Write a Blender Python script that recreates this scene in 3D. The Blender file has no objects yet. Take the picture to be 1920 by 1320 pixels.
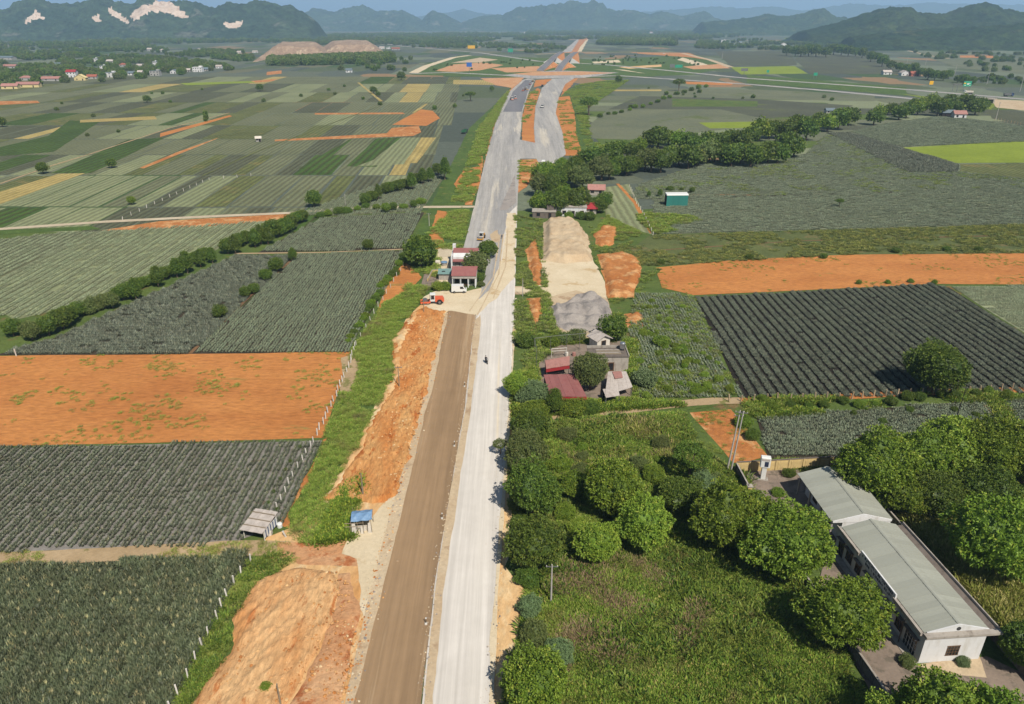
import bpy, math, random
import numpy as np
from mathutils import Vector, Matrix, Euler

# ------------------------------------------------------------------ camera
sc = bpy.context.scene
FP, YH, CH = 1350.0, 42.0, 70.0           # focal length (px of a 1920 px wide frame), horizon row, camera height (m)
PITCH = math.atan((660 - YH) / FP)
cam_d = bpy.data.cameras.new('camera')
cam_d.sensor_width = 36.0
cam_d.lens = 36.0 * FP / 1920.0
cam_d.clip_start = 0.5
cam_d.clip_end = 90000.0
cam = bpy.data.objects.new('camera', cam_d)
sc.collection.objects.link(cam)
cam.location = (0, 0, CH)
cam.rotation_euler = (math.pi / 2 - PITCH, 0, 0)
sc.camera = cam

# ------------------------------------------------------------------ sky, sun, exposure
SUN_EL = math.radians(50)
SUN_AZ = math.atan2(0.44, -0.90)          # from +Y towards +X: behind the camera, to the right
world = bpy.data.worlds.new('World')
sc.world = world
world.use_nodes = True
wn = world.node_tree.nodes
wl = world.node_tree.links
for n in list(wn):
    wn.remove(n)
wo = wn.new('ShaderNodeOutputWorld')
bg = wn.new('ShaderNodeBackground')
sky = wn.new('ShaderNodeTexSky')
sky.sky_type = 'NISHITA'
sky.sun_disc = False
sky.sun_elevation = SUN_EL
sky.sun_rotation = SUN_AZ
sky.altitude = 80
sky.air_density = 1.0
sky.dust_density = 0.7
sky.ozone_density = 1.3
bg.inputs['Strength'].default_value = 0.056
wl.new(sky.outputs[0], bg.inputs['Color'])
wl.new(bg.outputs[0], wo.inputs['Surface'])
sd = bpy.data.lights.new('sun', 'SUN')
sd.energy = 5.0
sd.angle = math.radians(0.53)
sd.color = (1.0, 0.93, 0.815)
sun = bpy.data.objects.new('sun', sd)
sc.collection.objects.link(sun)
sv = Vector((math.sin(SUN_AZ) * math.cos(SUN_EL), math.cos(SUN_AZ) * math.cos(SUN_EL), math.sin(SUN_EL)))
sun.rotation_euler = sv.to_track_quat('Z', 'Y').to_euler()
sun.location = sv * 300
sc.view_settings.view_transform = 'Standard'
sc.view_settings.look = 'None'
sc.view_settings.exposure = 0.40
sc.view_settings.gamma = 1.0
sc.view_settings.use_curve_mapping = False
sc.cycles.use_denoising = True
sc.cycles.max_bounces = 6
sc.cycles.diffuse_bounces = 2
sc.cycles.glossy_bounces = 2
sc.cycles.transmission_bounces = 2
sc.cycles.volume_bounces = 1
sc.cycles.transparent_max_bounces = 4
sc.cycles.caustics_reflective = False
sc.cycles.caustics_refractive = False

rng = random.Random(7)
NP = np.random.default_rng(11)
pi = math.pi
COL = sc.collection

# ------------------------------------------------------------------ measuring: photo pixel -> place on level ground
def G(x, y, z=0.0):
    u = (x - 960) / FP; v = (y - 660) / FP
    dz = -(math.sin(PITCH) + v * math.cos(PITCH)); dy = math.cos(PITCH) - v * math.sin(PITCH)
    t = (z - CH) / dz
    return Vector((u * t, dy * t, z))
def mpp(x, y):                             # metres per photo pixel at that ground place
    v = (y - 660) / FP
    return CH / (math.sin(PITCH) + v * math.cos(PITCH)) / FP
def HZ(y, D):                              # height of a summit seen at row y, D metres ahead
    v = (y - 660) / FP
    return CH - D * (math.sin(PITCH) + v * math.cos(PITCH)) / (math.cos(PITCH) - v * math.sin(PITCH))

# ------------------------------------------------------------------ colours and materials
def lin(c):
    c = c / 255.0
    return c / 12.92 if c <= 0.04045 else ((c + 0.055) / 1.055) ** 2.4
def K(r, g, b, k=1.0):
    return (lin(r) * k, lin(g) * k, lin(b) * k, 1.0)
SUNLIT = 0.74                               # albedo of a level surface that photographs as the given value in this light

MATS = {}
def newmat(name):
    m = bpy.data.materials.new(name); m.use_nodes = True
    nt = m.node_tree
    for n in list(nt.nodes): nt.nodes.remove(n)
    out = nt.nodes.new('ShaderNodeOutputMaterial')
    bs = nt.nodes.new('ShaderNodeBsdfPrincipled')
    nt.links.new(bs.outputs[0], out.inputs[0])
    bs.inputs['Roughness'].default_value = 0.9
    bs.inputs['Specular IOR Level'].default_value = 0.15
    MATS[name] = m
    return m, nt, bs, out
class NT:
    def __init__(s, nt):
        s.nt = nt; s.pos = None
    def node(s, t, **kw):
        n = s.nt.nodes.new(t)
        for k, v in kw.items(): setattr(n, k, v)
        return n
    def link(s, a, b): s.nt.links.new(a, b)
    def P(s):
        if s.pos is None: s.pos = s.node('ShaderNodeNewGeometry').outputs['Position']
        return s.pos
    def noise(s, scale, detail=3.0, rough=0.6, vec=None, sx=1, sy=1, sz=1, seed=0, rot=0):
        mp = s.node('ShaderNodeMapping')
        mp.inputs['Scale'].default_value = (sx, sy, sz)
        mp.inputs['Location'].default_value = (seed * 17.3, seed * 5.1, seed * 3.7)
        mp.inputs['Rotation'].default_value = (0, 0, rot)
        s.link(vec or s.P(), mp.inputs['Vector'])
        n = s.node('ShaderNodeTexNoise')
        n.inputs['Scale'].default_value = scale; n.inputs['Detail'].default_value = detail
        n.inputs['Roughness'].default_value = rough
        s.link(mp.outputs[0], n.inputs['Vector'])
        return n.outputs['Fac']
    def ramp(s, fac, a, b, ca=(0, 0, 0, 1), cb=(1, 1, 1, 1)):
        r = s.node('ShaderNodeValToRGB')
        r.color_ramp.elements[0].position = a; r.color_ramp.elements[1].position = b
        r.color_ramp.elements[0].color = ca; r.color_ramp.elements[1].color = cb
        s.link(fac, r.inputs['Fac'])
        return r.outputs['Color']
    def mix(s, fac, a, b, mode='MIX'):
        n = s.node('ShaderNodeMix', data_type='RGBA', blend_type=mode)
        if isinstance(fac, float) or isinstance(fac, int): n.inputs['Factor'].default_value = fac
        else: s.link(fac, n.inputs['Factor'])
        for sock, v in ((n.inputs['A'], a), (n.inputs['B'], b)):
            if isinstance(v, (tuple, list)): sock.default_value = v
            else: s.link(v, sock)
        return n.outputs['Result']
    def math(s, op, a, b=None):
        n = s.node('ShaderNodeMath', operation=op)
        for i, v in enumerate((a, b)):
            if v is None: continue
            if isinstance(v, (int, float)): n.inputs[i].default_value = v
            else: s.link(v, n.inputs[i])
        return n.outputs[0]
    def bump(s, h, strength, dist, bs):
        b = s.node('ShaderNodeBump')
        b.inputs['Strength'].default_value = strength; b.inputs['Distance'].default_value = dist
        s.link(h, b.inputs['Height']); s.link(b.outputs[0], bs.inputs['Normal'])

def gmat(name, c1, c2, big=0.06, c3=None, patch=0.0, patch_scale=0.12, fine=2.5, fine_amt=0.35, bump=0.5, bdist=0.15,
         sx=1, sy=1, rows=None, rot=0, k=SUNLIT, streak=0.0):
    """ground: two colours over a broad noise, a third in patches, fine grain; rows=(spacing m, dark amount, angle)"""
    m, nt, bs, out = newmat(name); t = NT(nt)
    c = t.mix(t.ramp(t.noise(big, 4, 0.62, sx=sx, sy=sy, seed=1, rot=rot), 0.35, 0.65), K(*c1, k), K(*c2, k))
    if c3:
        f = t.ramp(t.noise(patch_scale, 5, 0.65, sx=sx, sy=sy, seed=2, rot=rot), 0.62 - patch, 0.70 - patch)
        c = t.mix(f, c, K(*c3, k))
    fn = t.noise(fine, 6, 0.7, sx=sx, sy=sy, seed=3, rot=rot)
    c = t.mix(fine_amt, c, t.ramp(fn, 0.25, 0.75, (0.35, 0.35, 0.35, 1), (1.5, 1.5, 1.5, 1)), 'MULTIPLY')
    h = fn
    if streak:
        for sc_, sd_ in ((0.55, 11), (1.6, 13)):
            c = t.mix(streak, c, t.ramp(t.noise(sc_, 3, 0.6, sx=1, sy=0.02, seed=sd_), 0.3, 0.7, (0.55, 0.53, 0.5, 1), (1.35, 1.35, 1.35, 1)), 'MULTIPLY')
        c = t.mix(streak * 0.7, c, t.ramp(t.noise(0.25, 5, 0.7, seed=15), 0.3, 0.7, (0.6, 0.58, 0.55, 1), (1.3, 1.3, 1.3, 1)), 'MULTIPLY')
    if rows:
        sp, amt, ang = rows
        xyz = t.node('ShaderNodeSeparateXYZ'); t.link(t.P(), xyz.inputs[0])
        d = t.math('ADD', t.math('MULTIPLY', xyz.outputs[0], math.cos(ang)), t.math('MULTIPLY', xyz.outputs[1], math.sin(ang)))
        d = t.math('ADD', d, t.math('MULTIPLY', t.noise(0.25, 2, seed=4), sp * 0.5))
        w = t.math('SINE', t.math('MULTIPLY', d, 2 * pi / sp))
        wf = t.ramp(t.math('ADD', t.math('MULTIPLY', w, 0.5), 0.5), 0.15, 0.6)
        c = t.mix(wf, t.mix(amt, c, K(58, 46, 34, k)), c)
        h = t.math('ADD', t.math('MULTIPLY', fn, 0.4), t.math('MULTIPLY', w, 0.6))
    t.link(c, bs.inputs['Base Color'])
    if bump: t.bump(h, bump, bdist, bs)
    return m

def leafmat(name, ca, cb, cc=None, cc_at=0.9, trans=0.25, rough=0.55, patchy=None):
    """foliage: colour drawn per leaf from the 'tint' attribute, a little light let through"""
    m, nt, bs, out = newmat(name); t = NT(nt)
    at = t.node('ShaderNodeAttribute', attribute_name='tint')
    r = t.node('ShaderNodeValToRGB')
    e = r.color_ramp.elements
    e[0].position = 0.0; e[0].color = K(*ca)
    e[1].position = 0.75; e[1].color = K(*cb)
    if cc:
        x = e.new(cc_at); x.color = K(*cc)
    t.link(at.outputs['Fac'], r.inputs['Fac'])
    oi = t.node('ShaderNodeObjectInfo')
    hv = t.node('ShaderNodeHueSaturation')
    t.link(t.math('ADD', t.math('MULTIPLY', oi.outputs['Random'], 0.024), 0.486), hv.inputs['Hue'])
    t.link(t.math('ADD', t.math('MULTIPLY', oi.outputs['Random'], 0.30), 0.82), hv.inputs['Value'])
    src = r.outputs[0]
    if patchy:
        src = t.mix(t.math('MULTIPLY', t.ramp(t.noise(0.10, 4, 0.65, seed=6), 0.50, 0.66), 0.75), src, K(*patchy[0]))
        src = t.mix(t.math('MULTIPLY', t.ramp(t.noise(0.16, 4, 0.65, seed=8), 0.56, 0.68), 0.7), src, K(*patchy[1]))
    t.link(src, hv.inputs['Color'])
    t.link(hv.outputs[0], bs.inputs['Base Color'])
    bs.inputs['Roughness'].default_value = rough
    bs.inputs['Specular IOR Level'].default_value = 0.3
    tr = t.node('ShaderNodeBsdfTranslucent')
    t.link(hv.outputs[0], tr.inputs['Color'])
    mx = t.node('ShaderNodeMixShader'); mx.inputs[0].default_value = trans
    t.link(bs.outputs[0], mx.inputs[1]); t.link(tr.outputs[0], mx.inputs[2])
    t.link(mx.outputs[0], out.inputs[0])
    return m

def pmat(name, c, rough=0.7, metal=0.0, var=0.25, scale=1.5, k=SUNLIT, dirt=None, spec=0.3):
    """made surfaces: paint, plaster, sheet metal with grime"""
    m, nt, bs, out = newmat(name); t = NT(nt)
    tc = t.node('ShaderNodeTexCoord').outputs['Object']
    n = t.noise(scale, 5, 0.7, vec=tc)
    base = K(*c, k)
    cc = t.mix(var, base, t.ramp(n, 0.3, 0.72, (0.45, 0.43, 0.40, 1), (1.25, 1.25, 1.25, 1)), 'MULTIPLY')
    rv = t.math('ADD', t.math('MULTIPLY', t.node('ShaderNodeObjectInfo').outputs['Random'], 0.16), 0.92)
    cc = t.mix(1.0, cc, rv, 'MULTIPLY')
    if dirt:
        cc = t.mix(t.ramp(t.noise(scale * 0.6, 6, 0.75, vec=tc, sx=2.2, sy=2.2, sz=0.5, seed=5), 0.5, 0.72), cc, K(*dirt, k))
    t.link(cc, bs.inputs['Base Color'])
    bs.inputs['Roughness'].default_value = rough
    bs.inputs['Metallic'].default_value = metal
    bs.inputs['Specular IOR Level'].default_value = spec
    return m

# ------------------------------------------------------------------ object helpers
def tag(o, label=None, cat=None, group=None, kind=None):
    if label: o['label'] = label
    if cat: o['category'] = cat
    if group: o['group'] = group
    if kind: o['kind'] = kind
    return o
def thing(name, label, cat, loc=(0, 0, 0), rz=0.0, group=None, scale=1.0):
    o = bpy.data.objects.new(name, None); COL.objects.link(o)
    o.empty_display_size = 0.2
    o.location = loc; o.rotation_euler = (0, 0, rz); o.scale = (scale,) * 3 if isinstance(scale, (int, float)) else scale
    return tag(o, label, cat, group)
def link(name, me, parent=None):
    o = bpy.data.objects.new(name, me); COL.objects.link(o)
    if parent is not None: o.parent = parent
    return o
def copy_tree(o, parent=None):
    c = o.copy(); COL.objects.link(c); c.parent = parent
    for ch in o.children: copy_tree(ch, c)
    return c

class MB:
    """collects shapes; build() links them as ONE mesh object"""
    def __init__(s): s.v = []; s.f = []
    def add(s, vs, fs):
        b = len(s.v); s.v += [tuple(p) for p in vs]; s.f += [tuple(i + b for i in f) for f in fs]; return s
    def box(s, x0, x1, y0, y1, z0, z1):
        return s.add([(x0, y0, z0), (x1, y0, z0), (x1, y1, z0), (x0, y1, z0), (x0, y0, z1), (x1, y0, z1), (x1, y1, z1), (x0, y1, z1)],
                     [(3, 2, 1, 0), (4, 5, 6, 7), (0, 1, 5, 4), (1, 2, 6, 5), (2, 3, 7, 6), (3, 0, 4, 7)])
    def bevbox(s, x0, x1, y0, y1, z0, z1, b):
        """box with its four upright edges and top edge chamfered"""
        def ring(d, z): return [(x0 + b, y0 + d, z), (x1 - b, y0 + d, z), (x1 - d, y0 + b, z), (x1 - d, y1 - b, z), (x1 - b, y1 - d, z), (x0 + b, y1 - d, z), (x0 + d, y1 - b, z), (x0 + d, y0 + b, z)]
        vs = ring(0, z0) + ring(0, z1 - b) + ring(b * 0.8, z1)
        fs = [tuple(range(7, -1, -1)), tuple(range(16, 24))]
        for k in (0, 8):
            fs += [(k + i, k + (i + 1) % 8, k + 8 + (i + 1) % 8, k + 8 + i) for i in range(8)]
        return s.add(vs, fs)
    def tube(s, p0, p1, r0, r1=None, n=8, cap=True):
        r1 = r0 if r1 is None else r1
        p0 = Vector(p0); p1 = Vector(p1); d = (p1 - p0).normalized()
        a = d.orthogonal().normalized(); b = d.cross(a)
        vs = [p0 + (a * math.cos(2 * pi * i / n) + b * math.sin(2 * pi * i / n)) * r0 for i in range(n)]
        vs += [p1 + (a * math.cos(2 * pi * i / n) + b * math.sin(2 * pi * i / n)) * r1 for i in range(n)]
        fs = [(i, (i + 1) % n, n + (i + 1) % n, n + i) for i in range(n)]
        if cap: fs += [tuple(range(n - 1, -1, -1)), tuple(range(n, 2 * n))]
        return s.add(vs, fs)
    def prism(s, poly, axis, a, b):
        """polygon in a plane, extruded along axis x/y/z from a to b"""
        def put(p, q):
            return {'x': (q, p[0], p[1]), 'y': (p[0], q, p[1]), 'z': (p[0], p[1], q)}[axis]
        n = len(poly)
        vs = [put(p, a) for p in poly] + [put(p, b) for p in poly]
        return s.add(vs, [tuple(range(n - 1, -1, -1)), tuple(range(n, 2 * n))] + [(i, (i + 1) % n, n + (i + 1) % n, n + i) for i in range(n)])
    def lathe(s, prof, c=(0, 0, 0), n=14):
        vs = [(c[0] + r * math.cos(2 * pi * i / n), c[1] + r * math.sin(2 * pi * i / n), c[2] + z) for r, z in prof for i in range(n)]
        fs = [(k * n + i, k * n + (i + 1) % n, (k + 1) * n + (i + 1) % n, (k + 1) * n + i) for k in range(len(prof) - 1) for i in range(n)]
        fs += [tuple(range(n - 1, -1, -1)), tuple(range((len(prof) - 1) * n, len(prof) * n))]
        return s.add(vs, fs)
    def mesh(s, name, mat, smooth=False):
        me = bpy.data.meshes.new(name); me.from_pydata(s.v, [], s.f)
        me.materials.append(MATS[mat] if isinstance(mat, str) else mat)
        if smooth: me.polygons.foreach_set('use_smooth', [True] * len(me.polygons))
        me.update(); return me
    def build(s, name, mat, parent=None, smooth=False):
        return link(name, s.mesh(name, mat, smooth), parent)

# ------------------------------------------------------------------ noise and polygons (numpy)
def vnoise(x, y, seed=0):
    x = np.asarray(x, float); y = np.asarray(y, float)
    xi = np.floor(x).astype(np.int64); yi = np.floor(y).astype(np.int64)
    fx = x - xi; fy = y - yi
    fx = fx * fx * (3 - 2 * fx); fy = fy * fy * (3 - 2 * fy)
    def h(a, b):
        n = (a * 374761393 + b * 668265263 + seed * 974711) & 0x7fffffff
        n = ((n ^ (n >> 13)) * 1274126177) & 0x7fffffff
        return ((n ^ (n >> 16)) & 0xffff) / 65535.0
    return (h(xi, yi) * (1 - fx) + h(xi + 1, yi) * fx) * (1 - fy) + (h(xi, yi + 1) * (1 - fx) + h(xi + 1, yi + 1) * fx) * fy
def fbm(x, y, seed=0, oct=4):
    s = 0; a = 0.5
    for i in range(oct):
        s = s + a * vnoise(np.asarray(x) * 2 ** i, np.asarray(y) * 2 ** i, seed + i); a *= 0.5
    return s
def inside(poly, x, y):
    x = np.asarray(x); y = np.asarray(y); r = np.zeros(x.shape, bool); n = len(poly)
    for i in range(n):
        x0, y0 = poly[i][:2]; x1, y1 = poly[(i + 1) % n][:2]
        if y0 == y1: continue
        r ^= ((y0 > y) != (y1 > y)) & (x < (x1 - x0) * (y - y0) / (y1 - y0) + x0)
    return r
def edge_dist(poly, x, y):
    d = np.full(np.shape(x), 1e9); n = len(poly)
    for i in range(n):
        x0, y0 = poly[i][:2]; x1, y1 = poly[(i + 1) % n][:2]
        dx, dy = x1 - x0, y1 - y0; L = dx * dx + dy * dy + 1e-9
        t = np.clip(((x - x0) * dx + (y - y0) * dy) / L, 0, 1)
        d = np.minimum(d, np.hypot(x - x0 - t * dx, y - y0 - t * dy))
    return d
def GP(pts): return [tuple(G(*p))[:2] for p in pts]
def rough_edge(poly, step, amp, seed=1):
    out = []; n = len(poly)
    for i in range(n):
        a = np.array(poly[i][:2]); b = np.array(poly[(i + 1) % n][:2]); L = np.hypot(*(b - a))
        if L < 1e-6: continue
        nrm = np.array([-(b - a)[1], (b - a)[0]]) / L
        k = max(1, min(120, int(L / step)))
        for j in range(k):
            p = a + (b - a) * j / k
            w = (fbm(p[0] / (step * 3) + 50, p[1] / (step * 3) + 50, seed, 3) - 0.47) * 2
            out.append(tuple(p + nrm * float(w) * amp))
    return out

ZL = {'base': 0.008, 'field': 0.03, 'special': 0.06, 'verge': 0.09, 'path': 0.13, 'road': 0.16, 'mark': 0.19}
ZN = {}
def patch(name, pts, mat, layer, rough=None, world=False, label=None, kind='structure', cat=None, parent=None):
    """a flat sheet of ground; pts in photo pixels unless world"""
    poly = pts if world else GP(pts)
    if rough: poly = rough_edge(poly, rough[0], rough[1], len(ZN) + len(poly))
    ZN[layer] = ZN.get(layer, 0) + 1
    z = ZL[layer] + 0.0006 * (ZN[layer] % 48)
    me = bpy.data.meshes.new(name)
    me.from_pydata([(p[0], p[1], z) for p in poly], [], [tuple(range(len(poly)))])
    if me.polygons and me.polygons[0].normal.z < 0: me.flip_normals()
    me.materials.append(MATS[mat])
    o = link(name, me, parent)
    return tag(o, label, cat, None, kind)
def strip(name, pts, width, mat, layer, world=False, rough=None, label=None, wj=0.0):
    """a path: centre line in photo pixels, width in metres"""
    P = [np.array(p[:2], float) for p in (pts if world else GP(pts))]
    Q = []
    for a, b in zip(P, P[1:]):
        k = max(1, min(40, int(np.hypot(*(b - a)) / 4)))
        Q += [a + (b - a) * j / k for j in range(k)]
    Q.append(P[-1]); L = []; R = []
    for i, q in enumerate(Q):
        d = Q[min(i + 1, len(Q) - 1)] - Q[max(i - 1, 0)]; d = d / (np.hypot(*d) + 1e-9)
        n = np.array([-d[1], d[0]]); w = width * 0.5 * (1 + wj * (float(vnoise(i * 0.4, 3.3, 5)) - 0.5) * 2)
        L.append(tuple(q + n * w)); R.append(tuple(q - n * w))
    return patch(name, L + R[::-1], mat, layer, rough, True, label)
def relief(name, pts, mat, step, hfun, world=False, label=None, kind='structure', cat=None, edge=1.5, base=0.0, jag=0.0, smooth=True):
    """uneven ground: height hfun(x, y, distance from edge), sinking under the sheet at the edge"""
    poly = pts if world else GP(pts)
    xs = [p[0] for p in poly]; ys = [p[1] for p in poly]
    X, Y = np.meshgrid(np.arange(min(xs) - step, max(xs) + 2 * step, step), np.arange(min(ys) - step, max(ys) + 2 * step, step))
    jx = (fbm(X / 3.0, Y / 3.0, 31) - 0.47) * 2 * jag; jy = (fbm(X / 3.0, Y / 3.0, 47) - 0.47) * 2 * jag
    ins = inside(poly, X + jx, Y + jy); d = edge_dist(poly, X + jx, Y + jy); sd = np.where(ins, d, -d)
    Z = np.where(sd > 0, hfun(X, Y, sd) * np.clip(sd / edge, 0, 1) + base, base + np.clip(sd, -step, 0) * 0.6)
    keep = sd > -1.5 * step
    ny, nx = X.shape; idx = -np.ones(X.shape, int)
    cell = keep[:-1, :-1] & keep[1:, :-1] & keep[:-1, 1:] & keep[1:, 1:]
    used = np.zeros(X.shape, bool)
    used[:-1, :-1] |= cell; used[1:, :-1] |= cell; used[:-1, 1:] |= cell; used[1:, 1:] |= cell
    idx[used] = np.arange(used.sum())
    V = np.stack([X[used], Y[used], Z[used]], 1)
    jj, ii = np.nonzero(cell)
    Fc = np.stack([idx[jj, ii], idx[jj, ii + 1], idx[jj + 1, ii + 1], idx[jj + 1, ii]], 1)
    me = bpy.data.meshes.new(name); me.from_pydata(V.tolist(), [], Fc.tolist())
    me.materials.append(MATS[mat])
    if smooth: me.polygons.foreach_set('use_smooth', [True] * len(me.polygons))
    me.update()
    return tag(link(name, me), label, cat, None, kind)

# ------------------------------------------------------------------ countless small plants: one object, instanced by geometry nodes
def leaf_mesh(name, V, Fc, tint, mat):
    me = bpy.data.meshes.new(name)
    me.from_pydata(V.tolist() if hasattr(V, 'tolist') else V, [], Fc.tolist() if hasattr(Fc, 'tolist') else Fc)
    a = me.attributes.new('tint', 'FLOAT', 'FACE')
    a.data.foreach_set('value', np.asarray(tint, np.float32))
    me.materials.append(MATS[mat]); me.update()
    return me
def scatter(name, pts, scl, protos, label, cat=None, rot=None, kind='stuff', parent=None):
    """pts (n,3); protos: unlinked mesh objects, drawn at random"""
    n = len(pts)
    if n == 0: return None
    me = bpy.data.meshes.new(name)
    me.vertices.add(n); me.vertices.foreach_set('co', np.asarray(pts, np.float32).ravel())
    r = np.zeros((n, 3), np.float32)
    r[:, 2] = NP.uniform(0, 2 * pi, n) if rot is None else rot
    me.attributes.new('rot', 'FLOAT_VECTOR', 'POINT').data.foreach_set('vector', r.ravel())
    me.attributes.new('scl', 'FLOAT', 'POINT').data.foreach_set('value', np.asarray(scl, np.float32) * np.ones(n, np.float32))
    me.attributes.new('pick', 'INT', 'POINT').data.foreach_set('value', NP.integers(0, len(protos), n).astype(np.int32))
    o = link(name, me, parent); tag(o, label, cat, None, kind)
    ng = bpy.data.node_groups.new(name, 'GeometryNodeTree')
    ng.interface.new_socket('Geometry', in_out='INPUT', socket_type='NodeSocketGeometry')
    ng.interface.new_socket('Geometry', in_out='OUTPUT', socket_type='NodeSocketGeometry')
    gi = ng.nodes.new('NodeGroupInput'); go = ng.nodes.new('NodeGroupOutput')
    def attr(nm, dt):
        a = ng.nodes.new('GeometryNodeInputNamedAttribute'); a.data_type = dt; a.inputs['Name'].default_value = nm
        return [x for x in a.outputs if x.enabled and x.name == 'Attribute'][0]
    ar = attr('rot', 'FLOAT_VECTOR'); asc = attr('scl', 'FLOAT'); ap = attr('pick', 'INT')
    jn = ng.nodes.new('GeometryNodeJoinGeometry')
    for k, p in enumerate(protos):
        oi = ng.nodes.new('GeometryNodeObjectInfo'); oi.inputs['Object'].default_value = p
        ip = ng.nodes.new('GeometryNodeInstanceOnPoints')
        cmp = ng.nodes.new('FunctionNodeCompare'); cmp.data_type = 'INT'; cmp.operation = 'EQUAL'
        ci = [x for x in cmp.inputs if x.enabled]
        ng.links.new(ap, ci[0]); ci[1].default_value = k
        ng.links.new(gi.outputs[0], ip.inputs['Points'])
        ng.links.new([x for x in cmp.outputs if x.enabled][0], ip.inputs['Selection'])
        ng.links.new(oi.outputs['Geometry'], ip.inputs['Instance'])
        er = ng.nodes.new('FunctionNodeEulerToRotation'); ng.links.new(ar, er.inputs[0])
        ng.links.new(er.outputs[0], ip.inputs['Rotation'])
        ng.links.new(asc, ip.inputs['Scale'])
        ng.links.new(ip.outputs[0], jn.inputs[0])
    ng.links.new(jn.outputs[0], go.inputs[0])
    md = o.modifiers.new('plants', 'NODES'); md.node_group = ng
    return o
def proto(me): return bpy.data.objects.new(me.name, me)
def rand_in(poly, density, seed=0, cap=60000):
    r = np.random.default_rng(seed + 5)
    xs = [p[0] for p in poly]; ys = [p[1] for p in poly]
    n = int(min(cap, (max(xs) - min(xs)) * (max(ys) - min(ys)) * density))
    x = r.uniform(min(xs), max(xs), n); y = r.uniform(min(ys), max(ys), n)
    k = inside(poly, x, y)
    return x[k], y[k]
# ================================================================== materials
gmat('soil_orange', (196, 134, 80), (180, 114, 62), 0.06, (210, 160, 108), 0.10, 0.22, 1.1, 0.55, 0.9, 0.3)
gmat('soil_orange_weedy', (204, 138, 78), (186, 120, 66), 0.07, (148, 130, 72), -0.02, 0.14, 0.9, 0.55, 0.9, 0.3, sx=0.55, sy=1.4)
gmat('soil_pale', (230, 196, 146), (212, 158, 100), 0.09, (228, 200, 156), 0.10, 0.2, 1.3, 0.4, 0.8, 0.3, sx=1.0, sy=0.45, rot=0.35)
gmat('soil_bank', (218, 166, 106), (204, 132, 72), 0.16, (188, 110, 54), 0.06, 0.35, 1.2, 0.6, 1.0, 0.4, sx=1.6, sy=0.45, rot=0.55)
gmat('soil_slope', (230, 186, 134), (214, 154, 98), 0.16, (196, 126, 74), 0.04, 0.35, 1.2, 0.6, 1.0, 0.4, sx=1.6, sy=0.45, rot=0.55)
gmat('soil_red', (212, 168, 126), (200, 146, 102), 0.14, (180, 112, 70), 0.06, 0.3, 1.4, 0.5, 0.9, 0.25)
gmat('soil_brown', (134, 104, 76), (118, 92, 66), 0.08, None, 0, 0.1, 1.6, 0.45, 0.8, 0.3)
gmat('soil_dark', (74, 66, 54), (62, 56, 46), 0.10, None, 0, 0.1, 2.2, 0.4, 0.8, 0.2)
gmat('soil_furrow_shade', (50, 44, 38), (40, 36, 32), 0.10, None, 0, 0.1, 2.2, 0.4, 0.8, 0.2)  # furrow shadows darkened into the soil colour
gmat('soil_mulch', (150, 146, 140), (128, 122, 116), 0.3, (104, 90, 74), 0.02, 0.5, 2.2, 0.4, 0.6, 0.1)
gmat('road_white', (224, 218, 209), (212, 206, 198), 0.16, (222, 206, 176), 0.02, 0.12, 2.0, 0.16, 0.2, 0.05, sx=1.8, sy=0.035, streak=0.22)
gmat('road_brown', (170, 141, 108), (152, 126, 97), 0.16, (180, 154, 122), 0.02, 0.2, 2.0, 0.2, 0.25, 0.06, sx=1.6, sy=0.05, streak=0.2)
gmat('road_grey', (184, 180, 174), (160, 158, 156), 0.12, (202, 194, 180), 0.05, 0.10, 1.2, 0.25, 0.25, 0.08, sx=1.2, sy=0.07, streak=0.22)
gmat('road_asphalt', (132, 130, 132), (118, 118, 122), 0.10, None, 0, 0.1, 2.0, 0.15, 0.2, 0.05, sx=1.2, sy=0.1)
gmat('sand_cream', (224, 208, 178), (212, 194, 162), 0.12, (198, 172, 132), 0.04, 0.16, 1.6, 0.22, 0.5, 0.15)
gmat('sand_tan', (194, 170, 138), (206, 186, 156), 0.12, (176, 150, 120), 0.04, 0.2, 1.6, 0.3, 0.6, 0.2)
gmat('gravel_grey', (158, 150, 144), (172, 164, 156), 0.2, (140, 134, 130), 0.08, 0.35, 2.4, 0.35, 0.9, 0.2)
gmat('path_dirt', (186, 162, 128), (170, 146, 112), 0.15, (128, 124, 74), 0.05, 0.3, 2.0, 0.3, 0.5, 0.1)
gmat('path_cream', (206, 192, 166), (190, 174, 148), 0.10, None, 0, 0.2, 1.2, 0.25, 0.4, 0.1)
gmat('concrete_yard', (150, 134, 120), (134, 120, 108), 0.25, (118, 108, 96), 0.1, 0.6, 3, 0.25, 0.3, 0.05)
gmat('grass_green', (92, 114, 54), (76, 98, 46), 0.16, (116, 120, 66), 0.05, 0.2, 1.0, 0.7, 0.9, 0.35)
gmat('grass_weedy', (100, 116, 58), (82, 102, 48), 0.10, (128, 108, 70), 0.02, 0.12, 1.3, 0.5, 0.9, 0.35)
gmat('grass_olive', (104, 112, 66), (88, 98, 58), 0.10, (122, 112, 74), 0.06, 0.12, 1.2, 0.5, 0.9, 0.35)
gmat('grass_yellow', (132, 142, 54), (112, 128, 46), 0.10, (96, 112, 40), 0.06, 0.15, 1.2, 0.5, 0.9, 0.35)
gmat('quarry_rock', (236, 216, 198), (214, 188, 166), 0.02, (190, 160, 138), 0.04, 0.04, 0.12, 0.45, 1.0, 5.0)
gmat('spoil', (182, 156, 132), (156, 132, 112), 0.05, (200, 178, 152), 0.08, 0.08, 0.3, 0.6, 1.0, 3.0, sx=1.0, sy=0.4)
RW = 3.0
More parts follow.
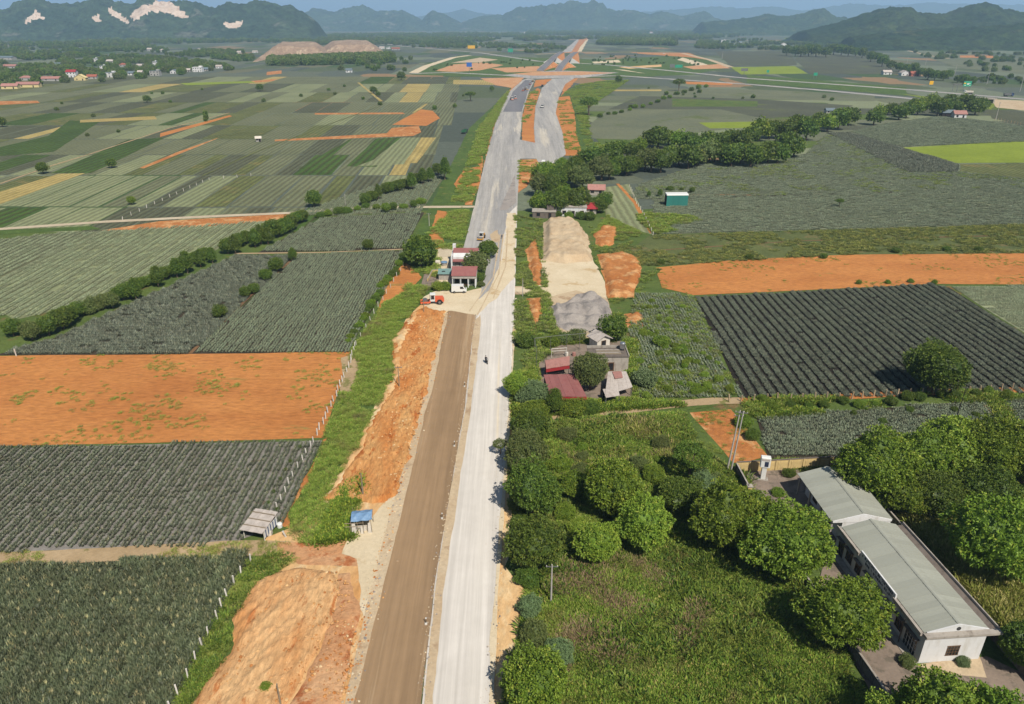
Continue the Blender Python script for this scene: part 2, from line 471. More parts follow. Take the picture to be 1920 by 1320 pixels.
gmat('crop_grey', (109, 113, 85), (99, 104, 77), 0.02, None, 0, 0.1, 0.7, 0.4, 0.7, 0.5, rows=(RW, 0.34, 0), k=0.98)
gmat('crop_light', (129, 134, 99), (117, 124, 91), 0.02, None, 0, 0.1, 0.7, 0.35, 0.6, 0.5, rows=(RW, 0.30, 0), k=0.98)
gmat('crop_dark', (89, 93, 71), (81, 85, 65), 0.02, (95, 95, 71), 0.0, 0.06, 0.6, 0.5, 0.8, 0.6, rows=(RW, 0.35, 0), k=0.98)
gmat('crop_olive', (101, 107, 65), (87, 93, 55), 0.03, (115, 109, 67), 0.05, 0.08, 0.5, 0.5, 0.8, 0.6, rows=(RW, 0.28, 0), k=0.98)
gmat('crop_green', (71, 93, 41), (59, 81, 35), 0.03, None, 0, 0.1, 0.6, 0.5, 0.8, 0.6, rows=(4.2, 0.5, 0), k=0.98)
gmat('crop_straw', (169, 151, 95), (151, 135, 83), 0.03, (143, 129, 75), 0.04, 0.1, 0.6, 0.4, 0.6, 0.4, rows=(RW, 0.22, 0), k=0.98)
gmat('crop_bright', (123, 137, 47), (111, 125, 41), 0.04, None, 0, 0.1, 0.6, 0.35, 0.6, 0.4, k=0.98)
gmat('crop_cross', (109, 113, 89), (97, 103, 83), 0.02, (91, 101, 63), 0.04, 0.03, 0.6, 0.4, 0.7, 0.5, rows=(3.0, 0.24, pi / 2), k=0.98)
gmat('crop_cross_dark', (87, 91, 73), (79, 83, 69), 0.02, (95, 105, 61), 0.03, 0.03, 0.6, 0.45, 0.7, 0.5, rows=(3.0, 0.26, pi / 2), k=0.98)
gmat('crop_cross_light', (127, 133, 103), (117, 125, 97), 0.02, None, 0, 0.1, 0.6, 0.35, 0.6, 0.5, rows=(3.0, 0.2, pi / 2), k=0.98)
PARC_L = ['crop_grey'] * 6 + ['crop_light'] * 4 + ['crop_dark'] * 5 + ['crop_olive'] * 4 + ['crop_grey'] * 6 + ['crop_light', 'crop_dark', 'crop_green', 'crop_straw']
PARC_R = ['crop_cross'] * 6 + ['crop_cross_dark'] * 5 + ['crop_cross_light'] * 3 + ['crop_olive', 'grass_weedy']

leafmat('leaf_mango', (72, 98, 28), (120, 144, 46), (162, 166, 68), 0.96)
leafmat('leaf_dark', (56, 80, 28), (100, 122, 44), (130, 138, 58), 0.97)
leafmat('leaf_olive', (78, 94, 48), (112, 124, 68), (130, 130, 78), 0.97)
leafmat('leaf_lime', (86, 112, 36), (136, 156, 54), (170, 172, 74), 0.95)
leafmat('leaf_blue', (84, 104, 66), (118, 136, 92), None)
leafmat('leaf_grass', (92, 122, 42), (142, 166, 66), (178, 164, 100), 0.98, 0.3, 0.6, ((140, 148, 74), (128, 112, 78)))
leafmat('leaf_dry', (116, 126, 50), (152, 156, 76), (176, 166, 104), 0.9, 0.3, 0.6)
leafmat('leaf_straw', (128, 108, 82), (150, 130, 100), None, 0.9, 0.2, 0.7)
leafmat('pine_grey', (92, 102, 84), (134, 144, 118), (164, 164, 128), 0.96, 0.1, 0.5)
leafmat('pine_mid', (64, 70, 56), (108, 114, 92), (152, 146, 112), 0.95, 0.1, 0.5)
leafmat('pine_light', (118, 128, 102), (156, 164, 132), (176, 174, 138), 0.96, 0.1, 0.5)
leafmat('pine_dark', (58, 68, 48), (98, 106, 78), (150, 144, 104), 0.96, 0.1, 0.5)
leafmat('pine_deep', (72, 80, 68), (114, 120, 102), (152, 148, 120), 0.97, 0.1, 0.5)
leafmat('bark', (92, 78, 64), (110, 96, 80), None, 0.9, 0.0, 0.9)

pmat('plaster_white', (226, 226, 226), 0.85, 0, 0.15, 0.6, dirt=(198, 194, 186))
pmat('plaster_cream', (212, 186, 130), 0.85, 0, 0.3, 1.2, dirt=(150, 128, 96))
pmat('concrete', (176, 168, 158), 0.9, 0, 0.3, 1.0, dirt=(120, 110, 100))
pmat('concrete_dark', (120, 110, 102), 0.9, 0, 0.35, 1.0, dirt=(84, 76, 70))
pmat('concrete_pole', (188, 182, 174), 0.85, 0, 0.2, 1.0)
pmat('post_white', (222, 216, 206), 0.8, 0, 0.2, 2.0)
pmat('post_tan', (186, 164, 134), 0.9, 0, 0.3, 2.0)
pmat('wood_grey', (150, 136, 116), 0.9, 0, 0.35, 3.0)
pmat('roof_greygreen', (166, 168, 156), 0.6, 0.0, 0.12, 0.5, dirt=(152, 152, 140), spec=0.4)
pmat('roof_red', (150, 98, 94), 0.6, 0.0, 0.18, 0.8, dirt=(142, 82, 80))
pmat('roof_redpale', (176, 128, 118), 0.6, 0.0, 0.2, 0.8, dirt=(150, 108, 100))
pmat('red_paint', (164, 52, 56), 0.6)
pmat('roof_fibro', (196, 186, 178), 0.9, 0, 0.3, 1.2, dirt=(160, 148, 138))
pmat('roof_teal', (120, 150, 146), 0.6, 0, 0.3)
pmat('teal_sheet', (52, 126, 116), 0.5, 0.0, 0.12, 0.4, spec=0.4)
pmat('glass_dark', (40, 42, 46), 0.15, 0, 0.1, 1.0, spec=0.6)
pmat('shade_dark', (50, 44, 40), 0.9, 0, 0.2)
pmat('window_wood', (110, 84, 62), 0.7)
pmat('paint_white', (228, 228, 224), 0.45, 0, 0.1, 0.8, spec=0.5)
pmat('paint_orange', (226, 104, 66), 0.45, 0, 0.15, 1.0, spec=0.5)
pmat('paint_yellow', (222, 160, 52), 0.45, 0, 0.15, 1.0, spec=0.5)
pmat('paint_blue', (60, 84, 130), 0.5, 0, 0.15)
pmat('paint_green', (60, 110, 80), 0.5, 0, 0.15)
pmat('tyre', (40, 38, 36), 0.9, 0, 0.2)
pmat('steel', (150, 148, 146), 0.4, 0.6, 0.25)
pmat('steel_bright', (206, 208, 210), 0.25, 0.85, 0.1)
pmat('dark_metal', (58, 56, 56), 0.6, 0.2, 0.2)
pmat('tarp_blue', (112, 146, 182), 0.6, 0, 0.3, 3.0, dirt=(146, 172, 196))
pmat('tarp_white', (224, 216, 204), 0.8, 0, 0.25, 2.0, dirt=(186, 172, 150))
pmat('sign_green', (46, 158, 122), 0.5, 0, 0.1)
pmat('sign_yellow', (240, 184, 30), 0.5, 0, 0.1)
pmat('sign_blue', (60, 110, 190), 0.5, 0, 0.1)
pmat('letter_blue', (44, 54, 78), 0.6, 0, 0.1)
pmat('skin', (170, 120, 92), 0.6, 0, 0.05)
pmat('cloth_dark', (46, 46, 54), 0.9, 0, 0.1)
pmat('cloth_white', (214, 210, 206), 0.9, 0, 0.1)
pmat('wall_yellow', (226, 206, 150), 0.85, 0, 0.12, 0.6)
pmat('wall_grey', (176, 174, 170), 0.85, 0, 0.2, 0.6)
pmat('tile_brick', (168, 98, 78), 0.8, 0, 0.2, 0.6)
pmat('roof_slate', (110, 124, 132), 0.7, 0, 0.2, 0.6)

# far plain: a patchwork of small plots
m, nt, bs, out = newmat('plain'); t = NT(nt)
mp = t.node('ShaderNodeMapping'); mp.inputs['Scale'].default_value = (0.018, 0.0075, 1)
t.link(t.P(), mp.inputs['Vector'])
vo = t.node('ShaderNodeTexVoronoi', distance='CHEBYCHEV'); vo.inputs['Scale'].default_value = 1.0
vo.inputs['Randomness'].default_value = 0.8
t.link(mp.outputs[0], vo.inputs['Vector'])
r = t.node('ShaderNodeValToRGB'); r.color_ramp.interpolation = 'CONSTANT'
sep = t.node('ShaderNodeSeparateColor'); t.link(vo.outputs['Color'], sep.inputs[0]); t.link(sep.outputs[0], r.inputs['Fac'])
cols = [(96, 104, 92), (84, 92, 82), (118, 126, 104), (92, 102, 74), (104, 110, 92), (76, 96, 58), (112, 112, 86), (150, 124, 92)]
ps = [0, 0.18, 0.36, 0.5, 0.64, 0.78, 0.88, 0.96]
e = r.color_ramp.elements; e[0].color = K(*cols[0], SUNLIT); e[1].position = ps[1]; e[1].color = K(*cols[1], SUNLIT)
for p_, c_ in zip(ps[2:], cols[2:]): e.new(p_).color = K(*c_, SUNLIT)
fn = t.noise(0.25, 6, 0.7)
c = t.mix(0.4, r.outputs[0], t.ramp(fn, 0.3, 0.7, (0.4, 0.4, 0.4, 1), (1.4, 1.4, 1.4, 1)), 'MULTIPLY')
t.link(c, bs.inputs['Base Color']); t.bump(fn, 0.6, 1.0, bs)

def hillmat(name, a, b, c3):
    m, nt, bs, out = newmat(name); t = NT(nt)
    n1 = t.noise(0.004, 5, 0.65, seed=2); n2 = t.noise(0.035, 7, 0.8, seed=3); n3 = t.noise(0.011, 4, 0.6, seed=4)
    c = t.mix(t.ramp(n1, 0.42, 0.58), K(*a, SUNLIT), K(*b, SUNLIT))
    c = t.mix(t.ramp(t.noise(0.007, 4, 0.6, seed=9), 0.60, 0.66), c, K(*c3, SUNLIT))
    c = t.mix(0.85, c, t.ramp(n2, 0.36, 0.62, (0.22, 0.22, 0.22, 1), (1.5, 1.5, 1.5, 1)), 'MULTIPLY')
    h = t.math('ADD', t.math('MULTIPLY', n2, 0.5), n3)
    t.link(c, bs.inputs['Base Color']); t.bump(h, 1.0, 45.0, bs)
hillmat('hill_wood', (56, 80, 44), (74, 92, 50), (96, 104, 62))
hillmat('hill_karst', (66, 88, 64), (84, 104, 74), (126, 130, 114))  # lightened so the colour carries some of the distance haze

# ================================================================== the plain and the hills
S = 32000
me = bpy.data.meshes.new('ground')
me.from_pydata([(-S, -400, 0), (S, -400, 0), (S, S, 0), (-S, S, 0)], [], [(0, 1, 2, 3)])
me.materials.append(MATS['plain'])
tag(link('ground', me), kind='structure')

def hills(name, prof, D, depth, mat, base_z=-3, seed=3, nx=260, ny=34, rough=0.10, scars=()):
    """a range: crest line given as photo (column, row) seen D metres ahead; slopes run down in front of and behind it"""
    xs = np.array([p[0] for p in prof], float); ys = np.array([p[1] for p in prof], float)
    cx = np.linspace(xs[0], xs[-1], nx)
    crest = np.array([HZ(y, D) for y in np.interp(cx, xs, ys)])
    edge = np.clip(np.minimum(cx - xs[0], xs[-1] - cx) / 12.0, 0, 1)
    crest = crest * edge
    t_ = np.linspace(0, 1, ny)
    V = []; 
    for j, tt in enumerate(t_):
        Y = D + (tt - 0.55) * depth
        u = (cx - 960) / FP
        X = u * D / math.cos(PITCH) * (0.955) * (1 + (tt - 0.55) * depth / D * 0.6)
        f = math.sin(min(tt / 0.55, 1) * pi / 2) ** 1.25 if tt <= 0.55 else math.cos((tt - 0.55) / 0.45 * pi / 2)
        n = fbm(X / (depth * 0.16) + seed, np.full(nx, Y) / (depth * 0.16), seed, 5) - 0.47
        n2 = fbm(X / (depth * 0.03), np.full(nx, Y) / (depth * 0.03) + seed, seed + 9, 3) - 0.44
        H = crest * f + (crest * rough * 4.5 * n * (1 if tt < 0.5 else 0.35) + crest * 0.26 * n2) * math.sin(pi * min(tt, 1)) ** 0.5
        if tt in (0.0, 1.0): H = H * 0 + base_z
        V += [(float(a), float(Y), float(max(b, base_z))) for a, b in zip(X, H)]
    Fc = [(j * nx + i, j * nx + i + 1, (j + 1) * nx + i + 1, (j + 1) * nx + i) for j in range(ny - 1) for i in range(nx - 1)]
    me = bpy.data.meshes.new(name); me.from_pydata(V, [], Fc)
    me.materials.append(MATS[mat]); me.materials.append(MATS['quarry_rock'])
    if scars:
        mi = np.zeros(len(Fc), np.int32)
        cp = math.cos(PITCH); sp = math.sin(PITCH)
        A = np.array(V)[np.array(Fc)].mean(1)
        d = A[:, 1] * cp - (A[:, 2] - CH) * sp; v = -(A[:, 1] * sp + (A[:, 2] - CH) * cp)
        ax, ay = 960 + FP * A[:, 0] / d, 660 + FP * v / d       # where each facet of the hillside lies, to place the quarry cuts on it
        front = A[:, 1] < D + 0.02 * depth
        for s in scars: mi[inside(s, ax, ay) & front] = 1
        me.polygons.foreach_set('material_index', mi)
    me.polygons.foreach_set('use_smooth', [True] * len(Fc)); me.update()
    return tag(link(name, me), kind='structure')

hills('hills', [(-260, 30), (-120, 18), (-40, 26), (0, 22), (25, 25), (60, 17), (90, 22), (115, 27), (148, 22), (165, 14), (190, 8), (212, 5), (240, 14), (262, 10), (285, 2), (302, -4), (318, 4), (340, 9), (352, 12), (372, 3), (385, 1), (402, 7), (418, 5), (434, 4), (455, 9), (470, 16), (482, 18), (505, 10), (540, 8), (572, 8), (590, 16), (606, 18), (622, 26), (640, 40), (655, 56)],
      3700, 900, 'hill_karst', seed=4, nx=520, ny=56, scars=[
      [(45, 44), (52, 34), (60, 30), (66, 19), (76, 27), (86, 36), (74, 34), (60, 36), (50, 46)],
      [(170, 33), (180, 28), (190, 24), (186, 33), (192, 41), (176, 38)],
      [(202, 20), (209, 14), (226, 27), (240, 38), (244, 45), (232, 42), (222, 34), (206, 27)],
      [(244, 32), (252, 18), (268, 9), (284, 10), (296, -6), (310, -2), (325, 8), (342, 20), (354, 33), (338, 35), (322, 27), (300, 22), (282, 22), (268, 29), (254, 38)],
      [(416, 41), (432, 43), (455, 39), (452, 50), (440, 53), (424, 50)]])
hills('hills', [(600, 40), (640, 14), (668, 22), (690, 20), (722, 13), (742, 22), (760, 22), (785, 19), (800, 28), (815, 38), (822, 30), (832, 22), (845, 25), (860, 33), (878, 43), (900, 34), (915, 30), (930, 28), (944, 30), (958, 22), (972, 16), (1000, 14), (1018, 10), (1036, 7), (1058, 2), (1070, 6), (1082, 5), (1094, 1), (1104, 7), (1114, 17), (1132, 20), (1150, 17), (1168, 22), (1182, 28), (1200, 23), (1216, 27), (1230, 31), (1250, 26), (1270, 22), (1288, 34), (1310, 44)],
      7600, 1500, 'hill_karst', seed=9, nx=420, ny=40)
hills('hills', [(1255, 44), (1285, 40), (1310, 37), (1340, 34), (1372, 26), (1392, 30), (1412, 30), (1432, 26), (1446, 20), (1458, 18), (1470, 24), (1482, 32), (1510, 36), (1560, 40), (1610, 44)], 5200, 1100, 'hill_wood', seed=12, nx=240, ny=36, rough=0.05)
hills('hills', [(1420, 62), (1460, 52), (1490, 42), (1512, 34), (1532, 25), (1555, 18), (1580, 15), (1596, 16), (1612, 25), (1640, 26), (1664, 26), (1684, 18), (1704, 10), (1718, 8), (1732, 12), (1752, 21), (1780, 27), (1810, 32), (1845, 34), (1872, 40), (1900, 36), (1925, 24), (1960, 10), (2020, 8), (2120, 30), (2200, 50)],
      3000, 900, 'hill_wood', seed=17, nx=380, ny=52, rough=0.05)
hills('hills', [(1500, 70), (1600, 58), (1700, 52), (1770, 46), (1830, 42), (1885, 46), (1902, 30), (1930, 18), (1990, 20), (2080, 40), (2200, 60)], 2350, 420, 'hill_wood', seed=23, nx=240, ny=36, rough=0.06)
hills('hills', [(-500, 20), (-200, 30), (100, 26), (400, 30), (620, 28), (800, 32), (850, 25), (880, 18), (905, 24), (950, 30), (1120, 26), (1180, 22), (1230, 17), (1280, 12), (1330, 17), (1370, 13), (1430, 20), (1500, 8), (1580, 11), (1640, 6), (1720, 11), (1800, 9), (1880, 14), (1980, 8), (2300, 16)], 14000, 2600, 'hill_wood', seed=29, nx=380, ny=24, rough=0.04)

# ================================================================== parcels of farmland
def parcels(xlo, xhi, ylo, yhi, wmin, wmax, mats, shear, seed, along='y', right_edge=None):
    r = random.Random(seed)
    if along == 'y':
        x = xlo
        while x < xhi:
            w = r.uniform(wmin, wmax); x2 = min(x + w, xhi)
            if xhi - x2 < 4: x2 = xhi
            s0, s1 = shear * (ylo - 300), shear * (yhi - 300)
            y0, y1 = ylo + r.uniform(0.4, 1.5), yhi - r.uniform(0.4, 1.5)
            g = r.uniform(0.15, 0.7)
            patch('field', [(x + s0 + g, y0), (x2 + s0 - g, y0), (x2 + s1 - g, y1), (x + s1 + g, y1)], r.choice(mats), 'field', (12, 0.5), True)
            x = x2
    else:
        y = ylo
        while y < yhi:
            w = r.uniform(wmin, wmax); y2 = min(y + w, yhi)
            xm = [xlo]
            while xm[-1] < xhi: xm.append(min(xhi, xm[-1] + r.uniform(55, 170)))
            for a, b in zip(xm, xm[1:]):
                patch('field', [(a + .5, y + shear * a), (b - .5, y + shear * b), (b - .5, y2 - .6 + shear * b), (a + .5, y2 - .6 + shear * a)], r.choice(mats), 'field', (14, 0.7), True)
            y = y2
YB = [298, 366, 428, 490, 560, 640, 730, 840, 960, 1090]
for i, (a, b) in enumerate(zip(YB, YB[1:])):
    parcels(-1.02 * b - 60, -38 + 6 * (i > 3), a, b, 7 + i * 0.8, 19 + i * 2.2, PARC_L, -0.05, 40 + i)
for (pts, mt) in [([(515, 262), (725, 250), (735, 240), (785, 236), (790, 248), (775, 255), (515, 265)], 'soil_orange'),
                  ([(560, 316), (655, 262), (660, 262), (592, 316)], 'crop_green'), ([(650, 312), (705, 260), (752, 258), (706, 313)], 'crop_green'),
                  ([(760, 306), (790, 258), (818, 258), (782, 306)], 'crop_straw'), ([(668, 312), (700, 300), (752, 258), (790, 258), (758, 308)], 'crop_light'),
                  ([(-40, 372), (110, 326), (160, 325), (-40, 398)], 'crop_straw'), ([(95, 325), (240, 262), (310, 258), (170, 325)], 'crop_green'),
                  ([(-60, 290), (90, 255), (130, 226), (188, 228), (100, 285), (-60, 298)], 'crop_green'),
                  ([(-60, 190), (70, 189), (75, 193), (-60, 200)], 'soil_orange'), ([(262, 315), (330, 286), (410, 258), (405, 261), (270, 316)], 'soil_orange'),
                  ([(300, 250), (430, 216), (436, 218), (300, 257)], 'soil_orange_weedy'), ([(590, 212), (755, 211), (760, 214), (590, 215)], 'soil_orange'),
                  ([(735, 234), (790, 205), (812, 208), (825, 222), (800, 236)], 'soil_orange_weedy'), ([(150, 225), (290, 218), (295, 224), (150, 230)], 'crop_straw'),
                  ([(470, 152), (520, 148), (512, 152), (470, 156)], 'soil_orange'), ([(850, 150), (955, 150), (950, 160), (850, 158)], 'crop_straw'),
                  ([(338, 156), (470, 152), (480, 155), (350, 160)], 'crop_bright'), ([(500, 135), (528, 132), (528, 138), (500, 141)], 'soil_orange')]:
    patch('field', pts, mt, 'special', (6, 0.5))
parcels(-380, -75, 258, 298, 8, 20, PARC_L, -0.05, 61)
# right-hand farmland beyond the tree belt
for i, (a, b) in enumerate([(430, 560), (560, 690), (690, 810)]):
    parcels(55, 1.02 * b + 90, a, b, 16, 44, PARC_R, -0.10, 70 + i, 'x')
for (pts, mt) in [([(1100, 238), (1140, 205), (1350, 205), (1430, 222), (1420, 235), (1300, 250), (1180, 262), (1110, 260)], 'crop_cross'),
                  ([(1140, 205), (1200, 180), (1420, 186), (1600, 198), (1560, 215), (1430, 222), (1350, 205)], 'crop_cross_dark'),
                  ([(1310, 230), (1420, 228), (1418, 240), (1330, 241)], 'crop_bright'), ([(1200, 165), (1420, 168), (1640, 178), (1640, 190), (1420, 186), (1200, 180)], 'crop_cross'),
                  ([(1260, 185), (1420, 190), (1420, 200), (1260, 200)], 'grass_weedy'), ([(1130, 168), (1240, 168), (1240, 171), (1130, 171)], 'crop_straw'),
                  ([(1370, 126), (1490, 124), (1515, 138), (1390, 140)], 'crop_bright'), ([(1500, 103), (1640, 105), (1730, 140), (1520, 138), (1490, 112)], 'crop_cross_dark'),
                  ([(1340, 96), (1480, 96), (1495, 122), (1370, 124)], 'crop_cross_dark'), ([(1850, 205), (1930, 212), (1930, 236), (1860, 222)], 'crop_dark'),
                  ([(1700, 95), (1930, 110), (1930, 140), (1800, 128)], 'crop_cross'), ([(1800, 104), (1860, 104), (1870, 109), (1800, 108)], 'soil_orange'),
                  ([(1640, 74), (1760, 76), (1760, 82), (1640, 80)], 'crop_straw'), ([(1470, 72), (1580, 69), (1600, 77), (1480, 79)], 'crop_bright')]:
    patch('field', pts, mt, 'special', (10, 0.8))

# near right farmland
R6 = [(1180, 372), (1200, 345), (1350, 300), (1510, 290), (1550, 252), (1600, 262), (1700, 322), (1800, 322), (1960, 340), (1960, 352), (1226, 374)]
R5 = [(1226, 374), (1960, 352), (1960, 420), (1220, 440)]
R6D = [(1552, 250), (1592, 249), (1800, 310), (1790, 324), (1700, 324)]
R7 = [(1594, 248), (1660, 232), (1770, 217), (1960, 242), (1960, 264), (1690, 276)]
R8 = [(1690, 277), (1960, 262), (1960, 305), (1788, 306)]
R9 = [(1800, 308), (1960, 306), (1960, 340), (1800, 324)]
R4 = [(1140, 470), (1220, 442), (1960, 420), (1960, 475), (1600, 478), (1232, 499), (1150, 496)]
RO = [(1230, 502), (1400, 486), (1600, 478), (1960, 475), (1960, 534), (1750, 533), (1300, 554), (1240, 540)]
R1 = [(1302, 558), (1500, 548), (1745, 533), (1780, 540), (1960, 652), (1960, 738), (1396, 748)]
R3 = [(1784, 538), (1960, 536), (1960, 650)]
R2 = [(1196, 548), (1300, 556), (1392, 746), (1200, 752), (1176, 700), (1180, 600)]
R10 = [(1420, 786), (1560, 772), (1850, 752), (1885, 800), (1800, 850), (1440, 860)]
R12 = [(1880, 752), (1960, 745), (1960, 810), (1905, 795)]
R11 = [(1280, 776), (1370, 768), (1440, 856), (1392, 868), (1340, 868), (1300, 830)]
RV = [(1132, 352), (1180, 345), (1225, 440), (1190, 440), (1135, 405)]
for pts, mt in ((R6, 'crop_cross'), (R5, 'crop_cross'), (R6D, 'crop_dark'), (R7, 'crop_cross'), (R8, 'crop_bright'), (R9, 'crop_olive'), (R4, 'grass_olive'), (RO, 'soil_orange_weedy'),
                (R1, 'soil_furrow_shade'), (R3, 'crop_cross_light'), (R2, 'grass_weedy'), (R10, 'soil_dark'), (R12, 'soil_dark'), (R11, 'soil_orange'), (RV, 'crop_light')):
    patch('field', pts, mt, 'special', (5, 0.5))
# near left farmland
F1 = [(-260, 1075), (0, 1064), (300, 1050), (452, 1040), (474, 1046), (420, 1150), (330, 1330), (300, 1420), (-260, 1420)]
F2 = [(-260, 848), (606, 826), (560, 925), (528, 985), (452, 1012), (440, 1020), (-260, 1046)]
FO = [(-260, 670), (660, 660), (640, 720), (606, 822), (-260, 844)]
F3 = [(560, 478), (756, 470), (738, 515), (700, 580), (652, 660), (358, 664)]
F4 = [(-10, 667), (358, 664), (556, 479), (440, 480), (300, 545), (110, 632)]
F5 = [(484, 474), (604, 408), (796, 398), (756, 468)]
F6 = [(-200, 640), (0, 585), (30, 600), (215, 555), (420, 462), (545, 412), (190, 434), (0, 520), (-200, 580)]
F7 = [(-200, 580), (0, 520), (190, 434), (120, 436), (-200, 470)]
FS = [(190, 432), (300, 415), (560, 400), (548, 410), (400, 424), (200, 433)]
FT = [(560, 400), (690, 352), (836, 328), (790, 396), (604, 406)]
for pts, mt in ((F1, 'soil_furrow_shade'), (F2, 'soil_mulch'), (FO, 'soil_orange_weedy'), (F3, 'soil_dark'), (F4, 'soil_dark'), (F5, 'soil_dark'), (F6, 'crop_light'), (F7, 'crop_grey'), (FS, 'soil_orange'), (FT, 'crop_grey')):
    patch('field', pts, mt, 'special', (5, 0.4))
patch('grass', [(-200, 440), (0, 432), (170, 424), (190, 430), (0, 440)], 'grass_green', 'verge', (4, 0.5))

# verges, banks and waste ground
patch('grass', [(-400, 1600), (-400, 700), (-300, 455), (0, 436), (800, 395), (1180, 395), (1960, 330), (2400, 700), (2400, 1600)], 'grass_weedy', 'base')
patch('bare_earth', [(440, 1420), (470, 1100), (500, 1010), (560, 985), (600, 940), (690, 790), (760, 600), (800, 560), (850, 575), (760, 960), (700, 1180), (655, 1420)], 'soil_pale', 'path', (2, 0.8))
VL = [(300, 1420), (350, 1320), (430, 1150), (474, 1048), (540, 1010), (530, 985), (606, 826), (640, 720), (660, 655), (720, 565), (760, 480), (800, 398), (850, 300), (880, 240), (950, 175), (965, 150), (985, 150), (935, 215), (905, 320), (880, 400), (870, 470), (800, 560), (760, 620), (735, 700), (715, 760), (640, 900), (600, 960), (560, 1060), (480, 1110), (430, 1220), (360, 1330), (330, 1420)]
patch('grass', VL, 'grass_green', 'verge', (3, 0.6))
VR = [(965, 400), (968, 560), (962, 650), (955, 760), (945, 900), (932, 1100), (920, 1420), (1760, 1420), (1640, 1290), (1560, 1120), (1400, 900), (1290, 770), (1396, 752), (1196, 752), (1200, 548), (1240, 505), (1150, 495), (1220, 440), (1190, 430), (1130, 400), (1100, 380), (1000, 395)]
patch('grass', VR, 'grass_weedy', 'verge', (3, 0.6))
VR2 = [(1060, 290), (1042, 215), (1048, 182), (1080, 160), (1130, 152), (1180, 150), (1100, 205), (1110, 265), (1160, 280), (1120, 300)]
patch('grass', VR2, 'grass_green', 'verge', (5, 1.0))
patch('grass', [(1560, 1120), (1640, 1290), (1760, 1420), (2300, 1420), (2100, 900), (1905, 800), (1800, 850), (1585, 862), (1440, 866)], 'grass_green', 'verge', (3, 0.5))
patch('grass', [(1690, 965), (1740, 960), (1930, 1130), (1930, 1210), (1870, 1170)], 'grass_yellow', 'verge', (3, 0.5))
# orange earth along the new road
for pts, mt in (([(1048, 182), (1068, 180), (1078, 215), (1080, 250), (1092, 292), (1060, 292), (1055, 250), (1042, 212)], 'soil_orange_weedy'),
                ([(900, 340), (918, 262), (935, 205), (952, 172), (975, 150), (985, 150), (955, 178), (940, 205), (925, 262), (905, 330), (885, 385), (870, 385)], 'soil_orange'),
                ([(978, 272), (980, 215), (990, 178), (1008, 165), (1014, 168), (1004, 200), (1001, 240), (1008, 272)], 'soil_orange_weedy'),
                ([(972, 300), (1010, 298), (1000, 340), (968, 365)], 'soil_orange'),
                ([(820, 480), (805, 440), (820, 395), (845, 398), (830, 440), (838, 478)], 'soil_orange_weedy'),
                ([(985, 470), (1005, 445), (1018, 500), (1016, 545), (1000, 530), (990, 500)], 'soil_orange'),
                ([(985, 560), (1015, 558), (1018, 590), (1005, 618), (990, 590)], 'soil_orange'),
                ([(1112, 440), (1135, 420), (1165, 425), (1150, 460), (1120, 470)], 'soil_orange'),
                ([(1120, 478), (1165, 470), (1200, 482), (1204, 510), (1190, 545), (1190, 560), (1140, 562), (1132, 520)], 'soil_orange'),
                ([(1170, 590), (1200, 582), (1212, 600), (1205, 618), (1175, 615)], 'soil_orange'),
                ([(905, 1420), (915, 1180), (930, 1040), (962, 1080), (985, 1110), (975, 1200), (945, 1260), (940, 1420)], 'soil_pale'),
                ([(930, 1100), (940, 850), (950, 700), (962, 700), (964, 880), (958, 960), (950, 1050)], 'soil_pale'),
                ([(520, 985), (560, 920), (606, 826), (615, 820), (575, 910), (540, 965), (545, 990)], 'soil_orange'),
                ([(640, 672), (672, 660), (680, 690), (660, 745), (640, 750)], 'path_dirt'),
                ([(720, 540), (760, 490), (790, 520), (765, 560), (730, 600), (700, 620)], 'soil_orange_weedy'),
                ([(850, 345), (870, 318), (905, 310), (900, 350), (860, 360)], 'soil_orange_weedy'),
                ([(878, 290), (905, 285), (905, 315), (890, 305)], 'soil_orange')):
    patch('bare_earth', pts, mt, 'verge', (1.6, 0.8))

# ---- the road under construction
BR = [(620, 1420), (650, 1320), (696, 1130), (745, 930), (800, 740), (836, 588), (845, 580), (893, 588), (885, 640), (872, 760), (848, 900), (815, 1100), (790, 1320), (775, 1420)]
patch('road', BR, 'road_brown', 'road', (1.2, 0.12))
WR = [(775, 1420), (790, 1320), (815, 1100), (848, 900), (872, 760), (885, 640), (893, 588), (928, 530), (940, 470), (950, 390), (970, 385), (968, 470), (965, 560), (962, 650), (955, 760), (945, 900), (932, 1100), (925, 1320), (920, 1420)]
patch('road', WR, 'road_white', 'road', (1.2, 0.15))
GR = [(868, 470), (890, 385), (905, 320), (920, 262), (938, 200), (955, 172), (980, 150), (990, 147), (1003, 150), (992, 172), (980, 210), (975, 262), (1003, 268), (1001, 240), (1004, 200), (1016, 165), (1035, 148), (1078, 146), (1060, 158), (1048, 182), (1042, 212), (1055, 250), (1061, 290), (1020, 320), (1005, 298), (975, 298), (970, 385), (955, 400), (938, 470)]
patch('road', GR, 'road_grey', 'road', (2.5, 0.2))
patch('road', [(868, 468), (938, 468), (944, 440), (936, 500), (918, 545), (898, 562), (906, 525), (915, 490)], 'road_grey', 'mark', (1.8, 0.5))
patch('road', [(943, 210), (962, 172), (985, 150), (1000, 151), (990, 172), (978, 210)], 'road_asphalt', 'mark', (3, 0.1))
patch('sand', [(800, 585), (790, 560), (830, 540), (870, 548), (905, 540), (935, 505), (945, 470), (950, 400), (968, 400), (966, 520), (930, 560), (893, 592), (845, 584)], 'sand_cream', 'road', (1.5, 0.6))
patch('sand', [(793, 1330), (816, 1100), (849, 900), (873, 760), (886, 640), (892, 600), (902, 590), (897, 650), (884, 770), (862, 900), (834, 1100), (812, 1330)], 'sand_tan', 'mark', (1.5, 0.35))
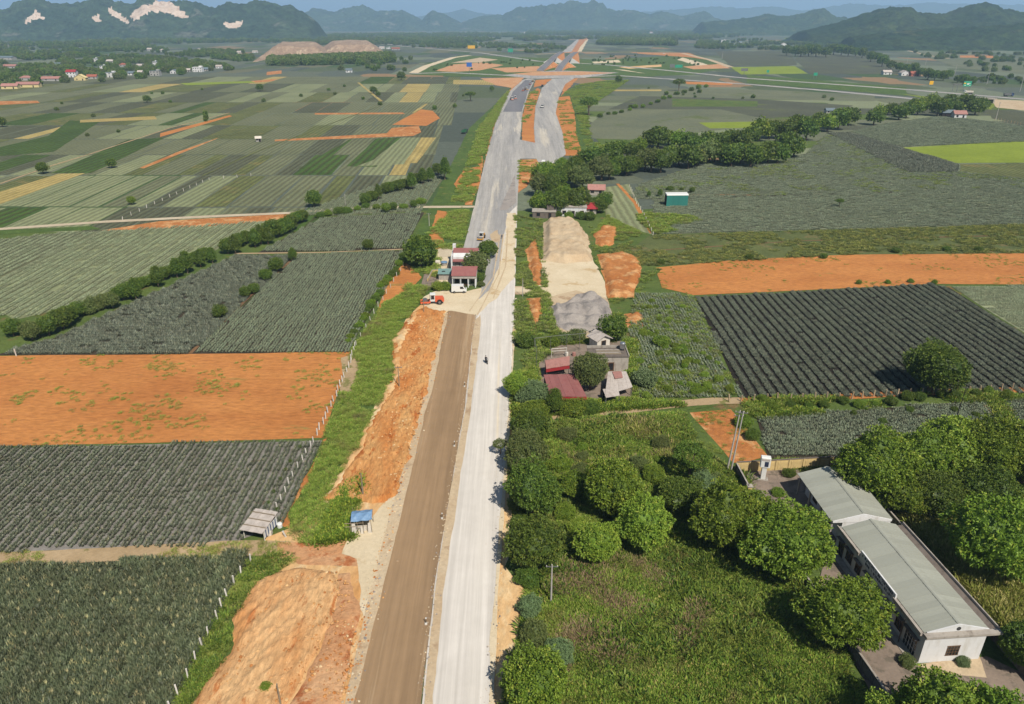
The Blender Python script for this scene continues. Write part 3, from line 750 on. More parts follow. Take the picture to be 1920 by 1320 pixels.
patch('sand', [(912, 1420), (920, 1200), (936, 1000), (947, 860), (956, 720), (962, 620), (966, 560), (969, 560), (966, 640), (960, 740), (951, 880), (940, 1020), (930, 1200), (926, 1420)], 'sand_cream', 'mark', (1.5, 0.4))
patch('sand', [(655, 1000), (690, 985), (735, 925), (745, 930), (700, 1120), (690, 1170), (672, 1140), (676, 1080), (668, 1050), (640, 1040)], 'sand_cream', 'road', (1.0, 0.5))
strip('sand', [(838, 588), (801, 742), (749, 938), (701, 1130), (654, 1325), (625, 1420)], 1.3, 'sand_tan', 'mark', rough=(1.2, 0.25), wj=0.6)
patch('gravel', [(935, 395), (965, 330), (968, 380), (950, 395)], 'gravel_grey', 'mark', (1.5, 0.4))
patch('sand', [(918, 440), (932, 432), (938, 448), (932, 456), (922, 452)], 'sand_tan', 'mark', (1.5, 0.5))
for k, (a, b, c_) in enumerate([((938, 440), (925, 520), (880, 585)), ((944, 440), (935, 515), (895, 592)), ((952, 430), (948, 500), (925, 560))]):
    strip('wheel_track', [a, b, c_], 0.4, 'sand_tan', 'mark', rough=(1.5, 0.15))
# lanes of side paths
strip('path', [(-200, 442), (0, 430), (200, 416), (420, 405), (560, 399), (640, 391), (720, 389), (890, 388)], 3.6, 'path_cream', 'path', rough=(3, 0.3))
strip('path', [(-260, 1062), (0, 1051), (220, 1040), (440, 1028), (540, 1030), (650, 1050)], 3.2, 'path_dirt', 'path', rough=(1.5, 0.35))
patch('path', [(520, 1018), (600, 1020), (640, 1010), (675, 1005), (670, 1062), (560, 1060), (520, 1040)], 'soil_red', 'path', (1.5, 0.4))
strip('path', [(1035, 782), (1150, 772), (1250, 760), (1340, 752), (1400, 752)], 2.8, 'path_dirt', 'path', rough=(1.5, 0.3))
strip('path', [(1390, 753), (1560, 746), (1700, 738), (1960, 730)], 2.4, 'soil_orange_weedy', 'path', rough=(1.5, 0.3))
strip('path', [(1158, 345), (1190, 380), (1222, 438)], 1.6, 'soil_orange_weedy', 'path', rough=(1.5, 0.2))
strip('path', [(1226, 374), (1500, 366), (1960, 353)], 1.6, 'soil_dark', 'path', rough=(3, 0.4))
strip('path', [(1300, 366), (1420, 366)], 1.6, 'soil_orange_weedy', 'path', rough=(3, 0.4))
strip('path', [(1226, 398), (1500, 388), (1960, 378)], 0.9, 'crop_cross_light', 'path', rough=(3, 0.3))
strip('path', [(1150, 478), (1230, 470), (1500, 452), (1960, 440)], 0.9, 'soil_brown', 'path', rough=(3, 0.3))
strip('path', [(1850, 760), (1880, 790), (1930, 830)], 1.8, 'soil_orange', 'path', rough=(1.5, 0.3))
strip('path', [(440, 476), (600, 474), (756, 468)], 1.2, 'path_dirt', 'path', rough=(2, 0.2))
strip('path', [(356, 664), (470, 555), (558, 478)], 1.0, 'soil_brown', 'path', rough=(2, 0.2))
strip('path', [(380, 330), (480, 285), (620, 232), (710, 200)], 1.5, 'crop_olive', 'path', rough=(4, 0.5))
strip('path', [(0, 345), (100, 310), (160, 292), (320, 240), (430, 212)], 1.5, 'path_dirt', 'path', rough=(4, 0.5))
strip('path', [(672, 155), (715, 190)], 3.0, 'crop_straw', 'path', rough=(4, 0.5))
strip('path', [(775, 212), (800, 195)], 3.0, 'crop_straw', 'path', rough=(4, 0.5))
strip('path', [(960, 545), (1010, 545), (1040, 540)], 7, 'sand_tan', 'path', rough=(1.5, 0.6))

# earth banks with relief
def bank(X, Y, d):
    r = fbm(X * 0.5, Y * 0.16, 5, 4)
    return 0.15 + 0.55 * np.abs(r - 0.47) * 2 + 0.55 * np.abs(fbm(X * 1.1 + Y * 0.7, Y * 0.5, 8, 4) - 0.47) + 0.25 * vnoise(X * 2.2, Y * 2.2, 4)
relief('earth_bank', [(838, 585), (800, 738), (748, 930), (722, 945), (640, 945), (600, 940), (640, 900), (690, 800), (735, 715), (735, 640), (770, 590), (795, 575)], 'soil_bank', 0.36, bank, edge=1.0, base=0.06, jag=1.2)
relief('earth_bank', [(740, 655), (735, 640), (770, 592), (790, 585), (760, 650), (745, 720), (700, 800), (660, 880), (625, 935), (608, 940), (640, 890), (690, 795), (730, 715)], 'soil_pale', 0.5, lambda X, Y, d: 0.5 + 0.8 * np.abs(fbm(X * 0.6, Y * 0.4, 15, 4) - 0.47) * 2 + 0.2 * vnoise(X * 2, Y * 2, 7), edge=1.2, base=0.07, jag=1.4)
def slope(X, Y, d):
    q = X * 0.85 - Y * 0.5
    w = fbm(X * 0.25, Y * 0.25, 2, 4)
    gul = 0.5 * np.abs(fbm(q * 0.8, (X * 0.5 + Y * 0.85) * 0.12, 2, 4) - 0.47) * 2
    return 0.2 + 0.9 * gul + 0.5 * fbm(X * 0.3, Y * 0.3, 12, 3) * np.clip(d / 5, 0, 1) + 0.3 * np.abs(vnoise(X * 1.4, Y * 1.4, 14) - 0.5) + 0.12 * vnoise(X * 3.1, Y * 3.1, 15)
relief('earth_bank', [(340, 1420), (360, 1320), (428, 1225), (440, 1160), (480, 1090), (520, 1070), (580, 1066), (630, 1068), (640, 1110), (600, 1220), (540, 1330), (500, 1420)], 'soil_slope', 0.3, slope, edge=0.8, base=0.08, jag=1.0)
relief('earth_bank', [(500, 1420), (540, 1330), (600, 1220), (636, 1075), (662, 1070), (680, 1160), (664, 1230), (648, 1320), (625, 1420)], 'soil_red', 0.45, lambda X, Y, d: 0.15 + 0.45 * fbm(X * 0.6, Y * 0.6, 22, 4), edge=1.5, base=0.08, jag=0.8)
# stockpiles on the right
def pile(X, Y, d): return 1.9 * np.clip(d / 2.5, 0, 1) * (0.8 + 0.3 * fbm(X * 0.2, Y * 0.13, 3, 4)) + 2.2 * np.abs(fbm(X * 0.35, Y * 0.25, 26, 4) - 0.47) + 0.5 * np.abs(fbm(X * 1.2, Y * 1.2, 6, 3) - 0.45)
relief('sand_pile', [(1018, 418), (1040, 412), (1082, 414), (1102, 440), (1112, 490), (1060, 496), (1016, 490)], 'sand_tan', 0.55, pile, edge=2.5, base=0.1, jag=0.8, label='large tan crushed stone stockpile right of the road', cat='stockpile')
patch('gravel', [(1014, 488), (1112, 486), (1135, 530), (1138, 560), (1060, 565), (1000, 548), (965, 548), (966, 540), (1015, 535)], 'sand_cream', 'road', (1.5, 0.6))
patch('gravel', [(1020, 560), (1080, 545), (1140, 560), (1152, 600), (1130, 635), (1060, 635), (1040, 610)], 'sand_tan', 'road', (1.5, 0.6))
def heaps(X, Y, d):
    cell = np.abs(np.sin(X * 0.62 + 2.5 * vnoise(X * 0.2, Y * 0.2, 3))) * np.abs(np.sin(Y * 0.42 + 2.5 * vnoise(X * 0.2, Y * 0.2, 9)))
    return np.clip(d / 1.5, 0, 1) * (0.25 + 1.25 * cell + 0.6 * np.abs(fbm(X * 0.8, Y * 0.8, 45, 3) - 0.47) + 0.25 * vnoise(X * 2, Y * 2, 9))
relief('gravel_heap', [(1030, 575), (1060, 568), (1085, 552), (1120, 552), (1142, 570), (1152, 598), (1125, 622), (1060, 622), (1040, 608)], 'gravel_grey', 0.45, heaps, edge=1.5, base=0.18, jag=0.8, label='grey gravel heaps tipped beside the stockpile, nearer the house', cat='gravel heap')
for k, (pts, lb) in enumerate([([(1112, 440), (1132, 424), (1160, 428), (1150, 458), (1122, 466)], 'orange earth mound at the far right corner of the stockpile'),
                 ([(1124, 482), (1165, 474), (1198, 486), (1200, 512), (1186, 545), (1186, 556), (1146, 558), (1134, 520)], 'broad orange earth mound right of the stockpile'),
                 ([(988, 470), (1004, 450), (1016, 500), (1014, 540), (1002, 525)], 'narrow orange earth mound between the road and the stockpile'),
                 ([(988, 562), (1012, 560), (1016, 590), (1004, 612)], 'small orange earth mound left of the gravel heaps'),
                 ([(1174, 592), (1200, 585), (1210, 600), (1190, 612)], 'little orange earth mound right of the gravel heaps')]):
    relief('earth_mound', pts, 'soil_orange', 0.6, lambda X, Y, d: 0.3 + 1.2 * fbm(X * 0.3, Y * 0.3, 60, 4), edge=1.5, base=0.1, jag=1.0, label=lb, cat='earth mound')
# ================================================================== interchange far ahead
for pts, mt, ly in (([(770, 140), (800, 120), (860, 104), (1000, 108), (1130, 112), (1300, 102), (1375, 125), (1300, 140), (1160, 146), (960, 146)], 'grass_green', 'verge'),
                ([(815, 133), (850, 121), (905, 117), (945, 122), (900, 132), (850, 135)], 'soil_red', 'verge'), ([(845, 118), (900, 108), (935, 112), (900, 117)], 'sand_tan', 'verge'),
                ([(920, 128), (1010, 124), (1020, 134), (950, 136)], 'soil_red', 'verge'), ([(1110, 116), (1160, 112), (1165, 117), (1115, 119)], 'sand_cream', 'verge'),
                ([(1160, 126), (1240, 121), (1240, 125), (1180, 129)], 'soil_pale', 'verge'), ([(1180, 98), (1290, 99), (1330, 113), (1300, 108), (1200, 101)], 'soil_orange', 'verge'),
                ([(1280, 108), (1330, 122), (1345, 126), (1310, 124), (1270, 112)], 'sand_cream', 'verge'), ([(1280, 125), (1350, 120), (1370, 128), (1300, 130)], 'soil_red', 'verge'),
                ([(900, 147), (985, 145), (960, 165), (930, 160)], 'soil_red', 'verge'), ([(1060, 150), (1085, 146), (1068, 165), (1052, 180)], 'soil_orange', 'verge'),
                ([(1005, 150), (1035, 148), (1020, 160), (1000, 164)], 'soil_orange_weedy', 'verge'),
                ([(1150, 130), (1210, 138), (1170, 131)], 'sand_cream', 'path'), ([(1270, 153), (1380, 155), (1370, 160), (1290, 158)], 'soil_orange_weedy', 'verge'),
                ([(1400, 140), (1700, 164), (1700, 180), (1560, 168), (1400, 156)], 'grass_green', 'verge'),
                ([(1690, 176), (1780, 186), (1870, 186), (1860, 206), (1800, 200)], 'grass_yellow', 'verge'), ([(1860, 186), (1930, 190), (1930, 208), (1868, 202)], 'sand_tan', 'verge'),
                ([(1000, 148), (940, 141), (1040, 132), (1160, 136), (1095, 146)], 'road_grey', 'road')):
    patch('bare_earth' if 'soil' in mt or 'sand' in mt else ('road' if 'road' in mt else 'grass'), pts, mt, ly, (8, 2.0))
strip('road', [(772, 138), (840, 136), (960, 142), (1080, 144), (1160, 142), (1250, 148), (1400, 158), (1560, 171), (1720, 186)], 13, 'road_grey', 'road', rough=(12, 0.5))
strip('road', [(775, 137), (800, 124), (850, 108), (880, 104)], 15, 'sand_cream', 'road', rough=(12, 1))
strip('road', [(700, 80), (770, 88), (900, 99), (1010, 115), (1130, 121), (1250, 132), (1400, 147), (1560, 158), (1700, 168), (1940, 188)], 12, 'road_grey', 'mark', rough=(14, 0.3))
strip('road', [(1005, 102), (1060, 99), (1110, 99), (1280, 100), (1330, 112), (1370, 126)], 12, 'sand_tan', 'road', rough=(14, 1))
patch('bare_earth', [(960, 139), (1000, 135), (1090, 134), (1152, 137), (1090, 141), (1000, 142)], 'soil_red', 'mark', (10, 1.5))
patch('road', [(1052, 99), (1060, 92), (1080, 76), (1100, 70), (1108, 71), (1098, 78), (1092, 92), (1086, 99)], 'soil_orange', 'road', (14, 3))
patch('road', [(1052, 99), (1060, 92), (1082, 74), (1086, 74), (1076, 90), (1072, 97)], 'road_grey', 'mark', (14, 3))
patch('road', [(1083, 97), (1088, 88), (1098, 76), (1106, 71), (1102, 76), (1094, 90), (1090, 97)], 'sand_cream', 'mark', (14, 3))
strip('road', [(-120, 73), (100, 75), (220, 76), (420, 78), (640, 79)], 18, 'sand_cream', 'path', rough=(40, 2))
strip('path', [(1690, 92), (1740, 104), (1780, 110)], 6, 'sand_tan', 'path', rough=(14, 1))

def flyover(line, w, label):
    """carriageway that climbs an earth ramp, crosses on a bridge deck and comes down"""
    P = [G(x, y, z) for x, y, z in line]
    root = thing('flyover', label, 'bridge', (P[0].x, P[0].y, 0), 0, 'twin flyovers of the interchange')
    o = Vector((P[0].x, P[0].y, 0)); P = [p - o for p in P]
    N = []
    for i, p in enumerate(P):
        d = P[min(i + 1, len(P) - 1)] - P[max(i - 1, 0)]; d.z = 0; d.normalize(); N.append(Vector((d.y, -d.x, 0)))
    deck = MB(); par = [MB(), MB()]
    for i in range(len(P) - 1):
        a, b = P[i], P[i + 1]; na, nb = N[i] * w, N[i + 1] * w; dz = Vector((0, 0, 0.9))
        q = [a - na, a + na, b + nb, b - nb]
        deck.add([v - dz for v in q] + q, [(3, 2, 1, 0), (4, 5, 6, 7), (0, 1, 5, 4), (1, 2, 6, 5), (2, 3, 7, 6), (3, 0, 4, 7)])
        for s, mbp in zip((-1, 1), par):
            c0, c1 = a + na * s * 0.99, b + nb * s * 0.99; up = Vector((0, 0, 0.9))
            e0, e1 = c0 + N[i] * s * 0.4, c1 + N[i + 1] * s * 0.4
            mbp.add([c0, c1, e1, e0, c0 + up, c1 + up, e1 + up, e0 + up], [(0, 1, 2, 3), (7, 6, 5, 4), (0, 4, 5, 1), (3, 2, 6, 7), (0, 3, 7, 4), (1, 5, 6, 2)])
    deck.build('deck', 'road_asphalt', root)
    for mbp in par: mbp.build('parapet', 'concrete', root)
    for lo, hi, nm in ((0, 2, 'ramp'), (3, len(P) - 1, 'ramp')):
        e = MB()
        for i in range(lo, hi):
            a, b = P[i].copy(), P[i + 1].copy(); a.z -= 0.9; b.z -= 0.9
            A = [a - N[i] * w, a + N[i] * w, a + N[i] * (w + max(a.z, 0) * 1.7), a - N[i] * (w + max(a.z, 0) * 1.7)]
            B = [b - N[i + 1] * w, b + N[i + 1] * w, b + N[i + 1] * (w + max(b.z, 0) * 1.7), b - N[i + 1] * (w + max(b.z, 0) * 1.7)]
            for q in (A, B):
                q[2].z = -0.3; q[3].z = -0.3
            e.add(A + B, [(0, 4, 7, 3), (1, 2, 6, 5), (2, 3, 7, 6), (0, 1, 5, 4), (0, 3, 2, 1), (4, 5, 6, 7)])
        e.build(nm, 'soil_orange', root)
    for i, s in ((2, 1), (3, -1)):
        d = (P[3] - P[2]); d.z = 0; d.normalize()
        ab = MB(); c = P[i]; n = N[i]
        q = [c + n * (w + 0.3), c - n * (w + 0.3), c - n * (w + c.z * 1.6), c + n * (w + c.z * 1.6)]
        q[0].z = q[1].z = c.z - 0.95; q[2].z = q[3].z = -0.3
        ab.add([v + d * s * 0.3 for v in q] + [v + d * s * 2.5 for v in q], [(0, 1, 2, 3), (7, 6, 5, 4), (0, 3, 7, 4), (1, 5, 6, 2), (0, 4, 5, 1), (3, 2, 6, 7)])
        ab.build('abutment', 'plaster_white', root)
flyover([(1013, 132, 0.95), (1024, 122, 4.5), (1032, 114.5, 9), (1039, 107, 10), (1046, 101.5, 7), (1054, 97, 0.95)], 5.5, 'left carriageway flyover at the interchange with white abutments')
flyover([(1047, 132, 0.95), (1054, 122, 4.5), (1060, 115.5, 9), (1067, 108, 10), (1073, 102, 7), (1080, 97.5, 0.95)], 5.5, 'right carriageway flyover at the interchange with white abutments')

# tips of quarry waste beyond the fields
def tip(h): return lambda X, Y, d: h * np.clip(d / 38, 0, 1) * (0.9 + 0.2 * fbm(X / 30, Y / 30, 3)) + 3.0 * np.abs(fbm(X / 12, Y / 40, 7) - 0.47) * np.clip(d / 10, 0, 1)
relief('spoil_heap', [(470, 118), (500, 112), (560, 112), (625, 110), (620, 96), (560, 95), (505, 97)], 'spoil', 6, tip(24), edge=4, label='flat topped pink spoil heap beyond the fields, left of the pair', cat='spoil heap')
relief('spoil_heap', [(600, 104), (650, 104), (725, 102), (712, 90), (650, 88), (600, 92)], 'spoil', 6, tip(22), edge=4, label='paler spoil heap beyond the fields, right of the pair', cat='spoil heap')

# ================================================================== plant shapes
def rosettes(name, seed, L, rows, step, leaves, hgt, wid, mat, zbase=0.0, elmin=18):
    """a stretch of pineapple bed: plants of stiff arching leaves in staggered rows along Y"""
    r = np.random.default_rng(seed); V = []; Fc = []; T = []
    for k, rx in enumerate(rows):
        for y in np.arange(-L / 2 + step / 2 + (k % 2) * step * 0.4 - 0.1, L / 2, step):
            px_, py_ = rx + r.normal(0, 0.05), y + r.normal(0, 0.06); s = hgt * r.uniform(0.75, 1.2); pt = r.uniform(0, 0.5)
            for i in range(leaves):
                a = i * 2.4 + r.uniform(-.3, .3); el = math.radians(r.uniform(elmin, 80)); ln = s * r.uniform(0.8, 1.15)
                d = np.array([math.cos(a) * math.cos(el), math.sin(a) * math.cos(el), math.sin(el)])
                sidev = np.array([-math.sin(a), math.cos(a), 0]) * wid * r.uniform(0.7, 1.2)
                b = np.array([px_, py_, zbase]); mid = b + d * ln * 0.55; tipv = b + d * ln + np.array([0, 0, -ln * 0.22 * (1 - el / 2)])
                n = len(V)
                V += [b - sidev * 0.5, b + sidev * 0.5, mid + sidev * 0.5, mid - sidev * 0.5, tipv]
                Fc += [(n, n + 1, n + 2, n + 3), (n + 3, n + 2, n + 4)]
                tt = pt + r.uniform(0, 0.5); T += [tt, tt]
    return proto(leaf_mesh(name, [tuple(map(float, v)) for v in V], Fc, T, mat))
def tuft(name, seed, n, rad, hgt, wid, mat, up=0.5):
    r = np.random.default_rng(seed); V = []; Fc = []; T = []
    for i in range(n):
        a = r.uniform(0, 2 * pi); q = rad * math.sqrt(r.uniform(0, 1)); b = np.array([q * math.cos(a), q * math.sin(a), 0.0])
        a2 = a + r.normal(0, 0.8); el = r.uniform(up, 1.45); ln = hgt * r.uniform(0.55, 1.2)
        d = np.array([math.cos(a2) * math.cos(el), math.sin(a2) * math.cos(el), math.sin(el)])
        sd = np.array([-math.sin(a2), math.cos(a2), r.normal(0, 0.3)]) * wid * r.uniform(0.6, 1.3)
        n0 = len(V); V += [b, b + d * ln * 0.6 + sd, b + d * ln + np.array([0, 0, -ln * 0.15]), b + d * ln * 0.6 - sd]
        Fc.append((n0, n0 + 1, n0 + 2, n0 + 3)); T.append(r.uniform(0, 1))
    return proto(leaf_mesh(name, [tuple(map(float, v)) for v in V], Fc, T, mat))

def bedset(tagname, mat, hgt, wid, leaves=13, L=1.6, rows=(-0.32, 0.32), step=0.34, elmin=18):
    return [rosettes(f'{tagname}{k}', 100 + k + len(tagname) * 7, L, rows, step, leaves, hgt, wid, mat, 0.0, elmin) for k in range(4)]
BED_DEEP = bedset('bed_deep', 'pine_dark', 0.9, 0.10, 14, rows=(-0.48, 0.02, 0.46))
BED_MULCH = bedset('bed_mulch', 'pine_mid', 0.6, 0.085, 13, rows=(-0.3, 0.3), step=0.3, elmin=40)
BED_GREY = bedset('bed_grey', 'pine_grey', 0.58, 0.085, 12, rows=(-0.3, 0.3), elmin=38)
BED_LIGHT = bedset('bed_light', 'pine_light', 0.6, 0.10, 10, L=3.2, rows=(-0.4, 0.4), step=0.40, elmin=36)
BED_MID = bedset('bed_mid', 'pine_grey', 0.7, 0.11, 9, L=3.2, rows=(-0.36, 0.36), step=0.42, elmin=36)
BED_DARK = bedset('bed_dark', 'pine_deep', 0.85, 0.10, 11, L=1.6, rows=(-0.45, 0.0, 0.45), step=0.38)
BED_FUR = bedset('bed_furrow', 'pine_deep', 0.6, 0.09, 12, L=1.6, rows=(-0.45, -0.15, 0.15, 0.45), step=0.34, elmin=42)
def crop(pts, protos, label, sx=1.65, L=1.6, scl=1.0, along='y', inset=0.2, gaps=0.02, jit=0.06, seed=1, world=False):
    poly = pts if world else GP(pts); xs = [p[0] for p in poly]; ys = [p[1] for p in poly]
    sx = sx * (scl if scl < 1 else 1); L = L * scl * 0.98
    if along == 'y': X, Y = np.meshgrid(np.arange(min(xs), max(xs), sx), np.arange(min(ys), max(ys), L))
    else: X, Y = np.meshgrid(np.arange(min(xs), max(xs), L), np.arange(min(ys), max(ys), sx))
    X = X.ravel(); Y = Y.ravel()
    wob = (fbm(Y / 12, Y * 0 + 3, seed) - 0.47) * 0.5
    X = X + (wob if along == 'y' else 0); Y = Y + (0 if along == 'y' else (fbm(X / 12, X * 0 + 3, seed) - 0.47) * 0.5)
    k = inside(poly, X, Y) & (edge_dist(poly, X, Y) > inset)
    r = np.random.default_rng(seed); k &= r.uniform(0, 1, X.shape) > gaps
    X, Y = X[k], Y[k]; n = len(X)
    X = X + r.normal(0, jit, n); Y = Y + r.normal(0, jit, n)
    hv = 0.96 + 0.22 * fbm(X / 9, Y / 9, seed + 5)
    rot = r.integers(0, 2, n) * pi + r.normal(0, 0.04, n) + (pi / 2 if along == 'x' else 0)
    return scatter('pineapple_crop', np.stack([X, Y, np.full(n, 0.06)], 1), scl * hv, protos, label, 'crop', rot)
crop(F1, BED_DEEP, 'dense dark green pineapple crop filling the nearest field, bottom left', 1.62, 1.45, 1.0, inset=0.15, seed=2, jit=0.14)
crop(F2, BED_MULCH, 'grey green pineapple rows with bare furrows beside the tin hut', 1.62, 1.55, 1.0, seed=3, gaps=0)
crop(F3, BED_GREY, 'grey green pineapple rows between the lone small trees and the road verge', 1.5, 1.55, 1.05, seed=4, gaps=0.003)
crop(F4, BED_DARK, 'dark weedy pineapple crop along the foot of the tree hedge', 1.5, 1.5, 1.05, gaps=0.06, seed=5)
crop(F5, BED_MID, 'dark grey pineapple rows between the tree hedge and the houses by the road', 1.65, 3.1, 1.0, seed=6)
crop(F6, BED_LIGHT, 'pale pineapple strips behind the tree hedge', 2.3, 3.1, 1.0, seed=7, gaps=0.05)
crop(F7, BED_LIGHT, 'pale pineapple strips at the left edge below the cream path', 2.3, 3.1, 1.0, seed=8)
crop(FT, BED_MID, 'small wedge of pineapple rows behind the path junction', 1.8, 3.1, 1.0, seed=9)
crop(R1, BED_FUR, 'dark pineapple beds with deep straight furrows right of the houses', 2.15, 1.5, 1.0, seed=10, gaps=0.01)
crop(R2, BED_MID, 'thin grey pineapple rows among green shrubs left of the dark beds', 1.7, 3.1, 0.85, seed=11, gaps=0.1)
crop(R3, BED_LIGHT, 'pale pineapple rows running crosswise right of the dark beds', 1.7, 3.1, 0.9, 'x', seed=12)
crop(R10, BED_GREY, 'pineapple plot behind the walled yard', 1.35, 1.55, 1.15, 'x', seed=13)
crop(R12, BED_GREY, 'corner of a pineapple plot at the right edge', 1.5, 1.55, 1.0, 'x', seed=14)
crop(R5, BED_MID, 'wide pineapple field behind the orange field, right', 1.55, 3.0, 0.8, 'x', seed=15, gaps=0.14, jit=0.3)
crop(R6, BED_MID, 'pineapple field below the dark tree belt', 1.55, 3.0, 0.8, 'x', seed=16, gaps=0.14, jit=0.3)
crop(R6D, BED_DARK, 'dark diagonal strip of old pineapples below the tree belt', 1.8, 1.55, 1.3, 'x', seed=17, gaps=0.1)
crop(R7, BED_MID, 'pale pineapple field above the bright green plot', 2.0, 3.1, 1.0, 'x', seed=18)

# weeds and grass
TG = [tuft(f'grass_tuft{k}', 200 + k, 64, 0.6, 0.5, 0.03, 'leaf_grass') for k in range(4)]
TW = [tuft(f'weed_tuft{k}', 220 + k, 64, 0.6, 0.5, 0.045, 'leaf_grass') for k in range(4)]
TO = [tuft(f'olive_tuft{k}', 240 + k, 40, 0.55, 0.5, 0.06, 'leaf_olive') for k in range(3)]
TD = [tuft(f'dry_tuft{k}', 260 + k, 46, 0.55, 0.75, 0.03, 'leaf_dry') for k in range(3)]
TK = [tuft(f'dark_tuft{k}', 320 + k, 60, 0.7, 0.75, 0.055, 'leaf_dark') for k in range(3)]
TS = [tuft(f'straw_tuft{k}', 280 + k, 60, 0.7, 0.6, 0.02, 'leaf_straw', 0.2) for k in range(3)]
TB = [tuft(f'broad_tuft{k}', 300 + k, 60, 0.6, 0.6, 0.06, 'leaf_mango') for k in range(3)]
def weeds(pts, density, protos, label, name='grass', smin=0.6, smax=1.4, thr=0.0, fs=7.0, seed=1, z=0.08, holes=(), cap=40000):
    poly = GP(pts); x, y = rand_in(poly, density, seed, cap * 3)
    f = fbm(x / fs, y / fs, seed + 3, 4); k = f > thr
    for h in holes: k &= ~inside(GP(h), x, y)
    x, y, f = x[k][:cap], y[k][:cap], f[k][:cap]
    s = np.random.default_rng(seed).uniform(smin, smax, len(x)) * (0.7 + 0.7 * f)
    return scatter(name, np.stack([x, y, np.full(len(x), z)], 1), s, protos, label, 'grass')
BR_ALL = [(610, 1420), (650, 1320), (700, 1000), (800, 738), (840, 560), (970, 380), (968, 560), (958, 760), (946, 900), (934, 1100), (918, 1420)]
YARD = [(1395, 875), (1580, 862), (1660, 980), (1730, 1060), (1930, 1250), (1930, 1340), (1620, 1330), (1560, 1180), (1420, 950)]
MEADOW = [(1045, 790), (1280, 778), (1300, 830), (1345, 870), (1400, 900), (1440, 1010), (1560, 1140), (1610, 1240), (1660, 1330), (1660, 1420), (930, 1420), (985, 1180), (990, 1060), (965, 960), (960, 860)]
MOUNDS = [[(1112, 440), (1132, 424), (1160, 428), (1150, 458), (1122, 466)], [(1118, 478), (1165, 470), (1204, 482), (1206, 512), (1190, 560), (1140, 562), (1130, 520)],
          [(982, 470), (1004, 445), (1018, 500), (1016, 545), (998, 530)], [(984, 560), (1015, 556), (1018, 590), (1004, 620)], [(1168, 590), (1200, 580), (1214, 600), (1190, 620)]]
weeds(MEADOW, 7.0, TW + TG, 'tangled green weeds of the waste meadow between road and walled yard', smin=0.7, smax=1.7, seed=21, holes=[YARD, R11])
weeds(MEADOW, 2.2, TB + TO, 'broad leaved weeds in clumps across the waste meadow', 'weeds', 0.6, 1.3, thr=0.52, fs=5, seed=22, holes=[YARD, R11])
weeds(MEADOW, 1.6, TK, 'dark green weed clumps across the waste meadow', 'weeds', 0.5, 1.2, thr=0.55, fs=3.5, seed=52, holes=[YARD, R11])
weeds(MEADOW, 0.5, TK, 'taller dark weeds standing singly in the waste meadow', 'weeds', 0.9, 1.9, thr=0.4, fs=6, seed=53, holes=[YARD, R11])
weeds([(1030, 1070), (1180, 1040), (1330, 1150), (1250, 1290), (1040, 1290)], 4.0, TS, 'dry brown stalks in the waste meadow', 'dry_stalks', 0.9, 1.9, thr=0.53, fs=4, seed=23)
weeds([(1040, 800), (1270, 785), (1290, 870), (1100, 890)], 3.0, TS + TD, 'dry brown brush at the top of the waste meadow', 'dry_stalks', 0.9, 2.0, thr=0.49, fs=4, seed=24)
VLN = [(220, 1420), (326, 1320), (408, 1150), (464, 1052), (520, 1040), (560, 1050), (530, 1070), (480, 1100), (440, 1160), (425, 1230), (360, 1325), (330, 1420)]
weeds(VLN, 6.0, TG + TG + TK, 'green weed strip between the near fence and the orange slope', smin=0.45, smax=1.0, seed=25)
VLM = [(530, 985), (606, 826), (640, 740), (662, 655), (720, 570), (770, 545), (800, 545), (770, 590), (737, 640), (737, 715), (690, 800), (640, 895), (610, 935), (660, 915), (676, 940), (650, 1010), (590, 1025), (540, 1005)]
weeds(VLM, 5.0, TG, 'lush grass strip between the left fields and the orange earth bank', smin=0.6, smax=1.3, seed=26, thr=0.22, holes=[[(514, 988), (552, 930), (602, 826), (616, 820), (576, 912), (545, 965), (552, 992)], [(640, 690), (668, 668), (676, 690), (660, 735), (645, 740)]])
weeds([(600, 1000), (640, 920), (680, 890), (690, 920), (655, 960), (660, 1010), (595, 1022)], 5.0, TB, 'thick green creepers beside the tarpaulin hut', 'creepers', 0.9, 1.7, seed=27)
weeds([(800, 545), (760, 560), (770, 480), (840, 395), (880, 300), (905, 270), (895, 350), (880, 395), (868, 460), (830, 480), (820, 540)], 1.6, TG, 'green roadside grass beyond the houses left of the road', smin=0.9, smax=2.0, seed=28, thr=0.4)
weeds([(880, 300), (900, 240), (945, 180), (955, 170), (925, 235), (908, 290)], 0.6, TG, 'green roadside grass far along the left verge', smin=1.5, smax=3.0, seed=29)
weeds([(966, 405), (1014, 412), (1018, 500), (1030, 560), (1040, 612), (1060, 640), (1000, 690), (965, 690), (968, 560), (1000, 548), (968, 530)], 3.0, TW + TO, 'scrubby weeds between the road and the stockpile', smin=0.6, smax=1.5, seed=30, thr=0.42, holes=MOUNDS)
weeds([(1104, 425), (1200, 440), (1150, 495), (1240, 505), (1200, 548), (1180, 600), (1190, 640), (1150, 640), (1152, 590), (1138, 540), (1115, 480)], 2.2, TW + TO, 'green weeds round the orange mounds right of the stockpile', smin=0.6, smax=1.4, seed=31, thr=0.44, holes=MOUNDS)
weeds(R4, 2.0, TO + TO + TD, 'olive weeds of the fallow band above the orange field, right', smin=0.5, smax=1.2, seed=32, thr=0.40)
weeds(R2, 1.2, TW + TO, 'green weeds among the shrubs left of the dark beds', smin=0.6, smax=1.3, seed=33, thr=0.45)
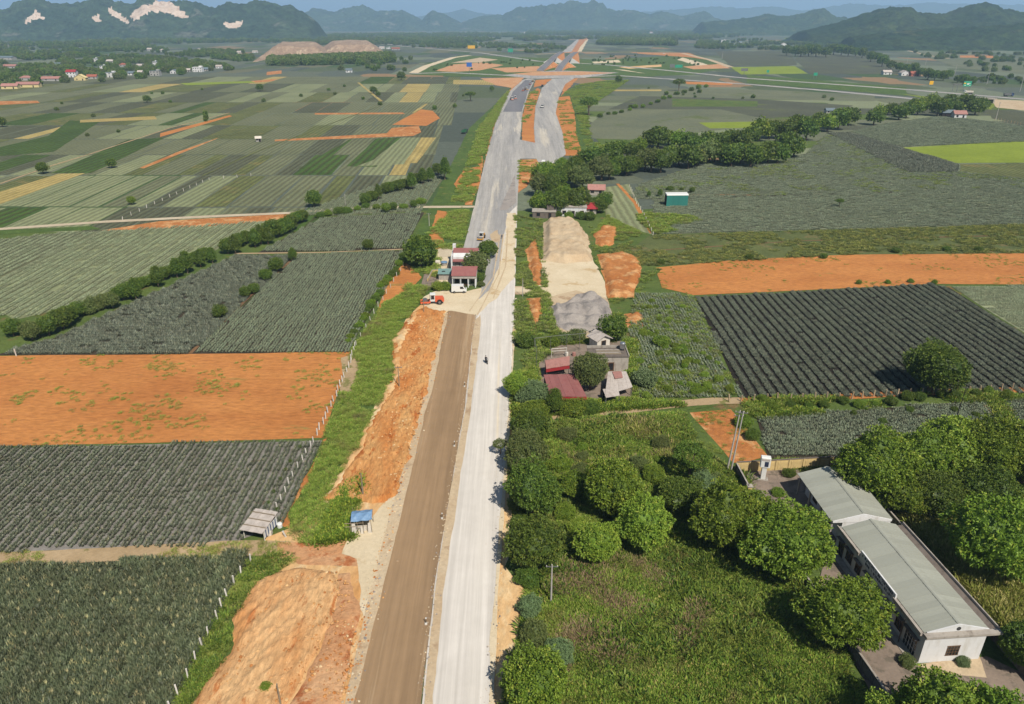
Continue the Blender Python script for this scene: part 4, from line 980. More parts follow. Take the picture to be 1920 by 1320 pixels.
weeds([(1000, 690), (1060, 640), (1190, 640), (1200, 752), (1290, 760), (1040, 780), (1000, 790), (965, 790), (962, 700)], 4.0, TB + TW, 'green undergrowth round the red roofed house', smin=0.8, smax=1.7, seed=34, holes=[[(1005, 650), (1170, 640), (1190, 750), (1010, 758)]])
weeds([(1690, 965), (1740, 958), (1800, 1000), (1880, 1060), (1930, 1100), (1930, 1215), (1860, 1160), (1790, 1080)], 6.0, TD, 'tall yellow green grass behind the white building', 'tall_grass', 1.0, 2.2, seed=35)
weeds([(1440, 866), (1585, 864), (1660, 900), (1930, 880), (1960, 1000), (1930, 1100), (1800, 1000), (1740, 958)], 3.0, TG, 'grass under the trees behind the white building', smin=0.8, smax=1.6, seed=36)
weeds(FO, 0.8, TG, 'thin weeds dotting the bare orange field on the left', 'weeds', 0.3, 0.75, thr=0.555, fs=5, seed=37)
weeds(RO, 0.5, TG, 'thin weeds dotting the bare orange field on the right', 'weeds', 0.3, 0.7, thr=0.57, fs=5, seed=38)
weeds(R11, 2.5, TG, 'seedlings dotting the orange plot behind the pole', 'weeds', 0.35, 0.7, thr=0.42, fs=3, seed=39)
weeds([(-260, 1046), (440, 1020), (560, 1016), (520, 1046), (300, 1052), (-260, 1075)], 2.0, TG + TD, 'grass tufts along the near dirt path', smin=0.35, smax=0.8, thr=0.47, seed=40)
weeds([(1400, 752), (1960, 728), (1960, 748), (1850, 752), (1420, 786), (1385, 776)], 2.5, TB + TW, 'weeds along the orange path below the dark beds', smin=0.9, smax=1.8, seed=41, thr=0.46)
weeds([(1850, 755), (1885, 800), (1960, 850), (1960, 815), (1905, 795), (1880, 752)], 3, TB + TW, 'green weeds beside the field path at the right edge', smin=0.9, smax=1.8, seed=42)
weeds(VR2, 0.6, TG, 'green roadside grass beyond the tree belt', smin=1.2, smax=2.4, seed=43, thr=0.44, holes=[[(1044, 175), (1070, 176), (1082, 215), (1092, 250), (1104, 295), (1056, 295), (1040, 212)]])
weeds([(978, 235), (984, 195), (995, 172), (1010, 168), (1004, 195), (990, 225)], 0.8, TG, 'green tufts in the median between the carriageways', smin=1.0, smax=2.0, seed=54, thr=0.48)
weeds([(972, 302), (1006, 299), (998, 335), (970, 355)], 0.8, TG, 'green tufts in the lower part of the median', smin=0.8, smax=1.6, seed=55, thr=0.5)
weeds([(1044, 190), (1070, 185), (1080, 240), (1092, 290), (1062, 288)], 0.5, TG, 'green tufts on the orange shoulder of the right carriageway', smin=0.8, smax=1.6, seed=56, thr=0.53)
weeds(R6, 0.35, TO + TW, 'green weeds dotted through the pineapple field below the tree belt', 'weeds', 0.7, 1.5, thr=0.52, fs=12, seed=46)
weeds([(1190, 400), (1300, 405), (1330, 425), (1230, 440), (1205, 420)], 1.2, TW, 'patch of green weeds below the teal shed', 'weeds', 1.0, 2.0, seed=44, thr=0.40)
weeds([(1140, 405), (1190, 430), (1210, 440), (1110, 440)], 2.0, TG, 'bright grass behind the orange mounds', smin=0.8, smax=1.5, seed=45)
# ================================================================== trees
def fib(n):
    i = np.arange(n) + 0.5; ph = np.arccos(1 - 2 * i / n); th = pi * (1 + 5 ** 0.5) * i
    return np.stack([np.cos(th) * np.sin(ph), np.sin(th) * np.sin(ph), np.cos(ph)], 1)
def lob3(d, seed, f):
    return (fbm(d[:, 0] * f + d[:, 2] * f * 0.7 + 20, d[:, 1] * f - d[:, 2] * f * 0.6 + 20, seed, 3) - 0.44) * 2
def crown_mesh(name, seed, mat, ncl, nlf, ll, lw, clr, kind='dome', lob=0.22, core=True):
    """leaf-sized faces in clumps over an uneven crown of radius about 1; origin at the crown centre"""
    r = np.random.default_rng(seed)
    D = fib(int(ncl * 1.25)); D = D[D[:, 2] > -0.72]; D = D + r.normal(0, 0.05, D.shape); D /= np.linalg.norm(D, axis=1)[:, None]
    def shape(D):
        rl = np.random.default_rng(seed + 77); LD = rl.normal(0, 1, (13, 3)); LD[:, 2] = np.abs(LD[:, 2]) * 0.8 - 0.15; LD /= np.linalg.norm(LD, axis=1)[:, None]; LA = rl.uniform(0.5, 1.0, 13)
        ang = np.arccos(np.clip(D @ LD.T, -1, 1)); bump_ = (np.exp(-(ang / 0.42) ** 2) * LA).max(1)
        rad = 0.74 + 0.38 * bump_ + lob * 0.7 * lob3(D, seed, 2.0) + 0.35 * lob * lob3(D, seed + 5, 6.0)
        P = D * rad[:, None]
        if kind == 'dome': P[:, 2] *= np.where(P[:, 2] > 0, 1.0, 0.8)
        elif kind == 'cone':
            tz = np.clip((P[:, 2] + 1) / 2, 0, 1); s = 1.12 - 0.72 * tz ** 1.3
            P[:, 0] *= s; P[:, 1] *= s; P[:, 2] *= 1.45
        elif kind == 'flat': P[:, 2] *= np.where(P[:, 2] > 0, 0.5, 0.32)
        elif kind == 'bush': P[:, 2] *= np.where(P[:, 2] > 0, 0.8, 0.55)
        return P
    C = shape(D); depth = r.uniform(0.86, 1.04, len(C)) ** 1.0; C = C * depth[:, None]
    n = len(C); tot = n * nlf
    c = np.repeat(C, nlf, 0); nrm = np.repeat(D, nlf, 0)
    off = r.normal(0, 1, (tot, 3)); off /= np.linalg.norm(off, axis=1)[:, None]
    base = c + off * clr * r.uniform(0, 0.6, tot)[:, None]
    d = nrm * 0.55 + off * 0.95 + np.array([0, 0, 0.05]); d /= np.linalg.norm(d, axis=1)[:, None]
    L = ll * r.uniform(0.65, 1.3, tot)[:, None]
    side = np.cross(d, r.normal(0, 1, (tot, 3)) + nrm * 0.2); side /= (np.linalg.norm(side, axis=1)[:, None] + 1e-9)
    W = lw * r.uniform(0.7, 1.25, tot)[:, None]
    V = np.stack([base, base + d * L * 0.5 + side * W, base + d * L + np.array([0, 0, -0.18]) * L, base + d * L * 0.5 - side * W], 1).reshape(-1, 3)
    Fc = np.arange(tot * 4).reshape(-1, 4)
    T = np.repeat(r.uniform(0, 0.62, n), nlf) + r.uniform(0, 0.38, tot)
    if core:  # added solid core stops light passing through; dark tint as inner shade
        nu, nv = 14, 9
        th = np.linspace(0, 2 * pi, nu, endpoint=False); ph = np.linspace(0.12, 2.2, nv)
        U = np.array([(math.cos(a) * math.sin(b), math.sin(a) * math.sin(b), math.cos(b)) for b in ph for a in th])
        Q = shape(U) * 0.80
        k0 = len(V); F2 = [(k0 + j * nu + i, k0 + (j + 1) * nu + i, k0 + (j + 1) * nu + (i + 1) % nu, k0 + j * nu + (i + 1) % nu) for j in range(nv - 1) for i in range(nu)]
        top = k0 + nu * nv
        V = np.concatenate([V, Q, shape(np.array([[0, 0, 1.0]])) * 0.8]); Fc = np.concatenate([Fc, np.array(F2), np.array([(k0 + i, k0 + (i + 1) % nu, top, top) for i in range(0)]).reshape(-1, 4).astype(int)])
        T = np.concatenate([T, np.full(len(F2), 0.1)])
    return leaf_mesh(name, V, Fc, T, mat)
def trunk_mesh(name, seed, zc, kind):
    r = random.Random(seed); m = MB()
    r0 = 0.09 if kind != 'bush' else 0.05
    p = Vector((0, 0, -0.06)); q = Vector((r.uniform(-.05, .05), r.uniform(-.05, .05), zc * 0.55))
    m.tube(p, q, r0, r0 * 0.7, 7)
    for k in range(4):
        a = k * pi / 2 + r.uniform(-.5, .5); e = q + Vector((math.cos(a) * 0.42, math.sin(a) * 0.42, zc * 0.45))
        m.tube(q + Vector((0, 0, -0.03)), e, r0 * 0.55, r0 * 0.22, 5)
    me = m.mesh(name, 'bark'); me.attributes.new('tint', 'FLOAT', 'FACE').data.foreach_set('value', [0.4] * len(me.polygons))
    return me
ZC = {'dome': 0.95, 'cone': 1.5, 'flat': 1.5, 'bush': 0.5}
LOD = {0: (950, 11, 0.066, 0.021, 0.062), 1: (340, 9, 0.10, 0.036, 0.09), 2: (150, 6, 0.16, 0.065, 0.14)}
TREE_CACHE = {}
def tree_parts(kind, mat, lod):
    key = (kind, mat, lod)
    if key not in TREE_CACHE:
        nv = 3 if lod < 2 else 2; ncl, nlf, ll, lw, clr = LOD[lod]
        lb = {'dome': 0.26, 'cone': 0.28, 'flat': 0.45, 'bush': 0.35}[kind]
        TREE_CACHE[key] = [(crown_mesh('crown', 500 + k * 13 + lod * 7 + len(mat), mat, ncl, nlf, ll, lw, clr, kind, lb, kind != 'flat'), trunk_mesh('trunk', k + 3, ZC[kind], kind)) for k in range(nv)]
    return TREE_CACHE[key]
TREES = []
def tree(px_, py_, rpx, kind='dome', mat='leaf_mango', label='', group=None, name='tree', cat='tree', squash=1.0):
    """crown centre and radius as seen in the photo; the trunk stands on the ground below it"""
    m = mpp(px_, py_); rpx *= 1.04
    for _ in range(3):
        R = rpx * m; z = ZC[kind] * R; p = G(px_, py_, z); m = mpp(px_, py_) * (CH - z) / CH
    lod = 0 if p.y < 135 else (1 if p.y < 380 else 2)
    v = tree_parts(kind, mat, lod); c, t_ = v[rng.randrange(len(v))]
    e = thing(name, label, cat, (p.x, p.y, 0.0), rng.uniform(0, 6.28), group, (R * rng.uniform(0.88, 1.1), R * rng.uniform(0.88, 1.1), R * squash * rng.uniform(0.92, 1.08)))
    o = link('trunk', t_, e); o2 = link('crown', c, e); o2.location = (0, 0, ZC[kind])
    TREES.append((p.x, p.y, R))
    return e
def nth(i):
    W = 'first second third fourth fifth sixth seventh eighth ninth tenth eleventh twelfth thirteenth fourteenth fifteenth sixteenth seventeenth eighteenth nineteenth twentieth'.split()
    if i < 20: return W[i]
    T = ['', '', 'twenty', 'thirty', 'forty', 'fifty']; n = i + 1
    if n % 10 == 0: return {30: 'thirtieth', 40: 'fortieth', 50: 'fiftieth', 20: 'twentieth'}[n]
    return T[n // 10] + '-' + W[n % 10 - 1]

# roadside and meadow trees, right
for (x, y, r, kd, mt, lb) in [
    (1000, 922, 56, 'dome', 'leaf_dark', 'round green tree at the road edge beside the waste meadow'),
    (1003, 1015, 60, 'dome', 'leaf_dark', 'large dark tree at the road edge above the bare orange shoulder'),
    (1004, 1272, 70, 'dome', 'leaf_mango', 'bushy bright tree at the bottom of the road edge'),
    (985, 850, 42, 'dome', 'leaf_olive', 'olive tree with a branch reaching over the white road'),
    (938, 833, 15, 'flat', 'leaf_olive', 'small leafy sapling leaning over the white road'),
    (997, 800, 40, 'dome', 'leaf_dark', 'dark tree below the red shed, beside the road'),
    (968, 722, 26, 'dome', 'leaf_lime', 'yellow green small tree at the road edge by the red shed'),
    (1000, 738, 32, 'bush', 'leaf_blue', 'grey green bush between the road and the red shed'),
    (1040, 750, 20, 'cone', 'leaf_dark', 'slim dark tree at the corner of the red shed'),
    (1000, 770, 30, 'bush', 'leaf_mango', 'low green bush below the grey green bush by the road'),
    (1075, 765, 26, 'bush', 'leaf_mango', 'green bush in front of the red shed wall'),
    (1105, 765, 22, 'bush', 'leaf_dark', 'dark bush beside the lane below the house'),
    (990, 1085, 26, 'bush', 'leaf_dark', 'dark bush below the large tree at the road edge'),
    (992, 1140, 26, 'bush', 'leaf_blue', 'grey green bush beside the orange shoulder'),
    (1000, 1190, 30, 'bush', 'leaf_olive', 'olive bush above the bottom roadside tree'),
    (1045, 1225, 30, 'bush', 'leaf_blue', 'grey green bush right of the bottom roadside tree'),
    (1050, 870, 24, 'bush', 'leaf_mango', 'light bush right of the olive roadside tree'),
    (1060, 960, 22, 'bush', 'leaf_mango', 'bush between the round roadside tree and the meadow trees'),
    (1170, 950, 40, 'dome', 'leaf_mango', 'tree crown joining the round and the yellowish meadow trees'),
    (1085, 990, 24, 'bush', 'leaf_lime', 'bright bush left of the pale meadow tree'),
    (1225, 890, 24, 'bush', 'leaf_mango', 'green bush right of the round meadow tree'),
    (1320, 905, 30, 'bush', 'leaf_blue', 'grey green bush left of the twin power pole foot'),
    (1410, 965, 50, 'dome', 'leaf_mango', 'mango crown filling the gap left of the broad mango tree'),
    (1640, 940, 30, 'bush', 'leaf_dark', 'dark bush at the eave of the rear roof'),
    (1700, 930, 40, 'dome', 'leaf_mango', 'mango crown in front of the clump, nearest the rear roof'),
    (1148, 918, 56, 'dome', 'leaf_mango', 'round dense tree in the middle of the waste meadow'),
    (1205, 985, 56, 'dome', 'leaf_lime', 'yellowish tree right of the round meadow tree'),
    (1120, 1018, 46, 'dome', 'leaf_lime', 'pale green tree in front of the round meadow tree'),
    (1075, 912, 28, 'dome', 'leaf_mango', 'small light tree left of the round meadow tree'),
    (1275, 930, 46, 'bush', 'leaf_dark', 'low spreading bush behind the yellowish meadow tree'),
    (1298, 852, 38, 'flat', 'leaf_dark', 'open branched dark tree by the orange plot'),
    (1350, 905, 24, 'bush', 'leaf_olive', 'olive bush at the foot of the twin power pole'),
    (1357, 970, 66, 'dome', 'leaf_mango', 'dense mango tree left of the yard gate'),
    (1476, 1012, 78, 'dome', 'leaf_mango', 'broad mango tree in front of the white building'),
    (1582, 1152, 74, 'dome', 'leaf_mango', 'mango tree nearest the camera beside the white building'),
    (1645, 872, 76, 'dome', 'leaf_mango', 'mango tree behind the rear roof, leftmost of the clump'),
    (1730, 862, 62, 'dome', 'leaf_mango', 'mango tree second from the left in the clump behind the building'),
    (1795, 842, 66, 'dome', 'leaf_lime', 'bright mango tree in the middle of the clump behind the building'),
    (1862, 850, 66, 'dome', 'leaf_mango', 'mango tree near the right end of the clump behind the building'),
    (1935, 850, 70, 'dome', 'leaf_mango', 'mango tree cut by the right edge above the yellow grass'),
    (1760, 925, 50, 'dome', 'leaf_dark', 'dark tree in front of the mango clump'),
    (1850, 925, 52, 'dome', 'leaf_dark', 'second dark tree in front of the mango clump, further right'),
    (1875, 1012, 84, 'dome', 'leaf_mango', 'large mango tree right of the white building'),
    (1752, 1356, 94, 'dome', 'leaf_mango', 'mango tree in front of the gable wall at the bottom edge'),
    (1868, 1366, 84, 'dome', 'leaf_mango', 'mango tree at the bottom edge right of the gable wall'),
    (1935, 1215, 52, 'dome', 'leaf_dark', 'dark tree at the right edge beside the gable wall'),
    (1680, 1368, 66, 'dome', 'leaf_lime', 'bright tree crown at the bottom edge below the concrete lane'),
    (1754, 692, 52, 'dome', 'leaf_dark', 'lone round tree in the dark pineapple beds'),
    (1107, 697, 38, 'dome', 'leaf_olive', 'leafy mango tree between the red roofs and the concrete house'),
    (1150, 615, 27, 'dome', 'leaf_dark', 'dark tree behind the concrete house'),
    (1058, 634, 17, 'bush', 'leaf_olive', 'banana clump left of the gravel heaps'),
    (1082, 630, 17, 'bush', 'leaf_olive', 'banana clump in front of the gravel heaps'),
    (1035, 640, 17, 'bush', 'leaf_mango', 'leafy bush inside the pipe frame'),
    (985, 640, 20, 'bush', 'leaf_dark', 'dark roadside bush left of the pipe frame'),
    (1210, 712, 24, 'bush', 'leaf_blue', 'bluish bush right of the concrete house'),
    (1240, 640, 16, 'bush', 'leaf_mango', 'green bush at the top of the shrub plot'),
    (788, 470, 33, 'dome', 'leaf_dark', 'big dark tree left of the roadside houses'),
    (893, 492, 27, 'dome', 'leaf_olive', 'spreading tree in front of the upper roadside house'),
    (914, 466, 19, 'dome', 'leaf_dark', 'dark tree right of the upper roadside house'),
    (898, 520, 13, 'bush', 'leaf_dark', 'dark bush between the two roadside houses'),
    (822, 538, 13, 'bush', 'leaf_lime', 'bright bush left of the white van'),
    (836, 538, 12, 'bush', 'leaf_mango', 'green bush beside the white van'),
    (903, 533, 8, 'bush', 'leaf_olive', 'small olive bush right of the lower roadside house'),
    (588, 373, 16, 'dome', 'leaf_dark', 'round dark tree standing above the cream path'),
    (690, 458, 12, 'dome', 'leaf_dark', 'single round tree in the grey rows near the houses'),
    (548, 475, 10, 'cone', 'leaf_dark', 'uppermost small tree on the boundary between two left fields'),
    (518, 496, 15, 'dome', 'leaf_dark', 'second small tree from the top on the field boundary'),
    (498, 514, 13, 'dome', 'leaf_dark', 'third small tree from the top on the field boundary'),
    (475, 540, 12, 'dome', 'leaf_dark', 'fourth small tree from the top on the field boundary'),
    (458, 548, 11, 'dome', 'leaf_dark', 'fifth small tree from the top on the field boundary'),
    (411, 583, 15, 'dome', 'leaf_dark', 'lowest small tree on the field boundary'),
    (246, 376, 8, 'dome', 'leaf_mango', 'small bright tree in the strips above the cream path'),
    (208, 306, 9, 'dome', 'leaf_dark', 'dark tree beside the straw coloured strip'),
    (78, 314, 12, 'dome', 'leaf_dark', 'leafy tree at the end of the green strip, left'),
    (2, 228, 10, 'dome', 'leaf_dark', 'dark tree cut by the left edge'),
    (275, 185, 7, 'dome', 'leaf_dark', 'tall dark tree in the far left strips'),
    (487, 164, 7, 'dome', 'leaf_dark', 'lone dark tree on the far left fields, left of the track'),
    (700, 168, 7, 'dome', 'leaf_dark', 'dark tree on the straw coloured track'),
    (709, 176, 5, 'dome', 'leaf_dark', 'small tree on the straw coloured track'),
    (882, 175, 9, 'flat', 'leaf_dark', 'umbrella shaped tree near the far left verge'),
    (922, 166, 5, 'dome', 'leaf_dark', 'little dark tree near the interchange verge'),
    (752, 142, 8, 'dome', 'leaf_dark', 'dark tree left of the interchange loop'),
    (1105, 190, 16, 'flat', 'leaf_dark', 'gnarled tree right of the far carriageway'),
    (1160, 148, 7, 'dome', 'leaf_dark', 'round tree below the interchange road'),
    (1274, 154, 10, 'flat', 'leaf_dark', 'spreading tree on the diagonal hedge'),
    (1575, 376, 8, 'flat', 'leaf_dark', 'lone thorny tree in the wide pineapple field, right'),
    (1298, 356, 6, 'dome', 'leaf_dark', 'small tree right of the teal shed'),
    (1278, 355, 5, 'bush', 'leaf_dark', 'small bush behind the right end of the teal shed'),
    (1256, 354, 7, 'bush', 'leaf_dark', 'dark bush behind the teal shed'),
    (1238, 360, 6, 'cone', 'leaf_dark', 'slim bush at the left corner of the teal shed'),
    (1217, 362, 5, 'cone', 'leaf_dark', 'slim bush left of the teal shed'),
    (497, 1290, 13, 'bush', 'leaf_mango', 'small green bush on the orange slope'),
    (1735, 1180, 10, 'bush', 'leaf_olive', 'weedy bush below the sign wall of the white building'),
    (1804, 1240, 13, 'bush', 'leaf_blue', 'grey green bush against the gable wall'),
    (1700, 1240, 16, 'bush', 'leaf_olive', 'olive bush at the corner of the white building'),
    (1480, 888, 12, 'bush', 'leaf_dark', 'bush inside the walled yard by the back wall'),
    (1460, 924, 12, 'bush', 'leaf_mango', 'bush in the middle of the walled yard'),
    (1546, 862, 11, 'bush', 'leaf_dark', 'bush against the cream wall behind the rear roof'),
    (1395, 790, 18, 'bush', 'leaf_mango', 'bush at the left end of the plot behind the yard'),
    (1410, 815, 15, 'bush', 'leaf_dark', 'dark bush beside the orange plot and the twin pole')]:
    tree(x, y, r, kd, mt, lb, None, 'bush' if kd == 'bush' else 'tree', 'bush' if kd == 'bush' else 'tree')

def treeline(poly, n, r0, r1, mats, kinds, label, group, name='tree', jx=3, jy=3, seed=1, shared=None):
    r = random.Random(seed); P = poly; seg = [math.hypot(b[0] - a[0], b[1] - a[1]) for a, b in zip(P, P[1:])]; tot = sum(seg)
    for i in range(n):
        s = (i + 0.5) / n * tot; k = 0
        while k < len(seg) - 1 and s > seg[k]: s -= seg[k]; k += 1
        f = s / seg[k]; x = P[k][0] + (P[k + 1][0] - P[k][0]) * f + r.uniform(-jx, jx); y = P[k][1] + (P[k + 1][1] - P[k][1]) * f + r.uniform(-jy, jy)
        tree(x, y, r.uniform(r0, r1), r.choice(kinds), r.choice(mats), shared or label.replace('NTH', nth(i)), group, name, 'bush' if name in ('bush', 'shrub') else 'tree')
treeline([(15, 612), (60, 622), (120, 592), (215, 558)], 13, 14, 23, ['leaf_dark', 'leaf_dark', 'leaf_olive'], ['dome', 'bush', 'dome'], 'NTH tree from the left edge in the low near part of the hedge', 'trees of the left hedge', seed=3)
treeline([(215, 556), (290, 520), (345, 492), (400, 472)], 17, 11, 17, ['leaf_dark'], ['dome', 'cone', 'bush'], 'NTH tree from the left in the middle part of the field hedge', 'trees of the left hedge', seed=4)
treeline([(418, 460), (470, 444), (525, 428), (556, 408), (575, 402)], 13, 12, 18, ['leaf_dark'], ['cone', 'dome', 'dome'], 'NTH tree from the left in the tall far part of the field hedge', 'trees of the left hedge', seed=5)
treeline([(590, 402), (640, 396), (690, 388), (760, 386), (800, 378)], 12, 7, 12, ['leaf_dark', 'leaf_mango'], ['dome', 'bush'], 'NTH small tree from the left along the cream path by the junction', 'trees along the cream path', seed=6)
treeline([(680, 378), (730, 352), (780, 334), (838, 312)], 13, 9, 15, ['leaf_dark'], ['dome', 'cone'], 'NTH tree from the left in the hedge rising to the far left verge', 'trees of the far left hedge', seed=7)
treeline([(652, 640), (690, 582), (715, 540), (745, 500), (760, 478)], 22, 6, 10, ['leaf_mango', 'leaf_dark'], ['bush'], 'NTH small bush up from the orange field in the fence row', 'bushes along the fence above the orange field', 'bush', 3, 3, 8)
treeline([(975, 775), (972, 832), (974, 880), (972, 965), (985, 1060)], 9, 15, 21, ['leaf_mango', 'leaf_dark'], ['bush'], 'NTH low roadside bush from the top between the trees at the road edge', 'bushes between the roadside trees', 'bush', 4, 4, 19)
treeline([(1040, 800), (1110, 850), (1080, 880), (1250, 870), (1230, 820)], 9, 12, 20, ['leaf_mango', 'leaf_olive'], ['bush'], '', 'bushes at the top of the waste meadow', 'bush', 10, 8, 20, 'low bush in the scrub at the top of the waste meadow')
treeline([(1000, 385), (1040, 372), (1090, 368)], 5, 18, 25, ['leaf_dark', 'leaf_mango'], ['dome'], 'NTH tree from the road at the near end of the dark belt', 'trees of the dark belt right of the road', seed=9, jy=8)
treeline([(1005, 350), (1060, 335), (1120, 322), (1200, 300), (1260, 296), (1340, 290), (1420, 285), (1500, 275)], 30, 17, 24, ['leaf_dark', 'leaf_dark', 'leaf_dark', 'leaf_olive'], ['dome'], 'NTH tree from the road along the front of the dark belt', 'trees of the dark belt right of the road', seed=10, jy=7)
treeline([(1010, 328), (1090, 305), (1180, 278), (1230, 255), (1290, 272), (1400, 262), (1450, 235), (1510, 238), (1560, 222), (1600, 215)], 32, 15, 23, ['leaf_dark', 'leaf_dark', 'leaf_dark', 'leaf_mango'], ['dome'], 'NTH tree from the road along the back of the dark belt', 'trees of the dark belt right of the road', seed=11, jy=7)
treeline([(1635, 218), (1700, 200), (1740, 190), (1790, 195), (1850, 200)], 18, 11, 17, ['leaf_dark', 'leaf_dark', 'leaf_mango'], ['dome'], 'NTH tree from the left in the grove behind the far right house', 'trees of the far right grove', seed=12, jy=9)
treeline([(1470, 92), (1580, 92), (1630, 105), (1690, 125), (1740, 138), (1790, 142), (1830, 155)], 26, 7, 11, ['leaf_dark'], ['dome'], 'NTH tree from the left in the winding belt beyond the highway', 'trees of the belt beyond the highway', seed=13, jy=5)
treeline([(1120, 218), (1200, 200), (1280, 172), (1330, 160)], 16, 4, 6, ['leaf_mango', 'leaf_dark'], ['bush'], 'NTH low bush from the left in the diagonal hedge right of the carriageway', 'bushes of the diagonal hedge', 'bush', 2, 2, 14)
treeline([(1410, 752), (1480, 760), (1560, 752), (1640, 752), (1720, 745), (1800, 742), (1900, 735)], 16, 8, 13, ['leaf_mango', 'leaf_dark'], ['bush'], 'NTH low bush from the left along the orange path below the dark beds', 'bushes along the orange path', 'bush', 6, 6, 15)
for i, (x, y, r) in enumerate([(1600, 775, 7), (1655, 790, 8), (1705, 768, 9), (1752, 792, 7), (1790, 768, 7), (1830, 778, 8)]):
    tree(x, y, r, 'bush', 'leaf_dark', nth(i) + ' small bush from the left in the pineapple plot behind the yard', 'bushes in the plot behind the yard', 'bush', 'bush')
treeline([(1115, 405), (1060, 402), (1020, 400)], 5, 8, 12, ['leaf_dark', 'leaf_mango'], ['bush'], 'NTH bush from the right in front of the white house by the belt', 'bushes in front of the white house', 'bush', seed=17)
treeline([(1100, 378), (1125, 385), (1140, 375)], 4, 13, 18, ['leaf_dark'], ['dome'], 'NTH tree from the left beside the red lean-to of the white house', 'trees right of the white house', seed=18)
# shrubs in the plot left of the dark beds, and along the fallow band
shr = 0
r_ = random.Random(77)
PX2 = [(1204, 560), (1290, 566), (1375, 735), (1205, 745), (1190, 640)]
while shr < 70:
    x, y = r_.uniform(1190, 1385), r_.uniform(560, 745)
    if inside(PX2, np.array([x]), np.array([y]))[0]:
        tree(x, y, r_.uniform(5, 9) * (0.7 + (y - 560) / 400), 'bush', r_.choice(['leaf_mango', 'leaf_mango', 'leaf_lime']), 'green shrub among thin grey rows left of the dark beds', 'shrubs of the mixed plot', 'shrub', 'bush'); shr += 1
for i, (x, y) in enumerate([(1545, 480), (1680, 470), (1775, 466), (1835, 467), (1240, 492), (1405, 482)]):
    tree(x, y, 8, 'bush', 'leaf_dark', f'{nth(sorted([1545, 1680, 1775, 1835, 1240, 1405]).index(x))} bush from the left along the top edge of the right orange field', 'bushes above the right orange field', 'bush', 'bush')
for i, (x, y) in enumerate([(1610, 530), (1665, 529), (1708, 527), (1752, 529)]):
    tree(x, y, 6, 'bush', 'leaf_mango', f'{nth(i)} bush from the left on the edge of the dark beds by the orange field', 'bushes on the far edge of the dark beds', 'bush', 'bush')
# saplings in the second field beside the fence
for i, (x, y) in enumerate([(562, 838), (545, 865), (535, 880), (526, 898), (512, 922), (503, 942), (520, 955)]):
    tree(x, y, 4.5, 'bush', 'leaf_dark', f'{nth(i)} sapling from the far end beside the white post fence', 'saplings beside the white post fence', 'sapling', 'bush')

# ================================================================== white building with the grey green roof
patch('yard', [(1392, 874), (1470, 880), (1585, 874), (1610, 950), (1570, 1010), (1480, 990), (1420, 965)], 'concrete_yard', 'path', (2, 0.1))
patch('yard', [(1560, 1000), (1720, 1250), (1850, 1232), (1930, 1270), (1930, 1420), (1700, 1420), (1600, 1240), (1530, 1110)], 'concrete_yard', 'path', (2, 0.1))
patch('yard', [(1720, 1246), (1835, 1232), (1850, 1274), (1800, 1268), (1735, 1262)], 'sand_tan', 'road', (1, 0.2))
B = thing('building', 'long white single storey building with grey green metal roof and gable wall', 'building', (48.7, 63.0, 0), math.radians(4.6))
W_, L_, H_ = 7.6, 20.6, 4.15
MB().box(0, W_, 0, L_, -0.1, H_).build('wall', 'plaster_white', B)
MB().box(-0.12, 9.35, -0.28, 0.42, H_, H_ + 0.32).build('cornice', 'concrete', B)
MB().box(W_ + 0.003, 9.2, 0.43, L_ - 0.5, H_, H_ + 0.15).build('canopy', 'concrete_dark', B)
MB().box(9.2, 9.36, 0.43, L_ - 0.2, H_ - 0.05, H_ + 0.5).build('gutter_edge', 'concrete', B)
for y0, y1 in ((0.43, 6.3), (14.6, L_)):
    MB().box(-0.45, 0.1, y0, y1, H_ - 0.1, H_ + 0.12).box(-0.45, -0.32, y0, y1, H_ + 0.12, H_ + 0.34).build('gutter', 'concrete', B)
sg = MB().box(-0.16, 0.04, 6.3, 14.6, H_ - 0.75, H_ + 0.75).build('sign_board', 'plaster_white', B)
lt = MB(); rs = random.Random(5)
for row, (z0, hh) in enumerate(((H_ + 0.18, 0.36), (H_ - 0.42, 0.34))):
    y = 14.2 if row == 0 else 13.2
    while y > 7.0:
        w = rs.uniform(0.16, 0.3)
        lt.box(-0.185, -0.163, y - w, y - w + 0.06, z0, z0 + hh)
        lt.box(-0.185, -0.163, y - w + 0.063, y, z0 + (hh * 0.75 if rs.random() < .5 else 0), z0 + (hh if rs.random() < .7 else hh * 0.25) + 0.03)
        y -= w + (0.10 if rs.random() < 0.8 else 0.4)
lt.build('lettering', 'letter_blue', sg)
ZE, ZR, XR = H_ + 0.16, H_ + 1.35, W_ / 2 + 0.35
nsh = 20
for s in (0, 1):
    xe = 0.12 if s == 0 else 8.2
    mlist = []
    for k in range(2):
        q = MB(); w = (L_ - 0.9) / nsh; t0 = 0.03 + 0.018 * k
        n = 6
        for j in range(n):                      # ribbed sheet
            a0, a1 = j * w / n, (j + 1) * w / n - 0.002
            up = 0.025 if j % 3 == 0 else 0.0
            q.add([(xe, a0, ZE + t0 + up), (xe, a1, ZE + t0 + up), (XR, a1, ZR + t0 + up), (XR, a0, ZR + t0 + up),
                   (xe, a0, ZE - 0.02), (xe, a1, ZE - 0.02), (XR, a1, ZR - 0.02), (XR, a0, ZR - 0.02)],
                  [(0, 1, 2, 3), (7, 6, 5, 4), (0, 4, 5, 1), (1, 5, 6, 2), (2, 6, 7, 3), (3, 7, 4, 0)])
        mlist.append(q.mesh('roof_sheet', 'roof_greygreen'))
    for k in range(nsh):
        o = link('roof_sheet', mlist[k % 2], B); o.location = (0, 0.6 + k * (L_ - 0.9) / nsh, 0)
